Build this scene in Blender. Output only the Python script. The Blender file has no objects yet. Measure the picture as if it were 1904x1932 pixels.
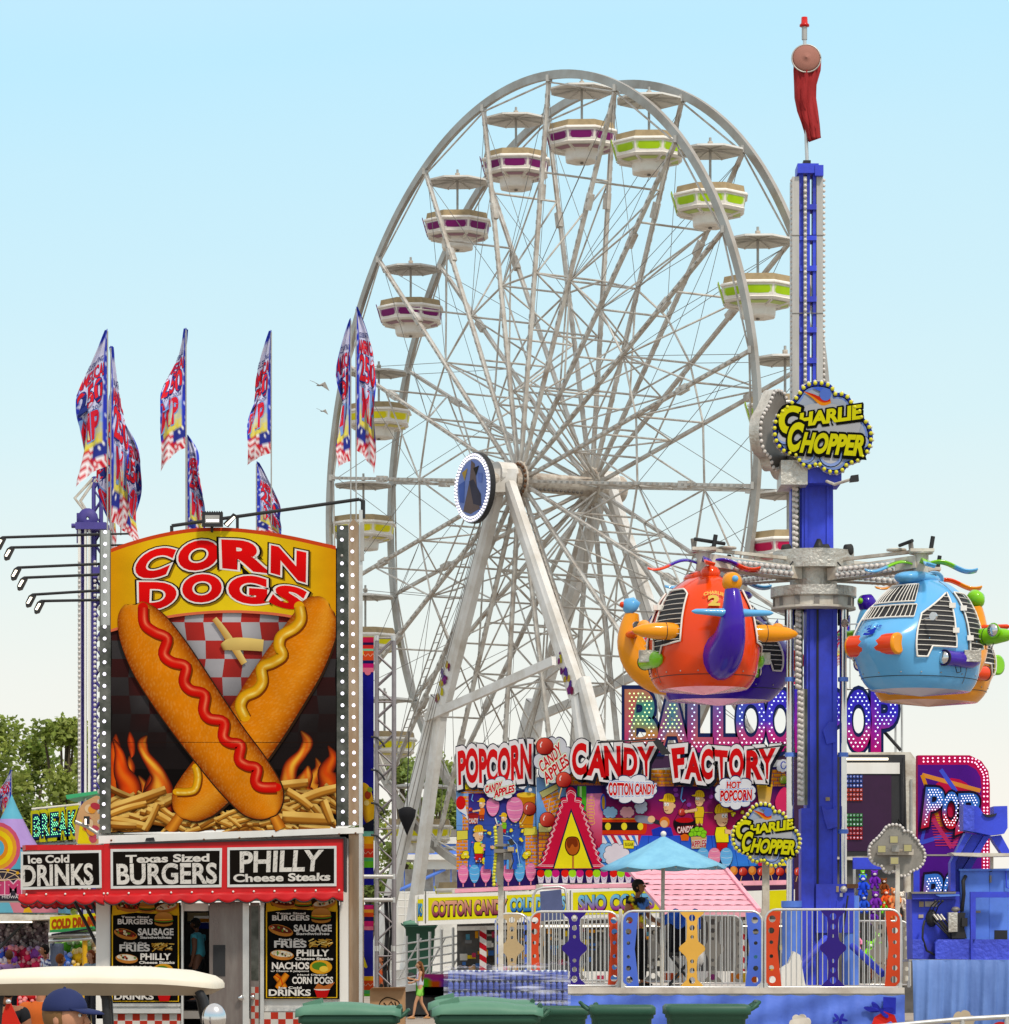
import bpy, bmesh, math, random
from mathutils import Vector, Matrix
sc = bpy.context.scene
C = sc.collection
PI = math.pi
V = Vector
# ------------------------------------------------------------------ camera
F, CX, HY, EYE = 6630.0, 952.0, 1790.0, 1.7     # focal length in picture units, centre column, horizon row, eye height
cd = bpy.data.cameras.new('camera'); cam = bpy.data.objects.new('camera', cd); C.objects.link(cam)
cam.location = (0, 0, EYE); cam.rotation_euler = (PI/2, 0, 0)
cd.sensor_width = 36; cd.sensor_fit = 'HORIZONTAL'; cd.lens = 36*F/1904.0
cd.shift_y = (HY-966.0)/1904.0; cd.clip_start = 1; cd.clip_end = 6000
sc.camera = cam
# ------------------------------------------------------------------ world and sun
SUN_EL, SUN_AZ = math.radians(52), math.radians(152)   # azimuth clockwise from +Y
w = bpy.data.worlds.new('World'); sc.world = w; w.use_nodes = True
nt = w.node_tree; nt.nodes.clear()
N = nt.nodes.new; L = nt.links.new
out = N('ShaderNodeOutputWorld'); bg = N('ShaderNodeBackground'); bg2 = N('ShaderNodeBackground'); ad = N('ShaderNodeAddShader')
sky = N('ShaderNodeTexSky'); sky.sky_type = 'NISHITA'; sky.sun_disc = False; sky.sun_elevation = SUN_EL; sky.sun_rotation = SUN_AZ
tc = N('ShaderNodeTexCoord'); sp = N('ShaderNodeSeparateXYZ'); rp = N('ShaderNodeValToRGB')
L(tc.outputs['Generated'], sp.inputs[0])
nz = N('ShaderNodeTexNoise'); nz.inputs['Scale'].default_value = 1.6; nz.inputs['Detail'].default_value = 5
mp = N('ShaderNodeMapping'); mp.inputs['Scale'].default_value = (1, 1, 3.5); L(tc.outputs['Generated'], mp.inputs[0]); L(mp.outputs[0], nz.inputs['Vector'])
ma = N('ShaderNodeMath'); ma.operation = 'MULTIPLY_ADD'; L(nz.outputs['Fac'], ma.inputs[0]); ma.inputs[1].default_value = 0.09
m2 = N('ShaderNodeMath'); m2.operation = 'SUBTRACT'; L(sp.outputs['Z'], m2.inputs[0]); m2.inputs[1].default_value = 0.045; L(m2.outputs[0], ma.inputs[2])
L(ma.outputs[0], rp.inputs[0])
cr = rp.color_ramp
stops = [(0.0, (.95, .90, .81)), (.045, (.94, .91, .835)), (.10, (.84, .90, .86)), (.16, (.69, .89, .93)), (.26, (.52, .84, 1.0)), (.40, (.72, .84, .96)), (.6, (.95, .93, .92)), (1, (.95, .93, .92))]
cr.elements[0].position = 0; cr.elements[0].color = (*stops[0][1], 1); cr.elements[1].position = 1; cr.elements[1].color = (*stops[-1][1], 1)
for p_, c_ in stops[1:-1]:
    e_ = cr.elements.new(p_); e_.color = (*c_, 1)
L(rp.outputs[0], bg.inputs[0]); bg.inputs[1].default_value = 0.80
L(sky.outputs[0], bg2.inputs[0]); bg2.inputs[1].default_value = 0.006
L(bg.outputs[0], ad.inputs[0]); L(bg2.outputs[0], ad.inputs[1]); L(ad.outputs[0], out.inputs[0])
sd = bpy.data.lights.new('sun', 'SUN'); sun = bpy.data.objects.new('sun', sd); C.objects.link(sun)
sd.energy = 2.45; sd.angle = math.radians(7); sd.color = (1, .92, .80)
dv = V((math.sin(SUN_AZ)*math.cos(SUN_EL), math.cos(SUN_AZ)*math.cos(SUN_EL), math.sin(SUN_EL)))
sun.rotation_euler = dv.to_track_quat('Z', 'Y').to_euler()
sc.view_settings.view_transform = 'Standard'; sc.view_settings.look = 'None'; sc.view_settings.gamma = 1
sc.view_settings.exposure = 0.28
# ------------------------------------------------------------------ helpers
def P(px, py, D): return V(((px-CX)/F*D, D, EYE+(HY-py)/F*D))
def lin(h):
    if not isinstance(h, str): return tuple(h)
    h = h.lstrip('#'); o = []
    for i in (0, 2, 4):
        c = int(h[i:i+2], 16)/255.; o.append(c/12.92 if c <= .04045 else ((c+.055)/1.055)**2.4)
    return tuple(o)
def mixc(a, b, t): t = max(0, min(1, t)); return tuple(x+(y-x)*t for x, y in zip(a, b))
MATS = {}
def newmat(name):
    m = bpy.data.materials.new(name); m.use_nodes = True; return m, m.node_tree, m.node_tree.nodes['Principled BSDF']
def mat(name, col, rough=.5, metal=0., dirt=.25, ds=2.0, dcol=None, bump=0., coat=0., streak=False):
    if name in MATS: return name
    m, t, b = newmat(name); c = lin(col); dc = lin(dcol) if dcol else tuple(x*.45 for x in c)
    b.inputs['Roughness'].default_value = rough; b.inputs['Metallic'].default_value = metal; b.inputs['Specular IOR Level'].default_value = .3
    if coat: b.inputs['Coat Weight'].default_value = coat; b.inputs['Coat Roughness'].default_value = .08
    tc = t.nodes.new('ShaderNodeTexCoord'); nz = t.nodes.new('ShaderNodeTexNoise'); nz.inputs['Scale'].default_value = ds; nz.inputs['Detail'].default_value = 8; nz.inputs['Roughness'].default_value = .65
    mp = t.nodes.new('ShaderNodeMapping'); t.links.new(tc.outputs['Object'], mp.inputs[0]); t.links.new(mp.outputs[0], nz.inputs['Vector'])
    if streak: mp.inputs['Scale'].default_value = (1.6, 1.6, .25)
    r = t.nodes.new('ShaderNodeValToRGB'); r.color_ramp.elements[0].position = .42; r.color_ramp.elements[1].position = .78
    r.color_ramp.elements[0].color = (*c, 1); r.color_ramp.elements[1].color = (*mixc(c, dc, dirt*2), 1)
    t.links.new(nz.outputs['Fac'], r.inputs[0]); t.links.new(r.outputs[0], b.inputs['Base Color'])
    mr = t.nodes.new('ShaderNodeMapRange'); mr.inputs['To Min'].default_value = max(.02, rough-.08); mr.inputs['To Max'].default_value = min(1, rough+.2)
    t.links.new(nz.outputs['Fac'], mr.inputs[0]); t.links.new(mr.outputs[0], b.inputs['Roughness'])
    if bump:
        bp = t.nodes.new('ShaderNodeBump'); bp.inputs['Strength'].default_value = bump; bp.inputs['Distance'].default_value = .02
        n2 = t.nodes.new('ShaderNodeTexNoise'); n2.inputs['Scale'].default_value = ds*5; n2.inputs['Detail'].default_value = 4
        t.links.new(tc.outputs['Object'], n2.inputs['Vector']); t.links.new(n2.outputs['Fac'], bp.inputs['Height']); t.links.new(bp.outputs[0], b.inputs['Normal'])
    MATS[name] = m; return name
def emit(name, col, s=1.5):
    if name in MATS: return name
    m, t, b = newmat(name); c = lin(col); b.inputs['Base Color'].default_value = (*c, 1)
    b.inputs['Emission Color'].default_value = (*c, 1); b.inputs['Emission Strength'].default_value = s; MATS[name] = m; return name
def colmat(name, rough=.35, emi=0., coat=0., k=1., dirt=.12, ds=3., spec=.2):
    m, t, b = newmat(name); at = t.nodes.new('ShaderNodeAttribute'); at.attribute_name = 'Col'
    b.inputs['Roughness'].default_value = rough; b.inputs['Specular IOR Level'].default_value = spec
    if coat: b.inputs['Coat Weight'].default_value = coat
    tc = t.nodes.new('ShaderNodeTexCoord'); nz = t.nodes.new('ShaderNodeTexNoise'); nz.inputs['Scale'].default_value = ds; nz.inputs['Detail'].default_value = 7
    t.links.new(tc.outputs['Object'], nz.inputs['Vector'])
    mr = t.nodes.new('ShaderNodeMapRange'); mr.inputs['From Min'].default_value = .3; mr.inputs['From Max'].default_value = .75; mr.inputs['To Min'].default_value = k; mr.inputs['To Max'].default_value = k*(1-dirt)
    t.links.new(nz.outputs['Fac'], mr.inputs[0])
    mx = t.nodes.new('ShaderNodeVectorMath'); mx.operation = 'SCALE'; t.links.new(at.outputs['Color'], mx.inputs[0]); t.links.new(mr.outputs[0], mx.inputs['Scale'])
    t.links.new(mx.outputs[0], b.inputs['Base Color'])
    if emi: t.links.new(at.outputs['Color'], b.inputs['Emission Color']); b.inputs['Emission Strength'].default_value = emi
    MATS[name] = m; return name
colmat('print', .45, k=.74, spec=.04, dirt=.2, ds=1.7); colmat('fabric', .8, dirt=.25); colmat('led', .4, emi=1.1); colmat('fibreglass', .2, coat=.35, dirt=.12, ds=1.2); colmat('skin', .55); colmat('paint', .42, dirt=.3, ds=1.5)
class MB:
    def __init__(s): s.v = []; s.f = []; s.m = []; s.c = []; s.s = []
    def add(s, vs, fs, m, col=None, sm=False):
        o = len(s.v); s.v.extend([tuple(v) for v in vs])
        cc = None
        if isinstance(col, str): col = lin(col)
        for f in fs:
            s.f.append([i+o for i in f]); s.m.append(m); s.s.append(sm)
            if col is None: s.c.append(None)
            elif callable(col): s.c.append([col(vs[i]) for i in f])
            else: s.c.append(col)
        return s
    def box(s, a, b, m, col=None):
        x0, x1 = sorted((a[0], b[0])); y0, y1 = sorted((a[1], b[1])); z0, z1 = sorted((a[2], b[2]))
        vs = [V(p) for p in ((x0,y0,z0),(x1,y0,z0),(x1,y1,z0),(x0,y1,z0),(x0,y0,z1),(x1,y0,z1),(x1,y1,z1),(x0,y1,z1))]
        return s.add(vs, [(0,3,2,1),(4,5,6,7),(0,1,5,4),(1,2,6,5),(2,3,7,6),(3,0,4,7)], m, col)
    def pbox(s, x0, y0, x1, y1, D, dep, m, col=None):       # front face given in picture units at depth D
        a = P(x0, y0, D); b = P(x1, y1, D); return s.box((a.x, D, a.z), (b.x, D+dep, b.z), m, col)
    def beam(s, p, q, w, h, m, col=None, up=None):
        p = V(p); q = V(q); d = (q-p)
        if d.length < 1e-6: return s
        d.normalize(); u = V(up) if up else V((0, 0, 1))
        if abs(d.dot(u)) > .98: u = V((0, 1, 0)) if not up else V((1, 0, 0))
        a = d.cross(u).normalized(); b = a.cross(d).normalized(); a *= w/2; b *= h/2
        vs = [p-a-b, p+a-b, p+a+b, p-a+b, q-a-b, q+a-b, q+a+b, q-a+b]
        return s.add(vs, [(0,3,2,1),(4,5,6,7),(0,1,5,4),(1,2,6,5),(2,3,7,6),(3,0,4,7)], m, col)
    def tube(s, pts, r, m, n=8, col=None, caps=True, sm=True):
        pts = [V(p) for p in pts]; k = len(pts)
        rs = r if isinstance(r, (list, tuple)) else [r]*k
        vs = []; pa = None
        for i, p in enumerate(pts):
            d = (pts[min(i+1, k-1)]-pts[max(i-1, 0)])
            if d.length < 1e-9: d = V((0, 0, 1))
            d.normalize()
            if pa is None:
                u = V((0, 0, 1)) if abs(d.z) < .95 else V((0, 1, 0)); a = d.cross(u).normalized()
            else:
                a = (pa-d*pa.dot(d)); a = a.normalized() if a.length > 1e-6 else d.orthogonal().normalized()
            pa = a; b = d.cross(a)
            rr = rs[i]; ra, rb = rr if isinstance(rr, tuple) else (rr, rr)
            for j in range(n):
                t = 2*PI*j/n; vs.append(p+a*math.cos(t)*ra+b*math.sin(t)*rb)
        fs = [(i*n+j, i*n+(j+1) % n, (i+1)*n+(j+1) % n, (i+1)*n+j) for i in range(k-1) for j in range(n)]
        s.add(vs, fs, m, col, sm)
        if caps: s.add(vs[:n], [tuple(reversed(range(n)))], m, col); s.add(vs[-n:], [tuple(range(n))], m, col)
        return s
    def prism(s, pts, y0, y1, m, col=None, side=None, sidecol=None):   # polygon of (x,z) in metres, extruded from y0 (front) to y1
        n = len(pts)
        A = sum(pts[i][0]*pts[(i+1) % n][1]-pts[(i+1) % n][0]*pts[i][1] for i in range(n))
        if A < 0: pts = pts[::-1]
        vs = [V((x, y0, z)) for x, z in pts]+[V((x, y1, z)) for x, z in pts]
        s.add(vs, [tuple(range(n))], m, col); s.add(vs, [tuple(reversed(range(n, 2*n)))]+[(i, i+n, (i+1) % n+n, (i+1) % n) for i in range(n)], side or m, sidecol if sidecol is not None else col)
        return s
    def pprism(s, pts, D, dep, m, col=None, **k):
        q = [P(x, y, D) for x, y in pts]; return s.prism([(v.x, v.z) for v in q], D, D+dep, m, col, **k)
    def ball(s, c, r, m, col=None, nu=14, nv=8, rot=None, fn=None):
        c = V(c); r = V(r) if isinstance(r, (tuple, list, Vector)) else V((r, r, r)); vs = []
        for i in range(nv+1):
            th = PI*i/nv
            for j in range(nu):
                ph = 2*PI*j/nu; d = V((math.sin(th)*math.cos(ph), math.sin(th)*math.sin(ph), math.cos(th)))
                q = V((d.x*r.x, d.y*r.y, d.z*r.z))
                if fn: q = fn(q, d)
                vs.append(c+(rot @ q if rot else q))
        fs = [(i*nu+j, (i+1)*nu+j, (i+1)*nu+(j+1) % nu, i*nu+(j+1) % nu) for i in range(nv) for j in range(nu)]
        return s.add(vs, fs, m, col, True)
    def lathe(s, prof, c, m, n=20, col=None, rot=None, sm=True, ph0=0., skip=()):   # prof of (r,z)
        c = V(c); vs = []
        for r, z in prof:
            for j in range(n):
                t = 2*PI*j/n+ph0; q = V((r*math.cos(t), r*math.sin(t), z)); vs.append(c+(rot @ q if rot else q))
        fs = [(i*n+j, i*n+(j+1) % n, (i+1)*n+(j+1) % n, (i+1)*n+j) for i in range(len(prof)-1) for j in range(n) if j not in skip]
        return s.add(vs, fs, m, col, sm)
    def grid(s, rows, m, col=None, sm=True, colf=None):     # rows: list of lists of points; colf(i,j)
        nr, nc = len(rows), len(rows[0]); o = len(s.v); s.v.extend([tuple(p) for r in rows for p in r])
        cs = [[colf(i, j) for j in range(nc)] for i in range(nr)] if colf else None
        for i in range(nr-1):
            for j in range(nc-1):
                s.f.append([o+i*nc+j, o+i*nc+j+1, o+(i+1)*nc+j+1, o+(i+1)*nc+j]); s.m.append(m); s.s.append(sm)
                s.c.append([cs[i][j], cs[i][j+1], cs[i+1][j+1], cs[i+1][j]] if cs else (lin(col) if isinstance(col, str) else col))
        return s
    def build(s, name, parent=None, org=None, thick=0.):
        me = bpy.data.meshes.new(name); o_ = V((0, 0, 0))
        if parent is not None:
            q = parent
            while q is not None: o_ += q.location; q = q.parent
        elif org is not None: o_ = V(org)
        me.from_pydata([(x-o_.x, y-o_.y, z-o_.z) for x, y, z in s.v], [], s.f)
        names = []
        for m in s.m:
            if m not in names: names.append(m)
        for n_ in names: me.materials.append(MATS[n_])
        idx = {n_: i for i, n_ in enumerate(names)}
        me.polygons.foreach_set('material_index', [idx[m] for m in s.m]); me.polygons.foreach_set('use_smooth', s.s)
        if any(c is not None for c in s.c):
            at = me.color_attributes.new('Col', 'FLOAT_COLOR', 'CORNER'); buf = []
            for f, c in zip(s.f, s.c):
                if c is None: buf += [1, 1, 1, 1]*len(f)
                elif isinstance(c, list):
                    for q in c: buf += [q[0], q[1], q[2], 1]
                else: buf += [c[0], c[1], c[2], 1]*len(f)
            at.data.foreach_set('color', buf)
        me.validate(); me.update()
        o = bpy.data.objects.new(name, me); C.objects.link(o)
        if parent is not None: o.parent = parent
        elif org is not None: o.location = org
        if thick:
            md = o.modifiers.new('s', 'SOLIDIFY'); md.thickness = thick
        return o
def tag(o, label=None, cat=None, group=None, kind=None):
    if label: o['label'] = label
    if cat: o['category'] = cat
    if group: o['group'] = group
    if kind: o['kind'] = kind
    return o
def thing(name, loc, label, cat, group=None):
    o = bpy.data.objects.new(name, None); C.objects.link(o); o.location = loc; o.empty_display_size = .2
    return tag(o, label, cat, group)
def dup(root, loc, rz=None, label=None, group=None):
    def cp(o, par):
        c = o.copy(); C.objects.link(c); c.parent = par
        for ch in [x for x in kids.get(o.name, [])]: cp(ch, c)
        return c
    kids = {}
    for x in C.objects:
        if x.parent: kids.setdefault(x.parent.name, []).append(x)
    r = cp(root, None); r.location = loc
    if rz is not None: r.rotation_euler = (0, 0, rz)
    if label: r['label'] = label
    if group: r['group'] = group
    return r
# ------------------------------------------------------------------ lettering and printed artwork
_gc = {}; _gp = {}
def glyphs(t, off=0., shear=0., res=5, space=1.0):
    k = (t, off, shear, space)
    if k in _gc: return _gc[k]
    cu = bpy.data.curves.new('t', 'FONT'); cu.body = t; cu.size = 1; cu.offset = off; cu.shear = shear; cu.resolution_u = res; cu.space_character = space
    o = bpy.data.objects.new('t', cu); C.objects.link(o); dg = bpy.context.evaluated_depsgraph_get(); me = o.evaluated_get(dg).to_mesh()
    vs = [(v.co.x, v.co.y) for v in me.vertices]; fs = [tuple(p.vertices) for p in me.polygons]
    o.evaluated_get(dg).to_mesh_clear(); bpy.data.objects.remove(o); bpy.data.curves.remove(cu)
    par = list(range(len(vs)))
    def fd(a):
        while par[a] != a: par[a] = par[par[a]]; a = par[a]
        return a
    for f in fs:
        for i_ in f[1:]: par[fd(i_)] = fd(f[0])
    roots = {}
    for i_ in range(len(vs)): roots.setdefault(fd(i_), len(roots))
    _gp[k] = [roots[fd(i_)] for i_ in range(len(vs))]
    _gc[k] = (vs, fs); return _gc[k]
def tbox(t, shear=0., space=1.0):
    vs, _ = glyphs(t, 0., shear, 5, space); xs = [v[0] for v in vs]; ys = [v[1] for v in vs]
    return min(xs), max(xs), min(ys), max(ys)
def smooth(pts, n=6, closed=True):
    k = len(pts); o = []
    rng = range(k) if closed else range(k-1)
    for i in rng:
        if closed: a, b, c, d = (V(pts[(i+j) % k]) for j in (-1, 0, 1, 2))
        else: a, b, c, d = (V(pts[min(max(i+j, 0), k-1)]) for j in (-1, 0, 1, 2))
        for s_ in range(n):
            t = s_/n; q = .5*((2*b)+(c-a)*t+(2*a-5*b+4*c-d)*t*t+(3*b-a-3*c+d)*t**3); o.append(tuple(q))
    if not closed: o.append(tuple(pts[-1]))
    return o
def blob(cx, cy, rx, ry, n=24, rot=0):
    return [(cx+rx*math.cos(2*PI*i/n)*math.cos(rot)-ry*math.sin(2*PI*i/n)*math.sin(rot), cy+rx*math.cos(2*PI*i/n)*math.sin(rot)+ry*math.sin(2*PI*i/n)*math.cos(rot)) for i in range(n)]
def cloud(cx, cy, rx, ry, k=9, amp=.16, n=8, seed=0):
    R = random.Random(seed); o = []
    ph = [2*PI*(i+R.uniform(-.15, .15))/k for i in range(k)]
    for i in range(k):
        a = ph[i]; b = ph[(i+1) % k]+(2*PI if i == k-1 else 0); m_ = (a+b)/2; p = V((cx+rx*.86*math.cos(a), cy+ry*.86*math.sin(a))); q = V((cx+rx*.86*math.cos(b), cy+ry*.86*math.sin(b)))
        c = (p+q)/2; h = (q-p)/2; o_ = V((math.cos(m_)*rx, math.sin(m_)*ry)).normalized()*h.length*.75
        for j in range(n):
            t = PI*j/n; o.append(tuple(c-h*math.cos(t)+o_*math.sin(t)))
    return o
class Art(MB):
    """printed artwork: thin layers on one flat sign; coordinates in picture units at depth D"""
    def __init__(s, D, m='print', eps=.0012):
        super().__init__(); s.D = D; s.d = D; s.m0 = m; s.eps = eps; s.clip = None
    def Q(s, x, y):
        if s.clip: x = max(s.clip[0], min(s.clip[1], x)); y = min(s.clip[2], y)
        a = P(x, y, s.D); return V((a.x, s.d, a.z))
    def up(s, k=1): s.d -= s.eps*k
    def poly(s, pts, col, m=None, lift=True):
        if lift: s.up()
        A = sum(pts[i][0]*pts[(i+1) % len(pts)][1]-pts[(i+1) % len(pts)][0]*pts[i][1] for i in range(len(pts)))
        if A > 0: pts = pts[::-1]
        q = [s.Q(x, y) for x, y in pts]
        c = col
        if callable(col): cc = [col(x, y) for x, y in pts]; s.add(q, [tuple(range(len(q)))], m or s.m0, (0, 0, 0)); s.c[-1] = cc
        else: s.add(q, [tuple(range(len(q)))], m or s.m0, c)
        return s
    def rect(s, x0, y0, x1, y1, col, m=None, lift=True): return s.poly([(x0, y0), (x1, y0), (x1, y1), (x0, y1)], col, m, lift)
    def disc(s, cx, cy, rx, ry, col, m=None, n=20, lift=True, rot=0): return s.poly(blob(cx, cy, rx, ry, n, rot), col, m, lift)
    def line(s, pts, w, col, m=None, lift=True, closed=False):
        if lift: s.up()
        k = len(pts); rows = []
        for i in range(k):
            if closed: a = V(pts[i-1]); b = V(pts[(i+1) % k])
            else: a = V(pts[max(i-1, 0)]); b = V(pts[min(i+1, k-1)])
            d = (b-a); d = d.normalized() if d.length > 1e-9 else V((1, 0)); nrm = V((-d.y, d.x))*w/2; p = V(pts[i])
            rows.append([s.Q(*(p+nrm)), s.Q(*(p-nrm))])
        if closed: rows.append(rows[0])
        s.grid(rows, m or s.m0, col, False); return s
    def ribbon(s, cl, colf, nu=8, sub=5, m=None, lift=True):    # cl: (x,y,halfwidth); colf(t along, u across -1..1)
        if lift: s.up()
        q = smooth([V((a, b, c)) for a, b, c in cl], sub, False); k = len(q); rows = []
        for i in range(k):
            a = V(q[max(i-1, 0)][:2]); b = V(q[min(i+1, k-1)][:2]); d = (b-a).normalized(); nr = V((-d.y, d.x)); p = V(q[i][:2])
            rows.append([s.Q(*(p+nr*q[i][2]*(2*j/nu-1))) for j in range(nu+1)])
        s.grid(rows, m or s.m0, None, False, lambda i, j: colf(i/(k-1), 2*j/nu-1)); return s
    def outl(s, pts, w, col, fill):            # filled outline: border then fill
        s.poly(pts, fill); s.line(pts, w, col, closed=True)
    def text(s, t, quad, col, off=0., bold=0., shear=0., m=None, lift=True, warp=None, space=1.0, shift=(0, 0)):
        """quad: TL,TR,BR,BL picture points (or x0,y0,x1,y1)"""
        if not isinstance(quad[0], (tuple, list)): x0, y0, x1, y1 = quad; quad = [(x0, y0), (x1, y0), (x1, y1), (x0, y1)]
        if lift: s.up()
        bx = tbox(t, shear, space); vs, fs = glyphs(t, off+bold, shear, 5, space); q = []; TL, TR, BR, BL = [V(p) for p in quad]
        uvs = []; cp = _gp[(t, off+bold, shear, space)]
        for (x, y), ci in zip(vs, cp):
            u = (x-bx[0])/(bx[1]-bx[0]); v = (y-bx[2])/(bx[3]-bx[2])
            if warp: u, v = warp(u, v)
            p = BL*(1-u)*(1-v)+BR*u*(1-v)+TL*(1-u)*v+TR*u*v+V(shift); q.append(s.Q(p.x, p.y)-V((0, (ci % 5)*s.eps*.18, 0))); uvs.append((u, v))
        if callable(col):
            o = len(s.v); s.v.extend([tuple(p) for p in q])
            for f in fs: s.f.append([o+i for i in f]); s.m.append(m or s.m0); s.s.append(False); s.c.append([col(*uvs[i]) for i in f])
        else: s.add(q, fs, m or s.m0, col)
        return s
    def word(s, t, quad, col, outs=(), bold=.02, shear=0., warp=None, m=None, space=1.0, sh=None):
        """letters with outlines; outs = [(offset,col),...] widest first; sh=(dx,dy,col) drop shadow printed on the sign"""
        if sh: s.text(t, quad, sh[2], (outs[0][0] if outs else 0), bold, shear, m, warp=warp, space=space, shift=sh[:2])
        for o, c in outs: s.text(t, quad, c, o, bold, shear, m, warp=warp, space=space)
        s.text(t, quad, col, 0, bold, shear, m, warp=warp, space=space)
def arc(h, base=0.): return lambda u, v: (u, v+h*(1-(2*u-1)**2)+base)
def inside_tris(vs, fs):
    T = []
    for f in fs:
        for i in range(1, len(f)-1): T.append((vs[f[0]], vs[f[i]], vs[f[i+1]]))
    def ins(x, y):
        for a, b, c in T:
            if x < min(a[0], b[0], c[0]) or x > max(a[0], b[0], c[0]) or y < min(a[1], b[1], c[1]) or y > max(a[1], b[1], c[1]): continue
            d1 = (x-b[0])*(a[1]-b[1])-(a[0]-b[0])*(y-b[1]); d2 = (x-c[0])*(b[1]-c[1])-(b[0]-c[0])*(y-c[1]); d3 = (x-a[0])*(c[1]-a[1])-(c[0]-a[0])*(y-a[1])
            if not ((d1 < 0 or d2 < 0 or d3 < 0) and (d1 > 0 or d2 > 0 or d3 > 0)): return True
        return False
    return ins
mat('steel_white', (.57, .55, .51), .45, 0, .45, 1.6, (.22, .14, .08)); mat('steel_dark', (.23, .21, .19), .45, .3, .3, 2)
mat('steel_grey', (.42, .40, .37), .35, .5, .3, 2); mat('aluminium', (.62, .61, .59), .3, .7, .2, 3); mat('chrome', (.7, .7, .7), .12, 1, .1, 3)
mat('black', (.02, .02, .022), .45, 0, .2); mat('white_panel', (.72, .71, .68), .4, 0, .15, 1, (.45, .38, .28), streak=True)
mat('red_gloss', (.50, .006, .009), .35, 0, .2, 2); mat('blue_paint', (.04, .068, .64), .4, 0, .5, 1.3, (.03, .03, .22), bump=.3); mat('rubber', (.03, .03, .03), .7)
mat('lightblue_paint', (.10, .22, .72), .4, 0, .35, 1.5); mat('rust', (.14, .065, .03), .8, 0, .4, 6)
emit('bulb', '#f4f0ff', 1.1); emit('warm_lamp', '#fff2d8', 2.0)
# ------------------------------------------------------------------ setting: ground
g = MB(); mat('asphalt', (.34, .29, .24), .9, 0, .35, .6, (.12, .10, .085), bump=.4); g.add([V((-900, 5, 0)), V((900, 5, 0)), V((900, 2500, 0)), V((-900, 2500, 0))], [(0, 1, 2, 3)], 'asphalt')
tag(g.build('ground', org=(0, 0, 0)), kind='structure')
# ------------------------------------------------------------------ ferris wheel
WD, WA, WR, WW = 130.0, math.radians(58.1), 14.55, 2.86
hub = P(1048.6, 913.5, WD); AX = V((math.sin(WA), math.cos(WA), 0)); UX = V((math.cos(WA), -math.sin(WA), 0)); UZ = V((0, 0, 1)); PH0 = math.radians(-83)
WT = thing('ferris_wheel', (hub.x, hub.y, 0), 'giant white ferris wheel with two steel rims standing behind the candy stand', 'ferris wheel')
def wp(i, r, off): t = PH0+math.radians(18)*i; return hub+AX*off+UX*(r*math.sin(t))+UZ*(r*math.cos(t))
mat('rim_steel', (.40, .38, .35), .38, .5, .35, .8, (.20, .16, .12))
for sgn in (-1, 1):
    o = sgn*WW/2; b = MB(); n = 200; sec = [(-.15, -.05), (-.15, .05), (-.10, .05), (-.08, .02), (.08, .02), (.10, .05), (.15, .05), (.15, -.05)]
    rows = [[wp(20*k/n, WR+.12+dr, o+da*1.6) for dr, da in sec+sec[:1]] for k in range(n+1)]
    b.grid(rows, 'rim_steel', None, False); b.build('rim', WT)
    b = MB()
    for i in range(20): b.tube([wp(i, WR-.12, o), wp(i+1, WR-.12, o)], .035, 'steel_white', 6)
    b.build('light_ring', WT); b = MB()
    for i in range(20): b.tube([wp(i, WR*.52, o), wp(i+1, WR*.52, o)], .04, 'steel_white', 6)
    b.build('tie_ring', WT)
    for i in range(20):
        b = MB(); a = wp(i, .55, o*1.1); z = wp(i, WR, o); b.beam(a, z, .11, .15, 'steel_white', up=AX)
        for k in range(34):          # light sockets along the spoke
            p = a.lerp(z, .06+k*.027); q = a.lerp(z, .06+k*.027+.010); b.beam(p-AX*sgn*-.08, q-AX*sgn*-.08, .06, .05, 'steel_grey', up=AX)
        p = wp(i, WR*.70, o); q = wp(i, WR*.74, o); b.beam(p, q, .24, .2, 'steel_white', up=AX)
        b.box(z-V((.12, .12, .12)), z+V((.12, .12, .12)), 'steel_grey'); b.build('spoke', WT)
br = MB(); cb = MB()
for i in range(20):
    for r in (.24, .38, .52, .77): br.tube([wp(i, WR*r, -WW/2), wp(i, WR*r, WW/2)], .04, 'steel_white', 6)
    br.tube([wp(i, WR*.52, -WW/2), wp(i, WR*.77, WW/2)], .035, 'steel_white', 6); br.tube([wp(i, WR*.38, WW/2), wp(i, WR*.52, -WW/2)], .035, 'steel_white', 6)
    br.tube([wp(i, WR*.38, WW/2), wp(i, WR*.24, -WW/2)], .035, 'steel_white', 6); br.tube([wp(i, .6, WW/2), wp(i, WR*.24, -WW/2)], .035, 'steel_white', 6)
    if i % 2 == 0:
        for o in (-WW/2, WW/2):
            br.tube([wp(i, WR*.52, o), wp(i+1, WR*.77, o)], .035, 'steel_white', 6); br.tube([wp(i, WR*.52, o), wp(i+1, WR*.28, o)], .035, 'steel_white', 6); br.tube([wp(i, WR*.52, o), wp(i-1, WR*.28, o)], .035, 'steel_white', 6)
    for o in (-WW/2, WW/2):
        cb.tube([wp(i, WR*.97, o), wp(i+1, WR*.52, o)], .012, 'steel_dark', 5); cb.tube([wp(i+1, WR*.97, o), wp(i, WR*.52, o)], .012, 'steel_dark', 5)
    cb.tube([wp(i, WR*.97, WW/2), wp(i, WR*.52, -WW/2)], .012, 'steel_dark', 5)
br.build('cross_brace', WT); cb.build('cable_bracing', WT)
rotA = AX.to_track_quat('Z', 'Y').to_matrix()
b = MB(); mat('rusty_white', (.55, .50, .43), .55, 0, .6, 3, (.16, .08, .04))
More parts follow.
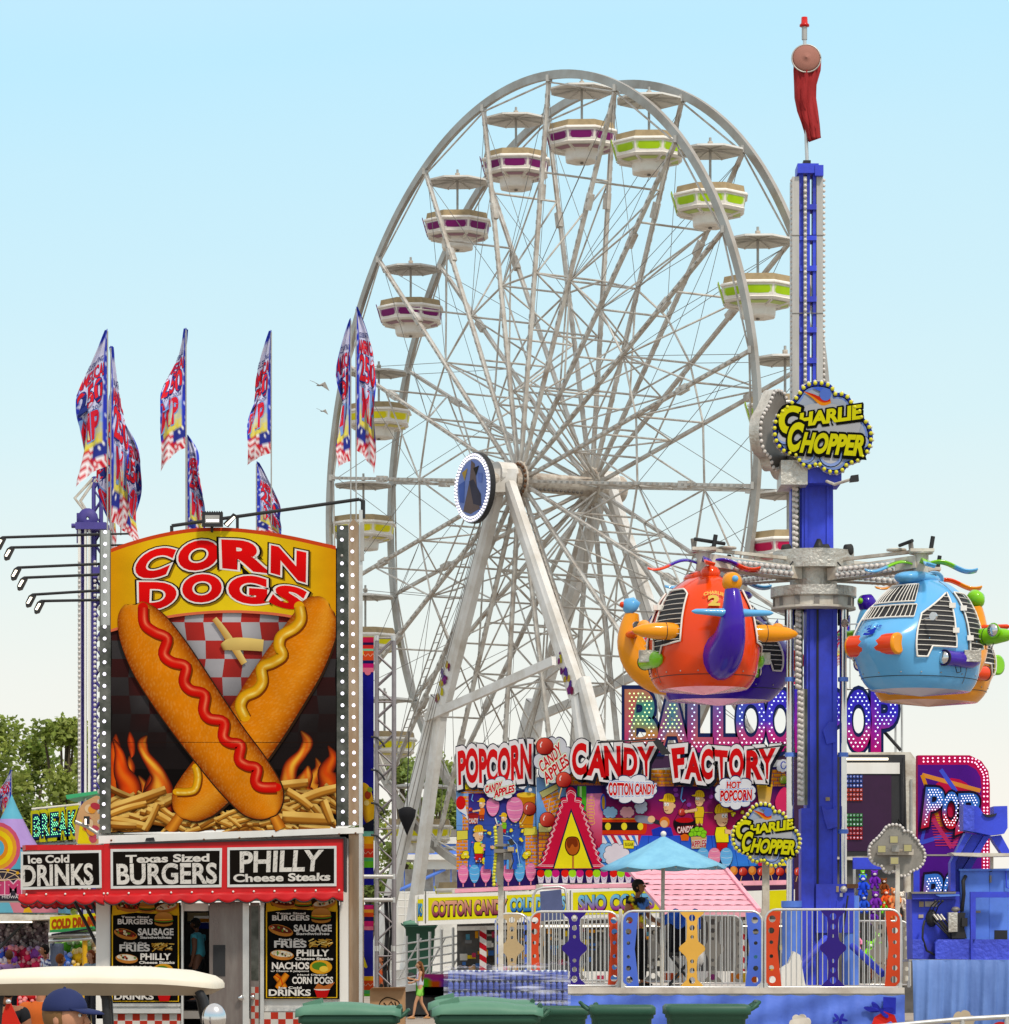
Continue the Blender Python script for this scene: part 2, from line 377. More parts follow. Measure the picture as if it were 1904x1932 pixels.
b.lathe([(.0, -2.9), (.3, -2.9), (.3, -1.95), (.5, -1.95), (.5, -1.75), (.36, -1.75), (.36, -1.3), (.36, 1.3), (.36, 1.75), (.5, 1.75), (.5, 2.9), (0, 2.9)], hub, 'rusty_white', 24, rot=rotA, sm=False)
b.build('axle', WT)
for s_ in (-1, 1):
    b = MB(); b.lathe([(.3, -.12), (.72, -.12), (.78, 0), (.72, .12), (.3, .12)], hub+AX*s_*1.57, 'rusty_white', 20, rot=rotA, sm=False)
    for i in range(20): b.ball(wp(i, .62, s_*1.70), .07, 'rust', nu=8, nv=5)
    b.build('hub_flange', WT)
b = MB()
for k in range(14): b.ball(hub+AX*(-1.2+k*.18)+V((0, -.3, -.28)), .06, 'steel_dark', nu=7, nv=5)
b.build('hub_light', WT)
# legs
def leg(a, z, w0, w1, name='leg'):
    b = MB(); d = (z-a).normalized(); sx = d.cross(AX).normalized(); rows = []
    for t, w in ((0, w0), (1, w1)):
        p = a.lerp(z, t); rows.append([p+sx*w/2-AX*.14, p+sx*w*.18-AX*.21, p-sx*w*.18-AX*.21, p-sx*w/2-AX*.14, p-sx*w/2+AX*.14, p+sx*w/2+AX*.14, p+sx*w/2-AX*.14])
    b.grid(rows, 'leg_white', None, False); b.beam(a, a+d*.01, w0, .27, 'leg_white', up=AX)
    return b
mat('leg_white', (.73, .72, .70), .35, 0, .4, .9, (.42, .36, .28))
for s_ in (-1, 1):
    o = s_*2.25; top = hub+AX*o
    for u in (-1, 1):
        fu = .84 if u > 0 else 1.0; kn = top+UX*u*5.2*fu-UZ*8.2-AX*s_*.1+AX*.3; ft = V((0, 0, 0))+top+UX*u*11.2*fu+AX*(.7); ft.z = 0
        b = leg(top+UX*u*.35-UZ*.2, kn, .5, .78); b.v  # upper part
        in_ = top+UX*u*8.0*fu; in_.z = 0
        b2 = leg(kn+UX*u*.3+UZ*.6, ft, .5, .7); b3 = leg(kn-UX*u*.2+UZ*.6, in_+AX*.4, .5, .6)
        for q in (b2, b3):
            off = len(b.v); b.v += q.v; b.f += [[i+off for i in f] for f in q.f]; b.m += q.m; b.c += q.c; b.s += q.s
        off_ = -AX*.235
        if s_ < 0:          # worn stickers on the near legs
            R = random.Random(5+u)
            for k in range(16):
                t = R.uniform(.78, .98); c = (top+UX*u*.35-UZ*.2).lerp(kn, t)+UX*R.uniform(-.2, .2)+off_; r = R.uniform(.05, .16)
                pts = [c+UX*r*math.cos(a_)*R.uniform(.6, 1.2)+UZ*r*math.sin(a_)*R.uniform(.6, 1.6)-AX*k*.001 for a_ in (0, .9, 1.9, 2.8, 3.7, 4.6, 5.5)]
                b.add(pts, [tuple(range(7))], 'print', R.choice(['#7a2a80', '#8a2050', '#d8c820', '#a04090', '#6040a0', '#cfae40']))
        b.build('leg', WT)
    b = MB(); c = top; b.box(c-V((.5, .45, .5)), c+V((.45, .45, .35)), 'leg_white'); b.lathe([(0, -.35), (.45, -.35), (.45, .35), (0, .35)], c+UZ*.2, 'leg_white', 18, rot=rotA, sm=False)
    b.tube([c-AX*.4-UX*.9+UZ*.35, c-AX*.4-UX*.9-UZ*.6], .2, 'leg_white', 10); b.build('bearing_head', WT)
    b = MB(); pl = top-UX*5.6-UZ*8.4+AX*.2; pr = top+UX*3.7-UZ*6.9; b.beam(pl-AX*.2, pr-AX*.2, .18, .32, 'leg_white'); b.build('tie_beam', WT)
b = MB(); o = -2.75                       # ladder and cables down the left leg
for du in (-.75, -1.15): b.tube([hub+AX*o+UX*du-UZ*1.4, hub+AX*o+UX*(du-6.6)-UZ*10.6], .03, 'steel_grey', 6)
for k in range(30):
    t = k/30; p = hub+AX*o-UX*(.75+6.6*t)-UZ*(1.4+9.2*t); b.tube([p, p-UX*.4], .018, 'steel_grey', 5)
b.build('ladder', WT)
b = MB()
for k in range(3): b.tube([hub+AX*(o-.15)+UX*(-.15-.1*k)-UZ*1.0, hub+AX*(o-.15)+UX*(-3.4-.12*k)-UZ*7.2, hub+AX*(o-.15)+UX*(-6.4-.5*k)-UZ*(14.0)], .014, 'steel_dark', 5)
b.build('power_cable', WT)
# round LED sign on the hub
b = MB(); sc_ = hub-AX*3.55-UZ*.38; b.lathe([(0, -.04), (1.27, -.04), (1.30, 0), (1.30, .14), (0, .14)], sc_, 'black', 48, rot=rotA, sm=False)
b.build('sign_backing', WT); b = MB(); cR = random.Random(3)
def ring_pt(r, t, d=0): return sc_-AX*(.06+d)+UX*r*math.sin(t)+UZ*r*math.cos(t)
b.add([ring_pt(1.27, 2*PI*k/48) for k in range(48)], [tuple(range(48))], 'print', '#c8ccd4')
b.add([ring_pt(1.02, 2*PI*k/48, .01) for k in range(48)], [tuple(range(48))], 'print', '#8aa0e8')
def spoly(pts, col, d): b.add([sc_-AX*(.06+d)+UX*x+UZ*z for x, z in pts], [tuple(range(len(pts)))], 'print', col)
spoly([(-.62, -.8), (-.1, -.95), (.55, -.82), (.3, .2), (.2, .85), (-.05, 1.0), (-.15, .3)], '#7a6a68', .02)
spoly([(-.2, .25), (.1, .3), (.35, 0), (.62, -.3), (.66, -.75), (.1, -.6)], '#4a4858', .024); spoly([(-.95, .2), (-.5, .3), (-.55, -.5), (-.85, -.45)], '#5874c8', .022)
spoly([(-.7, .62), (-.3, .75), (-.5, .3)], '#c8a850', .026); spoly([(.4, .5), (.75, .45), (.7, .1), (.45, .15)], '#7088d8', .023); spoly([(.1, .7), (.5, .75), (.3, .4)], '#34302e', .027)
for k in range(56):
    for r in (1.09, 1.2):
        t = 2*PI*(k+(r > 1.1)*.5)/56; b.ball(ring_pt(r, t, .02), .035, 'bulb', nu=6, nv=4)
b.build('sign_face', WT)
b = MB(); b.tube([sc_+AX*.1, hub-AX*2.4], .1, 'leg_white', 8); b.beam(sc_+AX*.1-UX*.5, hub-AX*2.3-UZ*.6, .08, .08, 'leg_white'); b.beam(sc_+AX*.1-UZ*.7, hub-AX*2.3-UZ*.3, .08, .08, 'leg_white'); b.build('sign_bracket', WT)
# base frame trailer
b = MB()
for s_ in (-1, 1):
    o = s_*2.6; a = hub+AX*o-UX*11.5; z = hub+AX*o+UX*11.5; a.z = z.z = .55; b.beam(a, z, .5, .6, 'leg_white')
b.build('base_frame', WT)
# gondolas
mat('tub_white', (.78, .75, .70), .4, 0, .25, 1.5, (.40, .33, .24)); mat('tan_vinyl', (.36, .27, .15), .6, 0, .3, 3); mat('canopy_under', (.60, .59, .56), .6, 0, .3, 1.2)
RZ = Matrix.Rotation(.35, 3, 'Z')
def gondola(p, col, cname):
    T = thing('gondola', p, '', 'gondola', 'gondolas hanging round the ferris wheel')
    b = MB(); b.lathe([(0, -.02), (.25, -.05), (1.2, -.17), (1.22, -.24), (1.12, -.235), (.2, -.13), (0, -.13)], p, 'canopy_under', 8, sm=False, ph0=.35)
    for k in range(8): t = .35+k*PI/4; b.beam(p+V((.15*math.cos(t), .15*math.sin(t), -.16)), p+V((1.1*math.cos(t), 1.1*math.sin(t), -.26)), .05, .05, 'canopy_under')
    b.build('canopy', T)
    b = MB(); b.tube([p+V((0, 0, .28)), p+V((0, 0, -1.6))], .045, 'steel_grey', 8); b.tube([p+V((0, 0, .0)), p+V((0, 0, .14))], .09, 'rusty_white', 8); b.build('centre_post', T)
    sk = (3,)
    b = MB(); b.lathe([(1.17, -1.72), (1.13, -1.45), (1.07, -1.45), (1.08, -1.75)], p, 'tan_vinyl', 8, sm=False, ph0=.35, skip=sk); b.build('seat_back', T)
    b = MB(); b.lathe([(1.08, -1.72), (1.22, -1.72), (1.27, -1.78), (1.27, -1.83), (1.19, -1.87), (1.13, -2.32), (1.16, -2.36), (1.09, -2.44)], p, 'tub_white', 8, sm=False, ph0=.35, skip=sk)
    b.lathe([(1.09, -2.44), (.60, -2.56), (.58, -2.92), (.54, -2.98), (.2, -2.98), (.18, -2.94), (0, -2.94)], p, 'tub_white', 8, sm=False, ph0=.35)
    b.lathe([(1.05, -2.36), (0, -2.36)], p, 'tub_white', 8, sm=False, ph0=.35); b.ball(p+V((0, 0, -3.02)), (.07, .07, .05), 'steel_dark', nu=8, nv=5)
    for k in range(8): t = .35+k*PI/4; b.beam(p+V((1.03*math.cos(t), 1.03*math.sin(t), -2.47)), p+V((.57*math.cos(t), .57*math.sin(t), -2.62)), .04, .07, 'tub_white')
    b.build('tub', T)
    b = MB(); c2 = mixc(col, (1, 1, 1), .25); c3 = mixc(col, (.8, .7, .6), .3)
    for k in range(8):
        if k in sk: continue
        t0 = .35+k*PI/4; t1 = t0+PI/4
        def pt(u, z, e=0.):
            r = 1.19+(z+1.87)*(.07/.41)+.012+e; a = V((r*math.cos(t0), r*math.sin(t0), z)); c = V((r*math.cos(t1), r*math.sin(t1), z)); return p+a.lerp(c, u)
        b.add([pt(.05, -2.26), pt(.95, -2.26), pt(.95, -1.91), pt(.05, -1.91)], [(0, 1, 2, 3)], 'paint', c2)
        b.add([pt(x, z, .006) for x, z in ((.15, -2.22), (.5, -2.235), (.85, -2.22), (.9, -2.08), (.85, -1.94), (.15, -1.94), (.1, -2.08))], [tuple(range(7))], 'paint', col)
        a0 = V((1.02*math.cos(t0), 1.02*math.sin(t0), -2.468)); a1 = V((1.02*math.cos(t1), 1.02*math.sin(t1), -2.468)); b0 = V((.62*math.cos(t0), .62*math.sin(t0), -2.567)); b1 = V((.62*math.cos(t1), .62*math.sin(t1), -2.567)); n_ = V((0, 0, -.012))
        b.add([p+a0.lerp(a1, .1)+n_, p+a0.lerp(a1, .9)+n_, p+b0.lerp(b1, .85).lerp(a0.lerp(a1, .9), .4)+n_, p+b0.lerp(b1, .15).lerp(a0.lerp(a1, .1), .4)+n_], [(3, 2, 1, 0)], 'paint', c3)
    b.build('colour_panel', T)
    b = MB(); t0 = .35+3*PI/4; t1 = t0+PI/4; q0 = V((math.cos(t0), math.sin(t0), 0)); q1 = V((math.cos(t1), math.sin(t1), 0))
    def dp(u, z, r): return p+q0.lerp(q1, u)*r+V((0, 0, z))
    for u0, u1 in ((0, .14), (.86, 1)): b.add([dp(u0, -2.4, 1.12), dp(u1, -2.4, 1.12), dp(u1, -1.75, 1.24), dp(u0, -1.75, 1.24)], [(0, 1, 2, 3)], 'tub_white')
    b.add([dp(.18, -2.36, 1.16), dp(.82, -2.36, 1.16), dp(.82, -1.62, 1.34), dp(.18, -1.62, 1.34)], [(0, 1, 2, 3)], 'paint', col)
    b.add([dp(.40, -2.36, 1.17), dp(.52, -2.36, 1.17), dp(.52, -1.6, 1.355), dp(.40, -1.6, 1.355)], [(0, 1, 2, 3)], 'tub_white'); b.build('door', T, thick=.03)
    for ch in [x for x in C.objects if x.parent == T and x.name.split('.')[0] in ('tub', 'seat_back', 'colour_panel', 'door')]:
        for v_ in ch.data.vertices: v_.co.x *= 1.1; v_.co.y *= 1.1; v_.co.z = -1.50+(v_.co.z+1.45)*.86
    return T
GC = {'purple': lin('#7c1468'), 'lime': lin('#a9cf17'), 'yellow': lin('#e6da12'), 'pink': lin('#cf1d56'), 'blue': lin('#2a60c8')}
src = {}; posn = {0: 'yellow gondola at hub level on the left rim', 1: 'topmost yellow gondola at the left of the ferris wheel', 2: 'lowest of the four purple gondolas', 3: 'purple gondola second from the bottom of its four', 4: 'purple gondola just left of the top of the ferris wheel', 5: 'purple gondola nearest the top of the ferris wheel', 6: 'highest lime green gondola, behind the near rim', 7: 'lime green gondola second from the top', 8: 'lime green gondola just left of the blue tower, third from the top', 9: 'lowest lime green gondola, hidden behind the blue tower', 10: 'pink trimmed gondola beside the tower at the right rim, topmost pink one'}
for i in range(-10, 10):
    j = i % 20; cn = 'purple' if j in (2, 3, 4, 5) else 'lime' if j in (6, 7, 8, 9) else 'pink' if j in (10, 11, 12) else 'blue' if j in (13, 14, 15) else 'yellow'
    p = wp(j, WR-.05, 0)
    if cn not in src: T = src[cn] = gondola(p, GC[cn], cn)
    else: T = dup(src[cn], p)
    T['label'] = posn.get(j, '%s trimmed white gondola %s' % (cn, {11: 'low at the right, behind the orange helicopter', 12: 'at the lower right, hidden by the balloon sign', 13: 'near the bottom right', 14: 'right of the lowest point', 15: 'at the lowest point', 16: 'at the bottom left beside the leg foot', 17: 'low behind the truss tower', 18: 'behind the top of the truss tower', 19: 'beside the food stand light strip'}.get(j, '')))
# ------------------------------------------------------------------ corn dog food stand
SD = 70.0
def zc(x, y): return (.3766*x, 962.3+.3766*y)        # zoom sheet -> picture units
def zs(l): return [zc(*p) for p in l]
o_ = P(430, HY, SD); FS = thing('food_stand', (o_.x, SD, 0), 'white food trailer with a tall corn dogs billboard and red awning box', 'food stand')
# billboard
top = [zc(555, 205), zc(640, 175), zc(760, 140), zc(880, 115), zc(980, 102), zc(1080, 98), zc(1190, 102), zc(1330, 118), zc(1470, 143), zc(1580, 167), zc(1690, 192)]
outl = top+[zc(1690, 1583), zc(555, 1618)]
b = MB(); b.pprism(outl, SD, .35, 'print', '#141010', side='aluminium'); b.build('billboard', FS)
A = Art(SD-.004, eps=.0003); A.clip = (209.5, 634, 1570); A.poly(outl, '#100b0a')
# chequered cloth fading into the dark grill
A.up()
for i in range(12):
    for j in range(14):
        x0 = 555+(1685-555)*i/12; x1 = 555+(1685-555)*(i+1)/12; y0 = 470+j*92; y1 = y0+92
        if y0 > 1260: continue
        base = lin('#c8342e') if (i+j) % 2 else lin('#c9c6cc')
        def cf(x, y, base=base):
            zx, zy = x/.3766, (y-962.3)/.3766; mid = max(0, 1-abs(zx-1120)/480); k = max(0, min(1, (1180-zy)/620))*(.06+.94*mid**1.3)*(1 if zy < 880 else max(0, 1-(zy-880)/330)); return mixc((.012, .008, .008), base, min(1, k*1.15))
        q = [zc(x0+8*math.sin(y0*.02), y0), zc(x1+8*math.sin(y0*.02), y0), zc(x1+8*math.sin(y1*.02), y1), zc(x0+8*math.sin(y1*.02), y1)]
        q = [(max(209.2, min(634, x)), y) for x, y in q]; A.poly(q, cf, lift=False)
R = random.Random(11)
def flame(pts, seed=0, core='#ffd040', k=1.):
    def cf(t, u):
        e = max(0, 1-abs(u)**1.4); f = min(1, t*4)*e; w_ = .5+.5*math.sin(t*14+u*5+seed*2); c = mixc((.012, .006, .004), lin('#e83a04'), f*1.1*k); return mixc(c, lin(core), max(0, e-.35)*1.3*min(1, t*3)*(.25+.75*w_)*k)
    A.ribbon([zc(x+9*math.sin(y*.035+seed), y)+(w*.3766*1.25,) for x, y, w in pts], cf, 12, 8)
for sd_, sx in ((1, 0), (2, 1), (3, 2), (4, 3), (5, 4), (6, 5), (7, 6), (8, 7)):
    x = (575, 640, 700, 770, 1430, 1500, 1580, 1650)[sx]; y = (1120, 1230, 1330, 1260, 1290, 1330, 1240, 1180)[sx]
    flame([(x, y, 4), (x+12, y+60, 22), (x-12, y+130, 34), (x+6, y+200, 48), (x, 1520, 62)], sd_, ('#f07010', '#ffb030', '#ffd040', '#f08018')[sx % 4], .75)
flame([(735, 1130, 5), (722, 1170, 22), (728, 1225, 20), (765, 1290, 28), (805, 1340, 34), (800, 1410, 60), (780, 1510, 80)], 1); flame([(650, 1110, 4), (665, 1160, 16), (658, 1215, 12), (650, 1240, 3)], 2, '#d06020', .7)
flame([(1515, 1105, 5), (1535, 1160, 24), (1510, 1220, 22), (1470, 1280, 30), (1440, 1340, 34), (1440, 1400, 50), (1450, 1500, 70)], 4); flame([(1540, 1280, 6), (1530, 1330, 26), (1520, 1400, 40), (1560, 1490, 50)], 6); flame([(575, 1150, 5), (590, 1220, 20), (620, 1310, 34), (640, 1400, 50), (610, 1530, 60)], 3, '#f07818')
def fry(x, y, l, w, a, k=1.):
    ca, sa = math.cos(a), math.sin(a); base = mixc(lin('#e09a34'), lin('#9a5210'), R.random()**1.3); n = [(x-ca*l/2, y-sa*l/2, w), (x+R.uniform(-6, 6), y+R.uniform(-6, 6), w), (x+ca*l/2, y+sa*l/2, w*.85)]
    A.ribbon([zc(p, q)+(h*.3766,) for p, q, h in n], lambda t, u: tuple(c*k for c in (mixc(base, lin('#fcd070'), .75+.2*math.sin(t*7+x)) if u < -.1 else mixc(base, lin('#6a3808'), .3 if u < .6 else .85) if .06 < t < .94 else lin('#7a4410'))), 8, 4)
for k in range(150):
    side = R.random(); x = R.uniform(565, 1675); h = 1395+(0 if x < 850 or x > 1400 else 110)
    y = R.uniform(h+20, 1600); fry(x, max(y, h+(50 if 700 < x < 850 else 0)), R.uniform(60, 210), R.uniform(9, 22), R.uniform(-.9, .7) if x < 1100 else R.uniform(-.5, .9), .55+.45*min(1, (y-1380)/150))
fry(690, 1450, 300, 24, -.33); fry(650, 1570, 190, 22, .2); fry(640, 1500, 200, 17, -.3); fry(1470, 1375, 150, 24, -.12); fry(1610, 1420, 190, 24, -.3); fry(1540, 1545, 250, 30, .05); fry(1500, 1450, 150, 20, .6); fry(760, 1540, 150, 18, -1.1); fry(1640, 1510, 120, 22, 1.2); fry(620, 1580, 130, 18, .05)
A.ribbon([zc(1075, 545)+(5,), zc(1110, 590)+(6,), zc(1160, 665)+(7,), zc(1225, 770)+(6,)], lambda t, u: mixc(lin('#c08a38'), lin('#ecd080'), .5-u*.5), 4, 4)
A.ribbon([zc(1112, 690)+(6,), zc(1150, 675)+(11,), zc(1220, 672)+(12,), zc(1320, 680)+(11,)], lambda t, u: mixc(lin('#7c4a18'), lin('#eecf78'), min(1, t*5)*(.75-u*.25)), 4, 4)
# yellow name band
bandlow = [zc(1690, 592), zc(1560, 555), zc(1400, 525), zc(1250, 512), zc(1130, 510), zc(1000, 517), zc(870, 532), zc(700, 565), zc(555, 606)]
A.up()
band = top+bandlow; tN = smooth(top, 4, False)
def ycol(x, y): t = max(0, 1-abs((x-421)/212)**1.7); return mixc(lin('#e29a04'), lin('#f3d21a'), t)
bn = smooth(bandlow[::-1], 5, False)
A.grid([[A.Q(V(a).lerp(V(c), k/4).x, V(a).lerp(V(c), k/4).y) for k in range(5)] for a, c in zip(tN, bn)], 'print', None, False, lambda i, j: ycol(tN[i][0], 0))
A.line(smooth(top, 3, False), 7, '#d2481c'); A.line(bn, 5, '#e2704a')
def letter(ch, q, sh=.0):
    q = zs(q); A.text(ch, q, '#8a6a10', .074, .058, sh, shift=(2.4, 2.8)); A.text(ch, q, '#1a1208', .070, .060, sh); A.text(ch, q, '#f4ece6', .036, .062, sh); A.text(ch, q, lambda u, v: mixc(lin('#d80408'), lin('#f00c0c'), v), -.002, .060, sh)
letter('C', [(700, 208), (868, 198), (862, 325), (690, 338)], .3); letter('O', [(912, 168), (1085, 160), (1080, 290), (905, 298)], .12); letter('R', [(1130, 160), (1310, 168), (1322, 305), (1135, 285)]); letter('N', [(1372, 190), (1522, 222), (1520, 352), (1370, 310)])
letter('D', [(712, 372), (880, 372), (862, 482), (712, 495)]); letter('O', [(930, 335), (1100, 330), (1098, 452), (925, 458)]); letter('G', [(1162, 335), (1325, 345), (1325, 468), (1158, 455)]); letter('S', [(1385, 372), (1520, 405), (1505, 505), (1365, 470)], .15)
# corn dogs
def speck(x, y): return .5+.5*math.sin(x*12.9898+y*78.233+math.sin(x*3.1)*40)
def crust(t, u):
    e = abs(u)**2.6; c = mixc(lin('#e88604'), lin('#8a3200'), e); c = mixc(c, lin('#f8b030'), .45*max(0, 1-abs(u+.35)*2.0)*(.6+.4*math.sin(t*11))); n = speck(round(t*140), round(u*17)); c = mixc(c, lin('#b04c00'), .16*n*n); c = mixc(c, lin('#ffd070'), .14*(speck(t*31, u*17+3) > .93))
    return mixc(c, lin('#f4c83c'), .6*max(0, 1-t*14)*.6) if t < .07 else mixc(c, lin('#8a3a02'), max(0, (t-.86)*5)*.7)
def dog(cl):
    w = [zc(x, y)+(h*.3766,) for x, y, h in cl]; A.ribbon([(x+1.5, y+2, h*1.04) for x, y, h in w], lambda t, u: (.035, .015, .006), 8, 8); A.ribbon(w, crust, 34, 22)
def stick(a, b_): A.ribbon([zc(*a)+(9,), zc(*b_)+(11,)], lambda t, u: mixc(lin('#f09a2a'), lin('#a85008'), abs(u)), 4, 3)
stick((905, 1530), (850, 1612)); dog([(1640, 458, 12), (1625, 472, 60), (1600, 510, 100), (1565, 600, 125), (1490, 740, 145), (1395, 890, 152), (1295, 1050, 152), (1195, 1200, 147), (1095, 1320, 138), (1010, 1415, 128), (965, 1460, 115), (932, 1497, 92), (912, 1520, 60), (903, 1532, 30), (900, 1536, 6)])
def sauce(cl, w, c0, c1):
    pts = [zc(x, y)+(w*.3766,) for x, y in cl]; pts[0] = pts[0][:2]+(w*.36,)
    A.ribbon([(x+2, y+2.5, h*1.1) for x, y, h in pts], lambda t, u: lin('#7a3402'), 4, 5); A.disc(*zc(*cl[0]), w*.36, w*.36, c0); A.disc(*zc(*cl[-1]), w*.36, w*.3, c0)
    A.ribbon(pts, lambda t, u: mixc(mixc(lin(c0), tuple(x*.45 for x in lin(c0)), abs(u)**3), lin(c1), .9*max(0, 1-abs(u+.25)*3.2)*(.35+.65*math.sin(t*38)**2)), 8, 5)
sauce([(1500, 485), (1508, 545), (1478, 590), (1412, 630), (1398, 680), (1415, 728), (1370, 762), (1312, 790), (1315, 860), (1285, 905), (1225, 935), (1205, 985), (1228, 1040)], 27, '#eba80a', '#fff08a')
sauce([(982, 1290), (992, 1340), (978, 1398), (940, 1412), (885, 1412)], 19, '#eba80a', '#fff08a')
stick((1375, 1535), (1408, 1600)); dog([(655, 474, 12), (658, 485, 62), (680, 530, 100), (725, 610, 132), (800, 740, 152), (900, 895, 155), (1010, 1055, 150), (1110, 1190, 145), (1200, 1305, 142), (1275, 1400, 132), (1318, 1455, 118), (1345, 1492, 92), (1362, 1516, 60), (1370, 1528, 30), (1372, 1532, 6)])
sauce([(718, 490), (724, 570), (775, 612), (838, 645), (820, 722), (862, 762), (932, 785), (922, 860), (955, 902), (1025, 925), (1020, 1005), (1050, 1045), (1122, 1062), (1118, 1135), (1150, 1165), (1205, 1178), (1198, 1250), (1235, 1280), (1288, 1295), (1280, 1360), (1310, 1388), (1385, 1390)], 27, '#dd1004', '#ff8a60')
A.line([(209, 1401), (635, 1401)], .8, '#241208')
A.build('billboard_artwork', FS)
# bulb columns
def bulb(mb, x, y, D, r=3.4):
    c = P(x, y, D); k = D/F; mb.ball(c, (r*k, r*k*.5, r*k), 'bulb', nu=8, nv=5); 
    for a in (.5, 2.6, 4.7): mb.beam(c+V((0, -r*k*.52, 0)), c+V((r*k*.8*math.cos(a), -r*k*.5, r*k*.8*math.sin(a))), r*k*.22, .006, 'steel_dark')
mat('dark_mirror', (.035, .04, .032), .12, .3, .5, 1.5, (.2, .2, .18)); mat('brown_mirror', (.32, .21, .13), .15, .5, .5, 2.5, (.5, .4, .3), streak=True); mat('peeling', (.42, .43, .41), .35, .5, .7, 3, (.05, .06, .05), streak=True)
b = MB(); b.pbox(188, 1000, 209, 1572, SD-.02, .3, 'dark_mirror'); b.pbox(190, 1000, 207.5, 1180, SD-.03, .02, 'peeling'); b.build('light_column', FS)
b = MB(); b.pbox(635.5, 991, 657, 1558, SD-.02, .3, 'dark_mirror'); b.build('light_column', FS)
b = MB(); b.pprism([(658, 991), (667, 978), (677, 990), (677, 1556), (658, 1557)], SD-.03, .3, 'brown_mirror'); b.build('light_column', FS)
for x0, x1 in ((198.5, 195.5), (645, 647), (664.5, 669)):
    for k in range(26):
        t = k/25; b = MB(); 
        if (x0 == 645 and k == 2): b.ball(P(x0, 1004+558*t, SD-.02), .035, 'steel_grey', nu=8, nv=4)
        else: bulb(b, x0+(x1-x0)*t, 1004+558*t-(8 if x0 > 300 else 0), SD-.035)
        b.build('bulb', FS)
for k in range(26):        # bulbs seen edge-on at the left side
    b = MB(); b.ball(P(186.5, 1090+480*k/25, SD+.1), (.03, .03, .05), 'tub_white', nu=8, nv=4); b.build('side_bulb', FS)
b = MB(); b.pbox(677.5, 962, 684, 1951, SD-.05, .12, 'aluminium'); b.pbox(680, 985, 687, 1058, SD-.1, .05, 'steel_grey'); b.build('corner_post', FS)
# trailer body
b = MB(); D1 = SD+.25
b.pprism([(186, 1577), (685, 1561), (685, 1572), (651, 1573), (186, 1592)], SD-.06, .3, 'white_panel'); b.build('top_rail', FS)
b = MB()
for x, y in ((210, 1585.5), (385, 1584), (452, 1581), (514, 1578), (640, 1574), (671, 1572)): b.ball(P(x, y, SD-.06), .022, 'rust', nu=8, nv=4)
b.pprism([(274, 1586), (276, 1581), (290, 1580), (292, 1586)], SD-.1, .06, 'black'); b.build('rail_rivet', FS)
b = MB(); b.pbox(181, 1592, 208, 1951, D1, 2.6, 'white_panel'); b.pbox(641, 1573, 658, 1951, D1, 2.6, 'white_panel'); b.pbox(658.5, 1573, 677, 1951, D1-.02, 2.6, 'brown_mirror')
b.pbox(208, 1592, 641, 1700, D1+.02, .1, 'white_panel'); b.box((P(181, 0, D1).x, D1+2.55, .35), (P(677, 0, D1).x, D1+2.6, 2.6), 'tan_vinyl'); b.box((P(182, 0, D1).x, D1, 3.9), (P(676, 0, D1).x, D1+2.6, 4.0), 'white_panel')
b.box((P(182, 0, D1).x, D1, .3), (P(676, 0, D1).x, D1+2.6, .45), 'steel_dark')
b.pbox(208, 1891, 342, 1951, D1+.05, .1, 'white_panel'); b.pbox(497, 1885, 641, 1951, D1+.05, .1, 'white_panel'); b.pbox(208, 1893, 341, 1899, D1-.02, .1, 'aluminium'); b.pbox(208, 1903, 341, 1912, D1-.1, .2, 'aluminium'); b.build('body', FS)
for x in (200, 430, 660):
    b = MB(); c = P(x, 0, D1); b.lathe([(0, -.1), (.3, -.1), (.33, -.04), (.33, .04), (.3, .1), (0, .1)], V((c.x, D1+1.3, .33)), 'rubber', 20, rot=Matrix.Rotation(PI/2, 3, 'Y')); b.build('wheel', FS)
A = Art(D1-.0)
A.up(6)
for x0, x1, y0 in ((208, 342, 1913), (497, 640, 1916)):
    A = Art(D1-.0); A.up(6)
    for i in range(int((x1-x0)/14)+1):
        for j in range(3):
            A.rect(x0+i*14, y0+j*13-(6 if x0 > 400 else 0), min(x1, x0+i*14+14), y0+j*13+13-(6 if x0 > 400 else 0), '#c23a28' if (i+j) % 2 else '#d8d4cc', lift=False)
    A.build('chequered_trim', FS)
# red header box, front and left wing
Y0 = SD-.55
b = MB(); b.pprism([(196, 1592), (649, 1580), (650, 1681), (196, 1689)], Y0, .6, 'red_gloss')
b.pprism([(207, 1590.5), (651.5, 1579), (651.5, 1582.5), (207, 1594)], Y0-.05, .65, 'black'); b.pprism([(648, 1580), (652, 1580), (652, 1683), (649, 1683)], Y0-.04, .64, 'black')
b.build('header_box', FS)
b = MB(); x0 = P(37, 0, Y0).x; x1 = P(196, 0, Y0).x; zt = P(0, 1594, Y0).z; zb = P(0, 1689, Y0).z; zf = P(0, 1604, Y0).z
prof = [(x1, Y0+.01), (x0+.35, Y0+.01), (x0+.1, Y0+.12), (x0, Y0+.4), (x0, Y0+3.2), (x0+.12, Y0+3.2), (x0+.12, Y0+.4), (x0+.2, Y0+.2), (x0+.35, Y0+.13), (x1, Y0+.13)]
n = len(prof)
for za, zb_, g_ in ((zf, zt, 0), (zb, zb+.12, 0)):
    vs = [V((x, y, za)) for x, y in prof]+[V((x, y, zb_)) for x, y in prof]; b.add(vs, [tuple(range(n)), tuple(reversed(range(n, 2*n)))]+[(i, (i+1) % n, (i+1) % n+n, i+n) for i in range(n)], 'red_gloss')
b.box((x0+.0, Y0+.5, zb), (x0+.1, Y0+3.2, zf), 'red_gloss'); b.box((x1-.05, Y0+.012, zb), (x1, Y0+.14, zt), 'red_gloss')
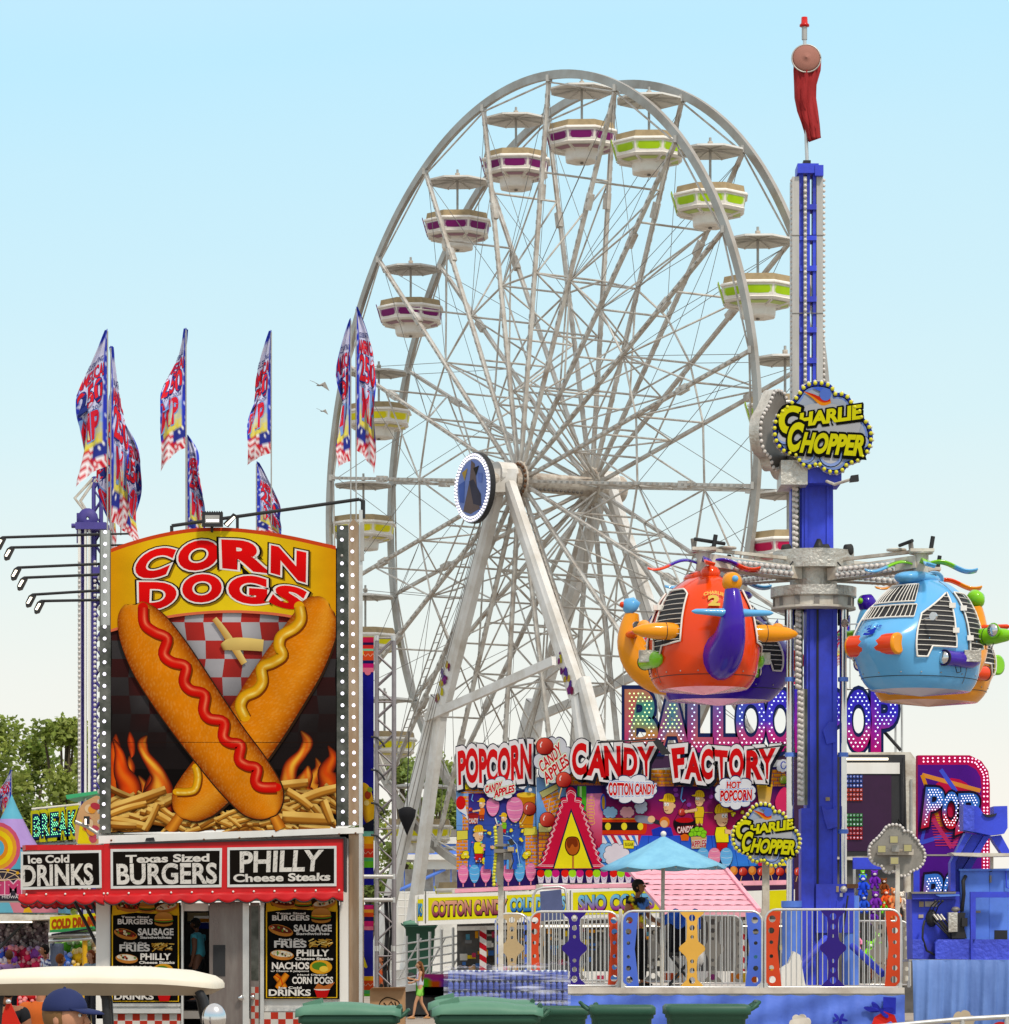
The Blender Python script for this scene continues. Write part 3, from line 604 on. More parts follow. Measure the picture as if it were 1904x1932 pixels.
b.box((x0+.12, Y0+.14, zt-.12), (x1, Y0+3.1, zt-.08), 'steel_grey'); b.build('awning_wing', FS)
def panel(q, txts):
    b = MB(); cx = sum(p[0] for p in q)/4; b.pprism(q, Y0-.025, .03, 'chrome'); f = b.build('menu_sign', FS)
    A = Art(Y0-.028); q2 = [(x+(4.5 if x < cx else -4.5), y+(5 if k < 2 else -5)) for k, (x, y) in enumerate(q)]
    A.poly(q2, '#17120e'); Rr = random.Random(int(cx))
    for t, qq, big in txts:
        A.text(t, qq, '#e4dfd8', .0, .035 if not big else .03)
        if big:
            A.up(); xa, xb = qq[0][0], qq[1][0]; ya, yb = qq[0][1], qq[2][1]
            for k in range(int((xb-xa)*1.1)):
                x = Rr.uniform(xa, xb); y = Rr.uniform(ya, yb); l = Rr.uniform(1.5, 5); A.line([(x, y), (x+l*.8, y-l*.9)], .45, '#17120e', lift=False)
    A.build('lettering', f)
panel([(39, 1607), (191, 1604), (192, 1675), (39, 1679)], [('Ice Cold', [(53, 1615), (130, 1613), (130, 1627), (54, 1629)], 0), ('DRINKS', [(42, 1634), (174, 1630), (175, 1668), (42, 1672)], 1)])
panel([(208.5, 1602), (419, 1600), (418, 1674), (209, 1677)], [('Texas Sized', [(238, 1614), (394, 1611), (394, 1625), (238, 1628)], 0), ('BURGERS', [(221, 1631), (408, 1629), (408, 1666), (222, 1668)], 1)])
panel([(429, 1599), (635, 1596), (635, 1672), (429, 1674)], [('PHILLY', [(454, 1608), (608, 1605), (604, 1642), (454, 1645)], 1), ('Cheese Steaks', [(441, 1650), (623, 1647), (622, 1661), (442, 1664)], 0)])
def valance(mb, xa, xb, ya, yb, y, w=36., drop=9.):
    n = int((xb-xa)/3); rows = []
    for i in range(n+1):
        x = xa+(xb-xa)*i/n; t = (x-xa)/w; dz = drop*(.15+abs(math.sin(PI*t))**.8*.95); yt = ya+(yb-ya)*i/n; row = []
        for k in range(4): q = P(x, yt+(11+dz)*k/3, y); q.y += .018*math.sin(2*PI*t)*k/3-.01*k; row.append(q)
        rows.append(row)
    mb.grid(rows, 'red_gloss'); 
    for i in range(n): a = P(xa+(xb-xa)*i/n, 0, y); 
    k_ = [rows[i][3] for i in range(0, n+1)]; mb.tube(k_, .012, 'black', 5)
b = MB(); valance(b, 196, 648, 1687, 1680, Y0-.01); b.build('valance', FS, thick=.01)
b = MB(); valance(b, 35, 197, 1687, 1687, Y0-.01); b.build('valance', FS, thick=.01)
b = MB(); valance(b, 40, 187, 1697, 1700, Y0+3.1, 14, 5); b.build('valance', FS, thick=.01)
b = MB()
for x in (50, 87, 123, 159, 196, 203, 243, 283, 323, 362, 401, 440, 479, 518, 557, 596, 640): b.ball(P(x, 1688-.014*(x-40), Y0-.02), .022, 'tub_white', nu=8, nv=4)
b.build('snap_button', FS)
b = MB()
for x0_, y0_, x1_, y1_ in ((137, 1694, 187, 1790), (155, 1696, 188, 1760), (172, 1700, 188, 1735)): b.tube([P(x0_, y0_, SD+1.2), P(x1_, y1_, SD+1.2)], .035, 'black', 8)
b.build('awning_strut', FS)
# menu posters
def burger(A, x, y, s):
    A.disc(x, y+s*.35, s, s*.35, '#b8782e'); A.disc(x, y+s*.15, s*1.05, s*.28, '#3a1c0c'); A.disc(x, y+s*.02, s*1.08, s*.22, '#4f8a1e'); A.disc(x, y-.05*s, s*.98, s*.16, '#c8281a'); A.disc(x, y-s*.12, s*1.02, s*.14, '#e8b030')
    A.poly([(x+s*math.cos(a), y-s*.12-s*.75*abs(math.sin(a))**.8) for a in [PI*k/12 for k in range(13)]], lambda px, py: mixc(lin('#e0a050'), lin('#a8641c'), (py-y+s)/s)); 
def sub(A, x, y, s, a=.2, fill='#6a2414'):
    c, n = math.cos(a), math.sin(a); A.disc(x, y, s, s*.42, '#c07a30', rot=a); A.disc(x+n*s*.06, y-s*.1, s*.9, s*.26, fill, rot=a)
    R2 = random.Random(int(x*7+y))
    for k in range(14): t = R2.uniform(-.75, .75)*s; A.disc(x+t*c, y-s*.1+t*n+R2.uniform(-.12, .12)*s, s*.12, s*.07, R2.choice(['#d8c090', '#c83c20', '#5c8a28', '#e8d8b0', '#40180c']), rot=R2.uniform(0, 3), n=8)
def friesicon(A, x, y, s):
    R2 = random.Random(int(x))
    for k in range(26): a = R2.uniform(-.7, .7); px = x+R2.uniform(-1, 1)*s; py = y+R2.uniform(-.35, .4)*s; A.line([(px-s*.3*math.cos(a), py-s*.3*math.sin(a)), (px+s*.3*math.cos(a), py+s*.3*math.sin(a))], s*.11, R2.choice(['#e8bc58', '#d09a34', '#f2d484', '#b07820']))
def poster(x0, y0, x1, y1):
    w, h = x1-x0, y1-y0; D2 = D1-.04
    b = MB(); b.pbox(x0, y0, x1, y1, D2, .05, 'black'); f = b.build('menu_poster', FS); A = Art(D2-.003)
    def q(u0, v0, u1, v1): return (x0+u0*w, y0+v0*h, x0+u1*w, y0+v1*h)
    A.rect(x0, y0, x1, y1, '#0e0c0b'); A.poly([(x0+w*.03, y0), (x1-w*.03, y0), (x1-w*.02, y0+h*.13), (x0+w*.7, y0+h*.115), (x0+w*.35, y0+h*.10), (x0+w*.02, y0+h*.13)], '#e8b81c'); A.poly([(x0+w*.05, y0), (x1-w*.05, y0), (x1-w*.1, y0+h*.07), (x0+w*.5, y0+h*.085), (x0+w*.1, y0+h*.07)], '#3a2416')
    sub(A, x0+w*.25, y0+h*.045, w*.17, .15); burger(A, x0+w*.52, y0+h*.05, w*.11); sub(A, x0+w*.8, y0+h*.05, w*.16, -.2, '#d8d0b8')
    A.line([(x0+w*.03, y0+h*.12), (x0+w*.03, y0+h*.985), (x0+w*.97, y0+h*.985), (x0+w*.97, y0+h*.12)], w*.018, '#e8b81c')
    def T(t, u0, v0, u1, v1, bd=.035, c='#e6e1da'): A.text(t, q(u0, v0, u1, v1), c, 0, bd)
    T('Texas Sized', .16, .135, .55, .155); T('BURGERS', .11, .165, .60, .215); burger(A, x0+w*.76, y0+h*.175, w*.13)
    sub(A, x0+w*.22, y0+h*.315, w*.17, .25); T('SAUSAGE', .40, .26, .90, .325); T('Sandwiches', .43, .335, .87, .36)
    T('Fresh Cut', .20, .395, .52, .415); T('FRIES', .14, .42, .56, .485); friesicon(A, x0+w*.76, y0+h*.44, w*.13)
    sub(A, x0+w*.24, y0+h*.56, w*.16, .1, '#e0d8c4'); T('PHILLY', .44, .51, .86, .57); T('Cheese Steaks', .42, .585, .92, .61)
    T('NACHOS', .11, .635, .60, .70); T('w/ Cheese & Jalapenos', .09, .712, .60, .733, .02); A.disc(x0+w*.76, y0+h*.68, w*.15, h*.07, '#d89a20'); A.disc(x0+w*.74, y0+h*.67, w*.1, h*.04, '#4e8022'); A.disc(x0+w*.8, y0+h*.7, w*.06, h*.03, '#e8c040')
    A.ribbon([(x0+w*.15, y0+h*.76, w*.04), (x0+w*.22, y0+h*.82, w*.045), (x0+w*.29, y0+h*.89, w*.03)], lambda t, u: mixc(lin('#e08a18'), lin('#8a3a04'), u*u), 4, 4); A.ribbon([(x0+w*.31, y0+h*.75, w*.04), (x0+w*.24, y0+h*.82, w*.045), (x0+w*.17, y0+h*.89, w*.03)], lambda t, u: mixc(lin('#e08a18'), lin('#8a3a04'), u*u), 4, 4); A.line([(x0+w*.15, y0+h*.76), (x0+w*.23, y0+h*.8), (x0+w*.25, y0+h*.86)], 1.6, '#d01808')
    T('Hand Dipped', .45, .75, .84, .77, .02); T('CORN DOGS', .38, .78, .92, .845); T('Ice Cold', .20, .875, .50, .897); T('DRINKS', .07, .905, .62, .965)
    A.poly([(x0+w*.67, y0+h*.90), (x0+w*.88, y0+h*.90), (x0+w*.84, y0+h*.985), (x0+w*.71, y0+h*.985)], '#c01414'); A.disc(x0+w*.775, y0+h*.90, w*.11, h*.014, '#e8e0d8'); A.poly([(x0+w*.67, y0+h*.90), (x0+w*.72, y0+h*.84), (x0+w*.8, y0+h*.87), (x0+w*.95, y0+h*.83), (x0+w*.88, y0+h*.90)], '#b86428')
    A.build('menu_artwork', f)
poster(208.5, 1703, 341, 1892); poster(499, 1696, 640, 1885)
# doorway
mat('dark_room', (.03, .03, .033), .7); mat('door_skin', (.16, .13, .12), .25, .5, .3, 2, (.35, .33, .3), streak=True)
b = MB(); b.pbox(342, 1695, 346, 1951, D1-.06, .15, 'aluminium'); b.pbox(491, 1692, 498, 1951, D1-.06, .15, 'aluminium'); b.pbox(346, 1704, 393, 1719, D1+.02, .08, 'white_panel'); b.build('door_frame', FS)
b = MB(); b.pprism([(395, 1703), (466, 1700), (466, 1951), (395, 1951)], D1-.1, .04, 'door_skin'); b.pbox(402, 1783, 425, 1842, D1-.115, .02, 'black'); b.pbox(458, 1700, 470, 1951, D1-.12, .03, 'aluminium'); d = b.build('door', FS)
b = MB(); b.ball(P(454, 1883, D1-.2), .06, 'chrome'); b.tube([P(454, 1883, D1-.2), P(454, 1883, D1-.1)], .02, 'chrome'); b.build('handle', d)
b = MB(); b.pbox(472, 1703, 490, 1951, D1-.03, .04, 'door_skin'); b.pbox(474, 1710, 488, 1850, D1-.04, .015, 'dark_mirror'); A = Art(D1-.04)
for j in range(7):
    for i in range(2): A.rect(474+i*7, 1862+j*12, 481+i*7, 1874+j*12, '#b04030' if (i+j) % 2 else '#b8b4ac', lift=False)
d = b.build('door', FS); A.build('chequered_trim', d); b = MB(); b.ball(P(477, 1881, D1-.12), .05, 'chrome'); b.build('handle', d)
b = MB(); b.pbox(347, 1719, 394, 1951, D1+1.9, .05, 'dark_room'); b.pbox(354, 1722, 392, 1738, D1+1.85, .04, 'tan_vinyl'); b.pbox(366, 1728, 394, 1745, D1+1.8, .04, 'aluminium')
b.pbox(375, 1733, 394, 1740, D1+1.78, .02, 'print', '#e8901c'); b.pbox(375, 1741, 394, 1752, D1+1.78, .02, 'print', '#2a3a9a'); b.build('back_window', FS)
# lights on top of the billboard
b = MB(); b.tube([P(324, 992, SD+.2), P(678, 942, SD+.2)], .035, 'black', 8); b.tube([P(324, 992, SD+.2), P(324, 1010, SD+.2)], .035, 'black', 8); b.tube([P(685, 944, SD+.2), P(685, 978, SD+.2)], .045, 'black', 8); b.tube([P(678, 942, SD+.2), P(685, 946, SD+.2)], .03, 'black', 8); b.tube([P(448, 974, SD+.2), P(448, 1008, SD+.2)], .03, 'black', 8); b.build('top_light_rail', FS)
b = MB(); b.pbox(381, 966, 420, 993, SD-.3, .12, 'black'); b.pbox(387, 972, 414, 987, SD-.31, .02, 'steel_grey'); b.pbox(389, 980, 413, 984, SD-.315, .01, 'bulb')
for k in range(9): b.pbox(382+k*4.4, 964, 383.5+k*4.4, 967, SD-.3, .12, 'black')
b.tube([P(400, 993, SD-.2), P(400, 1003, SD-.1)], .03, 'black'); b.build('floodlight', FS)
b = MB(); b.pprism([(421, 988), (440, 968), (447, 972), (430, 994)], SD-.2, .1, 'black'); b.pprism([(425, 989), (441, 974), (444, 976), (429, 992)], SD-.21, .01, 'warm_lamp'); b.build('floodlight', FS)
for xe, ye, yb in ((1, 1015, 1008), (17, 1034, 1029), (30, 1072, 1064), (42, 1091, 1084), (58, 1123, 1114), (74, 1135, 1132)):
    b = MB(); b.tube([P(xe+3, ye-1, SD+.1), P(188, yb, SD+.1)], .028, 'black', 8); 
    if yb < 1030: b.tube([P(188, yb, SD+.1), P(243, yb-1, SD+.1)], .02, 'black', 8)
    hx, hy = (xe-6, ye+8); b.pprism([(xe+2, ye-3), (xe+8, ye), (xe-2, ye+20), (xe-9, ye+22), (xe-10, ye+14), (xe-4, ye+1)], SD-.05, .22, 'black'); b.pprism([(xe-1, ye+3), (xe+3, ye+4), (xe-4, ye+16), (xe-8, ye+15)], SD-.06, .012, 'warm_lamp'); b.build('arm_light', FS)
# ------------------------------------------------------------------ feather flags
def flagart(u, v):
    """printed colour of the celebration flag at u (hoist..fly 0..1), v (bottom..top 0..1)"""
    s = math.sin(u*31+v*57)*math.sin(u*17-v*41)
    if v < .10: return lin('#c42030') if int((v+.05*math.sin(u*6))*55) % 2 else lin('#e8e4e8')
    if v < .2: 
        if u < .5: return lin('#24308c') if s < .75 else lin('#f0f0f4')
        return lin('#c8202c') if int((v+.04*math.sin(u*6))*40) % 2 else lin('#e8e4e8')
    if u < .14 or u > .93: return lin('#2838b8') if s < .6 else lin('#c8d0f0')
    if v > .93: return lin('#2c3cb4')
    if v < .42: return mixc(lin('#e0d040'), lin('#90b0e0'), min(1, max(0, (v-.2)*5+.3*s)))
    if v > .78: return mixc(lin('#dcd4dc'), lin('#98a8e0'), .4+.3*s)
    return mixc(lin('#dcdcf0'), lin('#7c94e0'), .25+.25*s)
def flag(mb, base, h, w, ang, curl=0., seed=0, top_taper=.25, z0=0.):
    """cloth hanging from a pole at base (world point of flag foot), height h, width w, blowing towards ang"""
    R = random.Random(seed); nu, nv = 15, 40; a = [R.uniform(0, 6) for _ in range(4)]
    def pt(u, v, lift=0.):
        tz = v; ww = w*(1-max(0, (v-.72)/.28)**1.6*.92); th = ang+curl*(v-.5)+.28*math.sin(v*5+a[0])+u*.45*math.sin(v*7+a[1])
        r = u*ww; fold = .07*math.sin(u*13+v*9+a[2])*u
        z = z0+h*tz-r*.85*(.7+.3*math.sin(v*4+a[3]))*(.3+u*.7)
        n = V((-math.sin(th), math.cos(th), 0)); return base+V((math.cos(th)*r*.72, math.sin(th)*r*.72, z))+n*(fold+lift)
    mb.grid([[pt(i/nu, j/nv) for i in range(nu+1)] for j in range(nv+1)], 'fabric', None, True, lambda j, i: flagart(i/nu, j/nv))
    def txt(t, u0, v0, u1, v1, col, ocol, bold=.03, sl=0.):
        for off, c, l in ((.035, ocol, 1), (0., col, 2)):
            if c is None: continue
            bx = tbox(t); vs, fs = glyphs(t, off+bold, 0., 3)
            for sd_ in (-1, 1):
                q = []
                for x, y in vs:
                    uu = (x-bx[0])/(bx[1]-bx[0]); vv = (y-bx[2])/(bx[3]-bx[2]); uu2 = 1-uu if math.cos(ang) < 0 else uu
                    q.append(pt(max(0, min(1, u0+(u1-u0)*uu2)), v0+(v1-v0)*vv+sl*uu2, sd_*.006*l))
                mb.add(q, fs, 'fabric', c)
    txt('CELEBRATING', .18, .79, .88, .825, '#23307c', None, .01, .03); txt('AMERICA!', .14, .68, .96, .77, '#d8202c', '#23307c', .02, .03); txt('250', .2, .50, .94, .67, '#d8202c', '#23307c', .03); txt('1776  2026', .2, .455, .92, .485, '#23307c', None, .0); txt('MP', .32, .25, .95, .44, '#d01c34', '#7aa0dc', .04)
def flagpole(px, ptop, pflag, pbot, D, w, ang, seed, label, curl=0., side=None):
    w *= .84
    b0 = P(px, pbot, D); T = thing('flag', (b0.x, D, b0.z), label, 'flag', 'celebration flags on poles'); b = MB(); zt = P(px, ptop, D).z; zf = P(px, pflag, D).z
    b.tube([b0, V((b0.x, D, zt-.05))], .014, 'steel_grey', 7); b.build('pole', T)
    b = MB(); flag(b, V((b0.x, D, zf)), zt-zf, w, ang, curl, seed); b.build('banner', T); return T
FD = 70.4
flagpole(203, 620, 880, 1000, FD, 1.05, PI*.92, 3, 'wide celebration flag at the left front corner above the corn dog billboard')
flagpole(209, 652, 985, 1005, FD+1.0, .62, .5, 9, 'folded flag directly behind the wide flag at the left front corner', .5)
flagpole(214, 730, 1005, 1008, FD+2.0, .8, 2.2, 12, 'half hidden flag between the left corner flags, its foot at the billboard top')
flagpole(228, 790, 1000, 1010, FD+2.6, .72, .25, 15, 'lower right flag of the left cluster, showing red AMERICA letters')
flagpole(351, 618, 845, 1000, FD, .85, PI*.9, 21, 'second tall flag from the left, its top blown to the left', -.9)
flagpole(353, 820, 1010, 1012, FD+2.4, .62, -.2, 25, 'low flag behind the billboard at the foot of the second tall flag')
flagpole(512, 622, 855, 1000, FD, .8, PI*.88, 31, 'third tall flag from the left, furled narrow on its pole', -.5)
flagpole(484, 870, 1006, 1010, FD+2.4, .85, .0, 37, 'low flag showing a red 250 below the third tall flag')
flagpole(662, 600, 870, 990, FD, .5, PI*.9, 41, 'narrow flag on the left pole of the right corner pair', -.3)
flagpole(672, 578, 850, 990, FD+.3, .66, .15, 45, 'flag on the right pole of the right corner pair, against the ferris wheel rim', .3)
# flags behind the helicopters, on the balloon stand
flagpole(1176, 1165, 1240, 1300, 96, .55, .1, 51, 'small flag beside the curved orange helicopter tail', 0)
flagpole(1232, 1160, 1232, 1300, 96, .8, PI*.95, 52, 'small flag between the orange helicopter and its curved tail', 0)
flagpole(1468, 1168, 1235, 1300, 96, .8, PI*.95, 53, 'small flag right of the orange helicopter behind the light blue propeller', 0)
flagpole(1604, 1160, 1240, 1300, 96, .8, PI*.95, 54, 'small flag between the blue tower and the light blue helicopter', 0)
flagpole(22, 1452, 1540, 1575, 110, .7, PI*.9, 56, 'small flag above the left funhouse roof, in front of the trees')
for c, l, s_ in ((P(603, 727, 110), 'larger bird flying left of the ferris wheel', .34), (P(608, 776, 120), 'smaller distant bird below the larger bird', .22)):
    T = thing('bird', c, l, 'bird', 'birds in the sky'); b = MB(); b.ball(c, (s_*.3, s_*.12, s_*.08), 'steel_dark', nu=8, nv=5); b.ball(c+V((s_*.3, 0, .01)), s_*.06, 'steel_dark', nu=6, nv=4); b.build('body', T)
    for sg in (-1, 1): b = MB(); b.add([c+V((.1*s_, 0, 0)), c+V((-.1*s_, 0, 0)), c+V((sg*s_*.5, .05, s_*.35)), c+V((sg*s_*.9, .05, sg*-s_*.5))], [(0, 1, 2), (0, 2, 3)], 'steel_dark'); b.build('wing', T, thick=.01)
# ------------------------------------------------------------------ charlie chopper ride
TD = 57.3; TX = P(1545, 0, TD).x
RT = thing('chopper_ride', (TX, TD, 0), 'tall blue central tower of the chopper ride with chrome rods and bulb strips', 'tower ride')
mat('tread', (.55, .53, .48), .35, .5, .4, 4, (.2, .16, .12), bump=1.); mat('cream_steel', (.60, .57, .50), .42, 0, .5, 2, (.22, .14, .08)); mat('bulb_glass', (.62, .58, .55), .15, 0, .2, 3); mat('orange_dull', (.5, .2, .05), .5)
mat('windsock', (.33, .02, .022), .8, 0, .3, 3)
b = MB(); b.pbox(1510, 318, 1539, 735, TD, .02, 'blue_paint')
b.v = []; b.f = []; b.m = []; b.c = []; b.s = []
for x0, x1 in ((1508, 1516), (1523, 1528.5), (1534, 1540)): b.pbox(x0, 322, x1, 760, TD-.1, .3, 'blue_paint')
for k in range(7): b.pbox(1509, 385+k*58, 1541, 395+k*58, TD-.13, .36, 'blue_paint')
b.pbox(1505, 308, 1545, 326, TD-.2, .5, 'blue_paint'); b.pbox(1538, 311, 1554, 331, TD-.22, .2, 'blue_paint'); b.pbox(1516, 302, 1530, 308, TD-.1, .2, 'black'); b.build('upper_mast', RT)
b = MB(); b.pbox(1495, 333, 1508, 770, TD-.12, .5, 'mast_grey' if mat('mast_grey', (.46, .45, .43), .4, .1, .4, 1.5, streak=True) else ''); b.pbox(1541, 333, 1553, 770, TD-.12, .5, 'mast_grey'); b.pbox(1516.5, 333, 1522.5, 760, TD-.16, .06, 'steel_grey')
for y in (443, 590): b.pbox(1494.5, y, 1553.5, y+1.2, TD-.13, .02, 'steel_dark')
b.build('mast_side_panel', RT)
b = MB()
for k in range(40):
    y = 340+k*10.2; b.ball(P(1494, y, TD-.05), .03, 'bulb_glass', nu=7, nv=4); b.ball(P(1554.5, y, TD-.05), .03, 'bulb_glass', nu=7, nv=4)
    if k < 39: b.ball(P(1519.5, y, TD-.18), .032, 'bulb_glass', nu=7, nv=4)
b.build('mast_bulb_strip', RT)
b = MB(); b.tube([P(1518, 50, TD), P(1521, 250, TD), P(1523, 305, TD)], .03, 'aluminium', 8); b.tube([P(1518, 52, TD), P(1518, 75, TD)], .045, 'steel_grey', 8); b.build('mast_pole', RT)
b = MB(); mat('red_lens', (.5, .01, .01), .2); b.lathe([(0, .1), (.05, .1), (.055, .0), (.08, -.02), (.08, -.05), (0, -.05)], P(1518, 44, TD), 'red_lens', 12); b.build('beacon', RT)
b = MB(); rt = Matrix.Rotation(math.radians(82), 3, 'X'); cR_ = P(1521.5, 110, TD-.1)
b.tube([cR_+rt @ V((.235*math.cos(2*PI*k/28), .235*math.sin(2*PI*k/28), 0)) for k in range(29)], .012, 'steel_grey', 6, caps=False)
mat('sock_inside', (.30, .13, .10), .8)
b.lathe([(.23, 0), (.2, .03), (.1, .05), (0, .055)], cR_, 'sock_inside', 24, rot=rt)
rows = []
for k, (xa, xb, y) in enumerate([(1498, 1549, 112), (1497, 1548, 133), (1499, 1541, 160), (1500, 1540, 185), (1505, 1543, 210), (1513, 1546, 235), (1520, 1548, 258), (1527, 1549, 268)]):
    rows.append([P(xa+(xb-xa)*j/10, y-(0 if k < 7 else j*.8), TD-.05+.2*abs(math.sin(j*1.1+k*.6))*.5+.12*math.sin(PI*j/10)*-1) for j in range(11)])
b.grid(rows, 'windsock'); b.build('windsock', RT, thick=.01)
# lower shaft
b = MB()
b.pprism([(1513, 905), (1572, 905), (1573, 1060), (1513, 1060)], TD-.2, .5, 'blue_paint'); b.pbox(1519, 900, 1524, 1060, TD-.23, .03, 'blue_paint'); b.pbox(1560, 900, 1565, 1060, TD-.23, .03, 'blue_paint')
b.pbox(1493, 905, 1513, 1060, TD-.1, .4, 'blue_paint'); b.pbox(1522, 1140, 1580, 1862, TD-.25, .55, 'blue_paint'); b.pbox(1528, 1150, 1536, 1862, TD-.29, .04, 'blue_paint'); b.pbox(1541, 1150, 1545, 1862, TD-.27, .02, 'black'); b.pbox(1572, 1150, 1579, 1862, TD-.29, .04, 'blue_paint')
b.pbox(1512, 1525, 1530, 1862, TD-.3, .5, 'blue_paint'); b.pprism([(1553, 1378), (1565, 1362), (1577, 1362), (1577, 1400), (1560, 1404)], TD-.34, .1, 'blue_paint'); b.pprism([(1550, 1520), (1560, 1528), (1573, 1526), (1580, 1520), (1580, 1560), (1562, 1565), (1556, 1548)], TD-.34, .1, 'blue_paint'); b.pbox(1558, 1504, 1566, 1511, TD-.3, .02, 'tan_vinyl')
b.build('shaft', RT)
b = MB()
for x0, x1, y0, y1, dd in ((1495, 1509, 915, 1045, TD-.24), (1501, 1515, 1152, 1300, TD-.34), (1505, 1524, 1300, 1519, TD-.34)):
    b = MB(); b.pbox(x0, y0, x1, y1, dd, .05, 'steel_grey'); b.pbox(x1-(x1-x0)*.3, y0, x1, y1, dd-.01, .01, 'dark_mirror')
    n = int((y1-y0)/10.5)
    for k in range(n):
        y = y0+6+k*10.5; b.ball(P(x0+3+(k % 2)*.6, y, dd-.03), .036, 'bulb_glass', nu=8, nv=5); b.ball(P(x0+8, y+2, dd-.03), .036, 'bulb_glass', nu=8, nv=5)
    b.build('shaft_bulb_strip', RT)
for xa, yb in ((1491, 1705), (1591, 1668)):
    b = MB(); b.tube([P(xa, 1150, TD-.2), P(xa, yb, TD-.2)], .06, 'chrome', 14)
    for y in (1278, 1420, 1565): b.tube([P(xa, y, TD-.2), P(xa, y+8, TD-.2)], .085, 'lightblue_paint', 12)
    b.tube([P(xa, 1150, TD-.1), P(xa, 1180, TD-.1)], .09, 'black', 12); b.build('chrome_rod', RT)
b = MB(); b.tube([P(1495, 1703, TD-.2), P(1495, 1862, TD-.2)], .165, 'lightblue_paint', 20); b.tube([P(1495, 1700, TD-.2), P(1495, 1712, TD-.2)], .18, 'lightblue_paint', 20); b.tube([P(1605, 1690, TD-.2), P(1605, 1862, TD-.2)], .14, 'lightblue_paint', 16); b.tube([P(1559, 1770, TD-.6), P(1495, 1840, TD-1.2)], .06, 'blue_paint', 10); b.tube([P(1608, 1785, TD-.5), P(1666, 1838, TD-1.2)], .06, 'blue_paint', 10)
b.pbox(1540, 1668, 1612, 1760, TD-.35, .5, 'blue_paint'); b.pbox(1598, 1668, 1620, 1676, TD-.4, .1, 'rust'); b.tube([P(1600, 1690, TD-.45), P(1596, 1720, TD-.5), P(1590, 1760, TD-.45)], .015, 'black'); b.pbox(1578, 1672, 1583, 1683, TD-.37, .02, 'tan_vinyl'); b.pbox(1585, 1685, 1590, 1692, TD-.37, .02, 'tub_white'); b.ball(P(1592, 1678, TD-.42), .06, 'tread', nu=8, nv=5)
b.tube([P(1566, 1700, TD-.5), P(1566, 1730, TD-.5)], .02, 'blue_paint'); b.tube([P(1580, 1700, TD-.5), P(1580, 1730, TD-.5)], .02, 'blue_paint'); b.build('tower_base', RT)
# rotating hub
hc = P(1535, 1095, TD); hz = hc.z
def zrow(y): return P(0, y, TD).z-hz
b = MB(); b.lathe([(0, zrow(1040)), (.66, zrow(1042)), (.66, zrow(1076)), (.40, zrow(1076)), (.38, zrow(1108)), (.70, zrow(1110)), (.70, zrow(1128)), (.66, zrow(1130))], hc, 'tread', 36, sm=False); b.build('hub_plate', RT)
b = MB(); b.lathe([(.64, zrow(1128)), (.63, zrow(1146)), (.69, zrow(1147)), (.69, zrow(1151)), (.3, zrow(1152))], hc, 'cream_steel', 36, sm=False)
for k in range(12): t = 2*PI*k/12; b.box(hc+V((.62*math.cos(t)-.04, .62*math.sin(t)-.04, zrow(1146))), hc+V((.62*math.cos(t)+.04, .62*math.sin(t)+.04, zrow(1130))), 'steel_dark')
b.build('hub_collar', RT)
b = MB(); 
for x in (1484, 1557, 1601): b.lathe([(0, -.05), (.09, -.05), (.09, .05), (0, .05)], P(x, 1037, TD-.3), 'rubber', 14, rot=Matrix.Rotation(PI/2, 3, 'Y') @ Matrix.Rotation(.6, 3, 'X'))
b.lathe([(0, -.1), (.05, -.1), (.11, .02), (.03, .2), (0, .2)], P(1545, 1040, TD-.4), 'black', 10); b.build('guide_roller', RT)
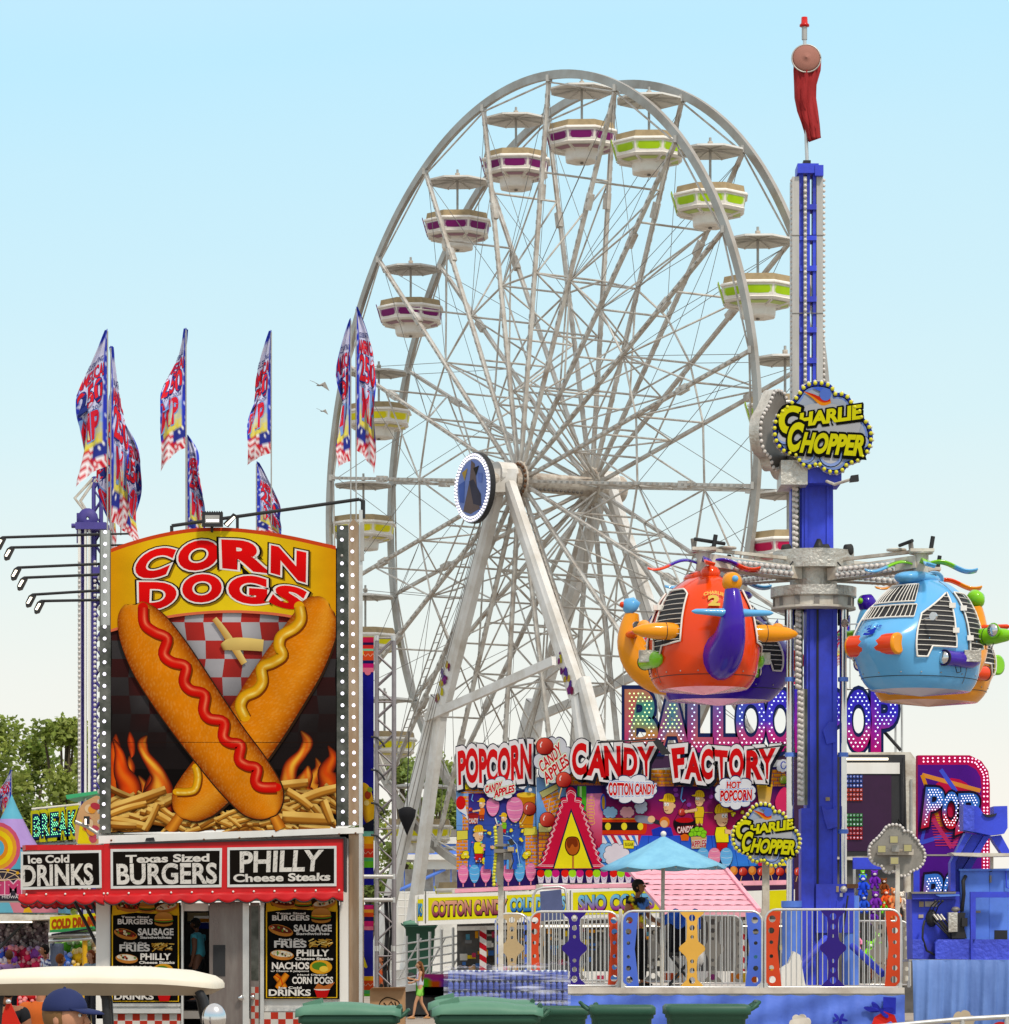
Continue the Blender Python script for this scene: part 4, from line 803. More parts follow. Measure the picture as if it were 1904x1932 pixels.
# helicopters
HN = []
def heli(c, hd, cols, num, label):
    """c: centre of cabin; hd: heading angle; cols: body, tail, tip, stabiliser, wing, pod, roller, cap"""
    R3 = Matrix.Rotation(hd, 3, 'Z'); base = c+V((0, 0, -.9))
    T = thing('helicopter', base, label, 'helicopter', 'helicopter cabins hanging from the chopper ride')
    W = lambda v: c+R3 @ V(v)
    rp_ = [(0, .78), (.04, .86), (.12, .94), (.3, 1.0), (.42, 1.0), (.58, .94), (.70, .85), (.80, .73), (.88, .58), (.94, .42), (.98, .24), (1, .0)]
    def rr(t):
        for (a, p), (b_, q) in zip(rp_, rp_[1:]):
            if t <= b_: k = (t-a)/(b_-a); k = k if t < .1 else k; return p+(q-p)*k
        return 0
    def S(th, t, o=0.):
        r = rr(t); ca, sa = math.cos(th), math.sin(th); e = 2/2.5; x = math.copysign(abs(ca)**e, ca); y = math.copysign(abs(sa)**e, sa)
        L_ = (1.12-.34*max(0, t-.5)/.5 if ca > 0 else .98); nose = .30*math.exp(-((t-.36)/.17)**2)*max(0, ca)**4
        rx = r if ca > 0 else r**(1-.42*abs(ca)); p = V((x*(L_*rx+nose+o), y*(.84*r+o), -.88+1.82*t+(.0 if t < .99 else 0)+o*(t-.4)))
        return W(p)
    b = MB(); n = 40; rows = [[S(2*PI*j/n, t) for j in range(n+1)] for t in [0, .02, .06, .1, .14, .2, .28, .36, .42, .5, .58, .65, .72, .78, .84, .88, .92, .95, .97, .99, 1]]
    b.grid(rows, 'fibreglass', cols[0]); b.build('cabin', T)
    b = MB(); b.grid([[S(2*PI*j/n, 0)*(1-k)+W((0, 0, -.96))*k for j in range(n+1)] for k in (0, .3, .6, 1)], 'fibreglass', mixc(lin(cols[0]), lin('#c88a9a'), .5)); b.build('underside', T)
    b = MB(); b.ball(W((-.35, 0, .93)), (.16, .16, .13), 'fibreglass', cols[0]); b.ball(W((.1, 0, .9)), (.5, .28, .12), 'fibreglass', cols[0], rot=R3); b.build('roof_fairing', T); b = MB(); b.tube([S(2*PI*j/40, .10, .004) for j in range(41)], .005, 'black', 4, caps=False); b.tube([S(PI/2+.06, t_, .004) for t_ in [k/20 for k in range(1, 20)]], .004, 'steel_dark', 4); b.tube([S(-PI/2-.06, t_, .004) for t_ in [k/20 for k in range(1, 20)]], .004, 'steel_dark', 4)
    for k in range(16): b.ball(S(2*PI*k/16, .13, .003), .012, 'steel_grey', nu=6, nv=4)
    b.build('seam', T)
    for sd_ in (1, -1):
        for th0, th1, ta, tb, sk_ in ((42, 82, .27, .83, .25), (94, 138, .27, .84, 0)):
            b = MB(); n1, n2 = 8, 12
            def wt(u, v):
                th = th0+(th1-th0)*u; lo, hi = ta, tb
                if th0 < 60: hi = tb-.20*(1-u)**1.2; lo = ta-.01+.09*max(0, min(1, (u-.25)*8))
                else: lo = ta+.09*max(0, min(1, (u-.25)*8))+.05*max(0, u-.5); hi = tb-.12*max(0, u-.8)*2
                return math.radians(th)*sd_, lo+(hi-lo)*v
            b.grid([[S(*wt(i/n1, j/n2), .008) for i in range(n1+1)] for j in range(n2+1)], 'dark_room'); wn = b.build('window', T)
            b = MB(); k_ = 11
            for j in range(1, 13):
                tj = ta+(tb-ta)*j/13; seg = [math.radians(th0+(th1-th0)*i/12)*sd_ for i in range(13) if wt(i/12, 0)[1] < tj < wt(i/12, 1)[1]]
                if len(seg) > 1: b.tube([S(a_, tj, .03) for a_ in seg], .0055, 'tub_white', 4)
            edge = [S(*wt(i/8, 0), .03) for i in range(9)]+[S(*wt(1, j/8), .03) for j in range(1, 9)]+[S(*wt(1-i/8, 1), .03) for i in range(1, 9)]+[S(*wt(0, 1-j/8), .03) for j in range(1, 9)]
            b.tube(edge, .016, 'tub_white', 6, caps=False)
            for v in (.3, .75): b.box(S(*wt(1 if th0 < 60 else 0, v), .03)-V((.05, .05, .04)), S(*wt(1 if th0 < 60 else 0, v), .03)+V((.05, .05, .04)), 'tub_white')
            b.build('window_bars', wn)
    for a, c2, ta, tb in ((-26, 30, .74, .90), (-30, 34, .60, .71)):
        b = MB(); b.grid([[S(math.radians(a+(c2-a)*i/10), ta+(tb-ta)*j/6, .008) for i in range(11)] for j in range(7)], 'dark_room'); wn = b.build('windscreen', T); b = MB()
        for i in range(0, 13): b.tube([S(math.radians(a+(c2-a)*i/12), ta+(tb-ta)*j/5, .03) for j in range(6)], .008, 'tub_white', 4)
        for t in (ta, tb): b.tube([S(math.radians(a+(c2-a)*i/10), t, .03) for i in range(11)], .014, 'tub_white', 5)
        b.build('window_bars', wn)
    # tail
    b = MB(); b.tube([W(p) for p in smooth([V(q) for q in ((-.55, 0, -.38), (-1.0, 0, -.40), (-1.32, 0, -.22), (-1.48, 0, .06), (-1.50, 0, .34), (-1.46, 0, .58))], 4, False)], [(.24*(1-k/20.)**1.1+.11, .33*(1-k/20.)+.11) for k in range(21)], 'fibreglass', 18, cols[1]); tl = b.build('tail', T)
    b = MB(); b.tube([W((-1.40, 0, .62)), W((-1.42, 0, .64)), W((-1.50, 0, .70)), W((-1.60, 0, .72)), W((-1.62, 0, .72))], [.05, .15, .16, .10, .04], 'fibreglass', 16, cols[2]); b.ball(W((-1.63, 0, .72)), .05, 'fibreglass', cols[3]); b.build('tail_tip', tl)
    for sd_ in (-1, 1): b = MB(); b.tube([W((-1.50, sd_*y, .20+.02*y)) for y in (.05, .12, .25, .45, .6, .66)], [(.11, .07), (.11, .075), (.09, .06), (.07, .05), (.05, .04), (.01, .01)], 'fibreglass', 14, cols[3]); b.build('stabiliser', tl)
    for sd_ in (-1, 1):
        b = MB(); b.tube([W((-.62, sd_*y, -.02)) for y in (.42, .46, .6, .8, 1.0, 1.2, 1.32, 1.36)], [.02, .09, .125, .14, .13, .10, .05, .01], 'fibreglass', 16, cols[4]); b.tube([W((-.62, sd_*.82, -.02)), W((-.62, sd_*.83, -.02))], .143, 'black', 16)
        b.tube([W((-.62, sd_*1.1, .04)), W((-.40, sd_*1.1, .05))], [.03, .12], 'fibreglass', 14, cols[4]); b.tube([W((-.55, sd_*.85, -.14)), W((-.56, sd_*.85, -.22)), W((-.56, sd_*.95, -.24)), W((-.56, sd_*1.0, -.14))], .008, 'black', 5); wg = b.build('wing', T)
        b = MB(); b.ball(W((-.39, sd_*1.1, .05)), (.04, .10, .10), 'chrome', rot=R3); b.build('headlight', wg)
        b = MB(); b.tube([W((x, sd_*.82, -.42)) for x in (.52, .48, .3, 0, -.2, -.35, -.42)], [.12, .125, .12, .135, .13, .08, .01], 'fibreglass', 16, cols[5]); b.box(W((-.05, sd_*.95, -.38))-V((.13, .1, .08)), W((-.05, sd_*.95, -.38))+V((.13, .08, .10)), 'tread')
        b.tube([W((.1, sd_*.84, -.53)), W((.1, sd_*.84, -.62)), W((.2, sd_*.84, -.64)), W((.24, sd_*.84, -.55))], .008, 'black', 5); pd = b.build('pod', T)
        b = MB(); b.ball(W((.53, sd_*.82, -.42)), (.04, .10, .10), 'chrome', rot=R3); b.tube([W((.50, sd_*.82, -.42)), W((.52, sd_*.82, -.42))], .13, 'black', 16); b.build('headlight', pd)
        b = MB(); b.tube([W((.78, sd_*.62, .18)), W((.85, sd_*.85, .18))], .012, 'chrome', 5); b.tube([W((.83, sd_*.86, .2)), W((.87, sd_*.86, .2))], .065, 'chrome', 14); b.build('mirror', T)
    # nose roller
    b = MB(); b.tube([W((1.22, y, -.22)) for y in (-.44, .44)], .17, 'fibreglass', 20, cols[6]); rl = b.build('nose_roller', T)
    b = MB()
    for sd_ in (-1, 1): b.tube([W((1.22, sd_*.43, -.22)), W((1.22, sd_*.46, -.22)), W((1.22, sd_*.475, -.22))], [.172, .172, .14], 'fibreglass', 20, cols[7])
    b.build('roller_cap', rl); b = MB(); b.tube([W((1.22, -.05, -.22)), W((1.22, .05, -.22))], .19, 'fibreglass', 20, cols[0]); b.ball(W((1.16, 0, -.02)), (.15, .09, .16), 'fibreglass', cols[0], rot=R3); b.build('nose_band', T)
    # rotor
    b = MB(); b.tube([c+V((0, 0, .93)), c+V((0, 0, 1.30))], .12, 'cream_steel', 16); b.tube([c+V((0, 0, 1.30)), c+V((0, 0, 1.33))], .19, 'tread', 16); b.tube([c+V((0, 0, .90)), c+V((0, 0, .96))], .25, 'black', 16); b.build('rotor_mast', T)
    for k, (da, ln) in enumerate(((0, 1), (PI, 1), (PI/2, 1), (-PI/2, 1))):
        a = da+.06; d = V((math.cos(a), math.sin(a), 0)); nn = V((-d.y, d.x, 0)); b = MB(); rows = []
        for i in range(17):
            t = i/16; r = .12+.78*t; z = 1.10+.07*math.sin(t*5.2+.4)-.02*t; w_ = .05*(1+.5*t); p = c+d*r+V((0, 0, z)); rows.append([p-nn*w_+V((0, 0, .02)), p+nn*w_-V((0, 0, .02))])
        b.grid(rows, 'fibreglass', None, True, lambda i, j: lin(cols[8]) if i < 9 else lin(cols[9])); b.build('rotor_blade', T, thick=.025)
    # number on the nose and tail side
    b = MB()
    for th, t, s_ in (((0.0), .46, 1),) if num == '3' else ((PI-.10, .72, 1),):
        for tx, x0, x1, y0, y1, bd in (('CHARLIE', -.16, .16, .12, .175, .03), (num, -.075, .075, -.07, .09, .06)):
            bx = tbox(tx); vs, fs = glyphs(tx, bd, 0., 4); q = []; p0 = S(th, t); upv = (S(th, t+.03)-S(th, t-.03)).normalized(); rt_ = (S(th+.2, t)-S(th-.2, t)); rt_ = rt_.normalized(); nr_ = rt_.cross(upv).normalized()
            for x, y in vs:
                u = (x-bx[0])/(bx[1]-bx[0]); v = (y-bx[2])/(bx[3]-bx[2]); lx = x0+(x1-x0)*u; lz = y0+(y1-y0)*v-(.35*lx*lx*4 if y0 > 0 else 0)
                q.append(p0+rt_*lx+upv*lz+nr_*(.035-.25*lx*lx))
            b.add(q, fs, 'print', cols[10])
    b.build('number', T)
    HN.append((c, T)); return T
OR, PU, YE, LB, GR, BL = '#e0420c', '#3a16a0', '#e6920a', '#5ea8dc', '#7cc41a', '#2040c0'
heli(P(1328, 1197, 55.7), math.radians(104), (OR, PU, YE, LB, YE, GR, YE, PU, PU, OR, '#f0d060'), '2', 'orange helicopter seen from behind with purple tail, yellow wings and the number 2')
heli(P(1738, 1200, 55.7), math.radians(227), (LB, YE, GR, OR, GR, PU, OR, YE, GR, LB, '#2038c0'), '3', 'light blue helicopter with barred windows and an orange nose roller, numbered 3')
heli(P(1355, 1224, 59.0), math.radians(8), (PU, YE, LB, OR, OR, GR, LB, OR, PU, LB, '#f0d060'), '1', 'dark purple helicopter behind the orange one, with a curved yellow tail')
heli(P(1752, 1226, 59.0), math.radians(40), (YE, LB, PU, GR, LB, OR, PU, GR, OR, YE, '#2038c0'), '4', 'yellow orange helicopter mostly hidden behind the light blue one')
for c, T in HN:
    b = MB(); top = c+V((0, 0, 1.22)); h = V((hc.x, hc.y, top.z)); d = (V((top.x, top.y, 0))-V((hc.x, hc.y, 0))).normalized(); a = h+d*.45; nn = V((-d.y, d.x, 0))
    for s_ in (-1, 1): b.beam(a+nn*.16*s_+V((0, 0, -.12)), top+nn*.12*s_+V((0, 0, -.05)), .05, .20, 'cream_steel')
    b.beam(a+V((0, 0, .12)), top+V((0, 0, .13)), .08, .05, 'cream_steel'); b.beam(a+V((0, 0, -.2)), top+V((0, 0, -.08)), .26, .03, 'cream_steel')
    b.box(top+V((-.19, -.19, .10)), top+V((.19, .19, .15)), 'cream_steel'); b.tube([top+V((.15, 0, .12)), top+V((.19, 0, .36))], .035, 'black', 8); b.tube([top+V((-.15, 0, .12)), top+V((-.17, 0, .30))], .04, 'steel_dark', 8)
    b.tube([top+V((-.15, -.1, .28)), top-d*.45+V((0, -.1, .24))], .03, 'black', 8); b.lathe([(0, 0), (.16, .02), (.16, .05), (0, .07)], top-d*.5+V((0, 0, .15)), 'cream_steel', 14); b.tube([a+V((0, -.2, .1)), a+d*.2+V((0, -.25, -.1)), a+d*.45+V((0, -.2, -.05))], .012, 'black', 6)
    am = b.build('arm', RT); b = MB()
    for s_ in (-1, 1):
        p0 = a.lerp(top, .12)+nn*.19*s_; p1 = a.lerp(top, .78)+nn*.16*s_; b.beam(p0+V((0, 0, -.12)), p1+V((0, 0, -.08)), .02, .18, 'chrome')
        for k in range(22): p = p0.lerp(p1, (k+.5)/22); b.ball(p+nn*.03*s_+V((0, 0, -.06 if k % 2 else -.15)), .04, 'bulb_glass', nu=8, nv=5)
    b.build('arm_bulb_strip', am)
# cloud shaped signs
CL = [(690, 180), (760, 140), (870, 128), (985, 160), (1020, 215), (1035, 250), (1110, 250), (1180, 285), (1222, 350), (1245, 385), (1312, 440), (1330, 505), (1405, 590), (1440, 700), (1430, 800), (1400, 880), (1355, 935), (1290, 985), (1215, 1012), (1170, 1030), (1140, 1080), (1060, 1118), (960, 1108), (890, 1060), (850, 1010), (800, 1050), (720, 1052), (660, 1015), (620, 940), (560, 915), (470, 880), (400, 800), (368, 690), (372, 590), (405, 500), (470, 430), (535, 375), (590, 315), (640, 255)]
def cloud_sign(cx, cy, s, D, label, art=True, rz=0., depth=.18, back=False, box=None):
    f = lambda x, y: (cx+(x-905)*.1758*s, cy+(y-620)*.1758*s); T = thing('cloud_sign', P(cx, cy, D), label, 'sign', 'cloud shaped ride signs')
    o = smooth([f(*p) for p in CL], 3); b = MB(); b.pprism(o, D, depth, box or ('steel_dark' if back else 'blue_paint'), side='tread'); b.build('sign_box', T); A = Art(D-.003); sc2 = s
    if art:
        A.poly(o, '#2c3aa8'); 
        def ins(k): return [(cx+(x-cx)*k, cy+1.5*s+(y-cy)*k) for x, y in o]
        A.poly(ins(.925), '#10121c'); A.poly(ins(.90), '#7d96d8'); A.poly(ins(.85), '#a8b2c4')
        for x, y, r in ((720, 905, 105), (990, 920, 130), (1230, 880, 70), (1330, 780, 70), (500, 720, 90)): A.disc(*f(x, y), r*.1758*s, r*.1758*s, '#10121c'); A.disc(*f(x, y), r*.165*s, r*.165*s, '#90a8e4'); A.disc(*f(x-5, y-12), r*.14*s, r*.14*s, '#c2c4cc')
        A.disc(*f(900, 600), 72*s, 42*s, '#b4b6bc')
        A.ribbon([f(700, 240)+(.5*s,), f(800, 290)+(4*s,), f(900, 350)+(7*s,), f(985, 340)+(4*s,)], lambda t, u: lin('#e8901c') if u > .1 else lin('#c83018'), 6, 5); A.ribbon([f(800, 195)+(1*s,), f(880, 215)+(4*s,), f(980, 225)+(2*s,)], lambda t, u: lin('#4468d8'), 4, 4); A.disc(*f(930, 270), 11*s, 12*s, '#5878d0')
        ol = ((.085, '#0e0e0a'),)
        for t, q, sh_ in (('C', [(430, 415), (650, 405), (640, 640), (455, 700)], .1), ('HARLIE', [(668, 480), (1308, 385), (1306, 525), (655, 612)], 0), ('C', [(545, 590), (692, 590), (650, 860), (525, 880)], .1), ('HOPPER', [(700, 688), (1350, 722), (1325, 925), (662, 885)], .12)):
            A.word(t, [f(*p) for p in q], '#d8d412', ol, .05, sh_, sh=(1.2*s, 2.2*s, '#0e0e0a'))
    A.build('sign_face', T); bb = MB(); tot = 0; ln = [0]
    for i in range(len(o)): tot += (V(o[i])-V(o[(i+1) % len(o)])).length; ln.append(tot)
    nb = 46; mat('yellow_bulb', (.62, .58, .03), .3); i = 0
    for k in range(nb):
        d = tot*k/nb
        while ln[i+1] < d: i += 1
        p = V(o[i]).lerp(V(o[(i+1) % len(o)]), (d-ln[i])/(ln[i+1]-ln[i])); p = V((cx, cy))+(p-V((cx, cy)))*(.965 if art else .97)
        bb.ball(P(p.x, p.y, D-.02), .034*s**.5, 'yellow_bulb' if art else 'bulb_glass', nu=8, nv=5)
        p2 = V((cx, cy))+(p-V((cx, cy)))*1.035
        if art: bb.ball(P(p2.x, p2.y, D+.09), .03*s**.5, 'bulb_glass', nu=6, nv=4)
    bb.build('sign_bulb', T); return T
s1 = cloud_sign(1553, 806, 1.0, TD-.75, 'large charlie chopper cloud sign mounted high on the blue tower'); 
s2 = cloud_sign(1446, 1575, .69, 53.2, 'small charlie chopper cloud sign on a grey post beside the lightblue umbrella')
b = MB(); b.pbox(1439, 1625, 1452, 1862, 53.35, .1, 'cream_steel'); b.build('post', s2)
s3 = cloud_sign(1474, 818, .95, TD-.1, 'dark rear side of the cloud sign left of the large tower sign', art=False, back=True); s3.rotation_euler = (0, 0, math.radians(58))
b = MB(); b.pbox(1474, 868, 1524, 914, TD-.62, .9, 'tread'); b.pbox(1524.5, 881, 1588, 911, TD-.6, .85, 'blue_paint'); b.pbox(1490, 850, 1560, 868, TD-.5, .7, 'steel_dark'); b.build('sign_mount', RT)
b = MB(); b.tube([P(1560, 908, TD-.7), P(1575, 914, TD-1.0), P(1604, 905, TD-1.3)], .025, 'cream_steel', 8); b.pprism([(1606, 897), (1620, 895), (1621, 907), (1604, 909)], TD-1.4, .12, 'black'); b.build('sign_floodlight', RT)
mat('galvanised', (.30, .28, .25), .5, .4, .4, 3); s4 = cloud_sign(1693, 1604, .575, 55.0, 'grey back of a cloud sign carrying four floodlights, beside the prize stall', art=False, box='galvanised')
b = MB(); b.pbox(1690, 1630, 1698, 1865, 54.95, .08, 'cream_steel'); b.build('post', s4)
b = MB(); b.pbox(1656, 1602, 1724, 1613, 54.9, .06, 'cream_steel'); b.pbox(1683, 1595, 1697, 1607, 54.85, .06, 'steel_grey'); b.build('light_bracket', s4)
for x, y in ((1687, 1584), (1664, 1602), (1713, 1600), (1688, 1624)):
    b = MB(); b.pbox(x-8.5, y-7.5, x+8.5, y+7.5, 54.75, .08, 'steel_dark'); b.pbox(x-7, y-6, x+7, y+6, 54.745, .01, 'print', '#c8c08c'); b.build('floodlight', s4)
# ------------------------------------------------------------------ candy factory stand
CD = 85.0
def c2(x, y): return (811.3+.18828*x, 1358.5+.18828*y)
def c3(x, y): return (1113.3+.2180*x, 1358.5+.2180*y)
o_ = P(1170, HY, CD); CS = thing('candy_stand', (o_.x, CD, 0), 'brightly printed popcorn and candy factory stand with yellow menu strip', 'candy stand')
def bricks(A, x0, y0, x1, y1, bw=14, bh=7, rot=0., clip=None):
    A.up(); R = random.Random(int(x0)); cx, cy = (x0+x1)/2, (y0+y1)/2; n = int((y1-y0)/bh)+1
    for j in range(n):
        ox = -(j % 2)*bw/2
        for i in range(int((x1-x0)/bw)+2):
            a = max(x0, x0+ox+i*bw+.5); b_ = min(x1, x0+ox+(i+1)*bw-.5); c = y0+j*bh+.5; d = min(y1, y0+(j+1)*bh-.5)
            if b_-a < 1 or d-c < .8: continue
            q = [(a, c), (b_, c), (b_, d), (a, d)]
            if rot: q = [(cx+(x-cx)*math.cos(rot)-(y-cy)*math.sin(rot), cy+(x-cx)*math.sin(rot)+(y-cy)*math.cos(rot)) for x, y in q]
            t = lin('#e8760c'); u = lin('#f0a828'); A.poly(q, lambda x, y, y0_=c, y1_=d: mixc(u, t, 0 if y < (y0_+y1_)/2 else 1), lift=False)
def floss(A, x, y, rx, ry, col, seed=0):
    A.disc(x, y, rx*1.06, ry*1.04, '#282448'); o = [(x+rx*math.cos(a)*(1-.18*math.sin(a)), y+ry*math.sin(a)) for a in [2*PI*k/24 for k in range(24)]]; A.poly(o, col); c2_ = mixc(lin(col), (1, 1, 1), .45); c3_ = mixc(lin(col), (.3, 0, .4), .3)
    for k in range(5):
        yy = y-ry*.7+ry*.34*k; ww = rx*math.sqrt(max(0, 1-((yy-y)/ry)**2))*.85; A.line([(x-ww+2*ww*t, yy+ry*.10*math.sin(PI*t)) for t in (0, .25, .5, .75, 1)], ry*.05, c3_ if k % 2 else c2_, lift=k == 0)
def apple(A, x, y, r, col='#c80c10', ol='#2a0a10', stick=None):
    if stick: A.line([(x, y), stick], r*.16+.8, ol); A.line([(x, y), stick], r*.16, '#e8b878')
    A.disc(x, y, r*1.07, r*1.08, ol); A.poly([(x+r*math.cos(a)*(1+.05*math.cos(3*a)), y+r*math.sin(a)*(1-.10*(math.sin(a) > .9))) for a in [2*PI*k/24 for k in range(24)]], lambda px, py: mixc(mixc(lin(col), (1, .25, .15), .35), tuple(c*.45 for c in lin(col)), ((px-x+py-y)/r+1)/2)); A.line([(x-r*.45, y+r*.1), (x-r*.5, y-r*.2), (x-r*.3, y-r*.55)], r*.13, '#f8e8e8')
def popc(A, x, y, s, seed=0):
    R = random.Random(seed); l = [(x+R.uniform(-.5, .5)*s, y+R.uniform(-.6, .6)*s, R.uniform(.4, .65)*s) for _ in range(5)]
    for a, b_, r in l: A.disc(a, b_, r+.7, r+.7, '#2a1c08', lift=a == l[0][0]); A.d -= .0004
    for a, b_, r in l: A.disc(a, b_, r, r, '#f4e022', lift=a == l[0][0]); A.d -= .0004
    A.disc(x, y, s*.3, s*.25, '#f8f0a0')
def worker(A, x, y, s, f=1, shirt='#f0e020', pants='#d01c20', full=True):
    """generic cartoon sweet maker in a yellow cap"""
    X = lambda a, b_: (x+a*s*f, y+b_*s); sk = '#f0c090'; ol = '#2c1a10'
    def pl(pts, c): A.poly([X(*p) for p in pts], ol); m_ = V((sum(p[0] for p in pts)/len(pts), sum(p[1] for p in pts)/len(pts))); A.poly([X(*(m_+(V(p)-m_)*.93)) for p in pts], c)
    if full:
        pl([(-.42, 1.9), (.45, 1.9), (.4, 2.6), (.05, 2.6), (0, 2.2), (-.05, 2.6), (-.4, 2.6)], pants); pl([(-.45, .75), (.3, .7), (.5, 1.1), (.55, 1.95), (-.45, 1.95), (-.55, 1.3)], shirt); pl([(.2, .9), (.5, .95), (1.35, 1.15), (1.4, 1.4), (.9, 1.35), (.2, 1.25)], sk); A.disc(*X(1.4, 1.28), .2*s, .18*s, sk)
        A.line([X(-.25, 2.6), X(-.25, 2.8)], .14*s, sk); A.line([X(.2, 2.6), X(.2, 2.8)], .14*s, sk); A.disc(*X(-.15, 2.85), .22*s, .08*s, '#4a2a18'); A.disc(*X(.3, 2.85), .22*s, .08*s, '#4a2a18')
    pl(smooth([(-.42, -.35), (.38, -.4), (.45, 0), (.42, .45), (.2, .72), (-.2, .72), (-.45, .35)], 3), sk); A.disc(*X(-.46, .05), .13*s, .18*s, sk)
    pl(smooth([(-.55, -.25), (-.5, -.8), (-.1, -1.05), (.35, -.95), (.5, -.55), (.85, -.48), (.8, -.36), (.2, -.3)], 3), '#f0c41c')
    for k in range(4): A.line([X(-.35+.22*k, -.35), X(-.25+.18*k, -.9)], .03*s, '#b07808')
    for dx in (.08, .3): A.disc(*X(dx, -.08), .1*s, .15*s, '#f8f8f8'); A.disc(*X(dx+.03, -.04), .035*s, .05*s, '#101010')
    A.disc(*X(.32, .17), .14*s, .1*s, '#e8a878'); A.line([X(.05, .4), X(.2, .48), X(.35, .4)], .05*s, '#802018')
def bubble(A, cx, cy, rx, ry, lines, seed=1, n=10):
    A.poly(cloud(cx, cy, rx*1.03, ry*1.05, n, seed=seed), '#26285a'); A.poly(cloud(cx, cy, rx*.985, ry*.97, n, seed=seed), '#e6e8f0')
    for t, q, oc in lines: A.word(t, q, '#cf1014', ((.10, oc), (.065, '#f4f0f0')), .045, .05)
# back boxes
b = MB(); mat('stand_dark', (.11, .105, .10), .6, 0, .5, 3)
L0 = [c2(262, 300), c2(600, 250), c2(1035, 235), c2(1060, 580), c2(1095, 1655), c2(272, 1690)]
b.pprism(L0, CD, .3, 'aluminium'); b.pprism([c2(1065, 570), c3(1710, 340), c3(1700, 1385), c2(1090, 1640)], CD+.02, .3, 'aluminium'); b.build('sign_frame', CS)
A = Art(CD-.004, eps=.0002)
# --- left panel
A.poly([c2(262, 640), c2(1060, 600), c2(1080, 1655), c2(272, 1685)], lambda x, y: mixc(lin('#86b6ee'), lin('#3c8ae8'), (y-1480)/180))
A.poly([c2(385, 740), c2(950, 700), c2(950, 1230), c2(870, 1500), c2(380, 1500)], lambda x, y: mixc(lin('#3a1c78'), lin('#3a78e0'), (y-1500)/140))
for x in (420, 520, 860, 920): A.line([c2(x, 1210), c2(x-(40 if x < 700 else -60), 1500)], .9, '#1c2c6a')
bricks(A, c2(310, 0)[0], c2(0, 650)[1], c2(560, 0)[0], c2(0, 735)[1], 13, 6.5); bricks(A, c2(265, 0)[0], c2(0, 1200)[1], c2(378, 0)[0], c2(0, 1500)[1], 12, 6.5); bricks(A, c2(325, 0)[0], c2(0, 760)[1], c2(385, 0)[0], c2(0, 1110)[1], 9, 6.5); bricks(A, c2(955, 0)[0], c2(0, 1150)[1], c2(1083, 0)[0], c2(0, 1500)[1], 12, 6.5)
for q in ([c2(268, 1110), c2(380, 1105), c2(380, 1195), c2(268, 1205)], [c2(940, 1070), c2(1083, 1065), c2(1083, 1150), c2(940, 1160)]): A.outl(q, 1.2, '#1c1a30', '#e8dc50')
A.poly([c2(272, 1520), c2(1085, 1500), c2(1085, 1655), c2(272, 1685)], '#2a1c62')
for k in range(7):
    x = 333+k*113; x_, y_ = c2(x, 1555-.03*x); A.line([(x_, y_+10), (x_, y_+24)], 2, '#e8a0a8'); floss(A, x_, y_, 9.6, 17.5, '#ee86b4' if k % 2 == 0 else '#5ab4ee')
A.poly([c2(265, 880), c2(345, 800), c2(385, 1005)], '#e8e8f0'); A.line([c2(300, 920), c2(360, 960)], 2, '#3878d8'); A.disc(*c2(310, 830), 9, 13, '#d81818'); A.poly([c2(870, 760), c2(1062, 740), c2(1030, 1080), c2(900, 1080)], lambda x, y: mixc(lin('#f0b018'), lin('#c87808'), abs(x-993)/18)); A.disc(*c2(965, 750), 18, 5, '#f4c838')
worker(A, *c2(520, 840), 11, -1, '#e8701c', '#b03c18'); A.disc(*c2(435, 950), 10, 4, '#8a1c20'); A.poly([c2(388, 950), c2(490, 950), c2(475, 1040), c2(400, 1040)], '#a02024'); apple(A, *c2(408, 898), 3.6, '#e02818'); A.text('CANDY', [c2(390, 990), c2(482, 985), c2(482, 1035), c2(390, 1035)], '#f0d8d0', 0, .03)
A.line([c2(430, 745), c2(418, 800), c2(436, 815)], 1.6, '#6ab0f0')
apple(A, *c2(998, 890), 12.5, '#c0241c', stick=c2(910, 1050)); worker(A, *c2(740, 985), 10.5, -1, '#8acc20', '#d01c20'); floss(A, *c2(630, 870), 12, 18, '#ea84b6'); floss(A, *c2(850, 900), 15.5, 24, '#ea84b6'); A.line([c2(655, 980), c2(680, 1060)], 2.4, '#f0e8e8')
worker(A, *c2(490, 1150), 18.5, 1, '#f2e61c', '#cc1c20')
popc(A, *c2(385, 650), 8.5, 1); popc(A, *c2(356, 1345), 8.5, 2); popc(A, *c2(972, 1340), 9, 3); popc(A, *c2(560, 1425), 8.5, 4)
for k, (x, y) in enumerate(((595, 1135), (815, 1110), (925, 1110), (915, 1200), (860, 1310))): popc(A, *c2(x, y), 3.6, 20+k)
RA = random.Random(77)
for k in range(26): xx = RA.uniform(395, 940); yy = RA.uniform(1010, 1470); A.disc(*c2(xx, yy), RA.uniform(1, 2.2), RA.uniform(1, 2.2), RA.choice(['#8cc8f8', '#f4e060', '#e868b0', '#58d0c0']), n=8, lift=k == 0)
for x0_, x1_, c_ in ((560, 600, '#2c5ac8'), (780, 830, '#58a8f0'), (830, 850, '#2c5ac8')): A.poly([c2(x0_, 1215), c2(x1_, 1210), c2(x1_+25, 1495), c2(x0_-15, 1495)], c_)
A.line([c2(610, 1180), c2(700, 1150), c2(800, 1170), c2(870, 1250), c2(900, 1460)], 1.2, '#b8dcf8')
for yy in (1060, 1365): A.line([c2(262, yy), c2(1085, yy-15)], .5, '#202848')
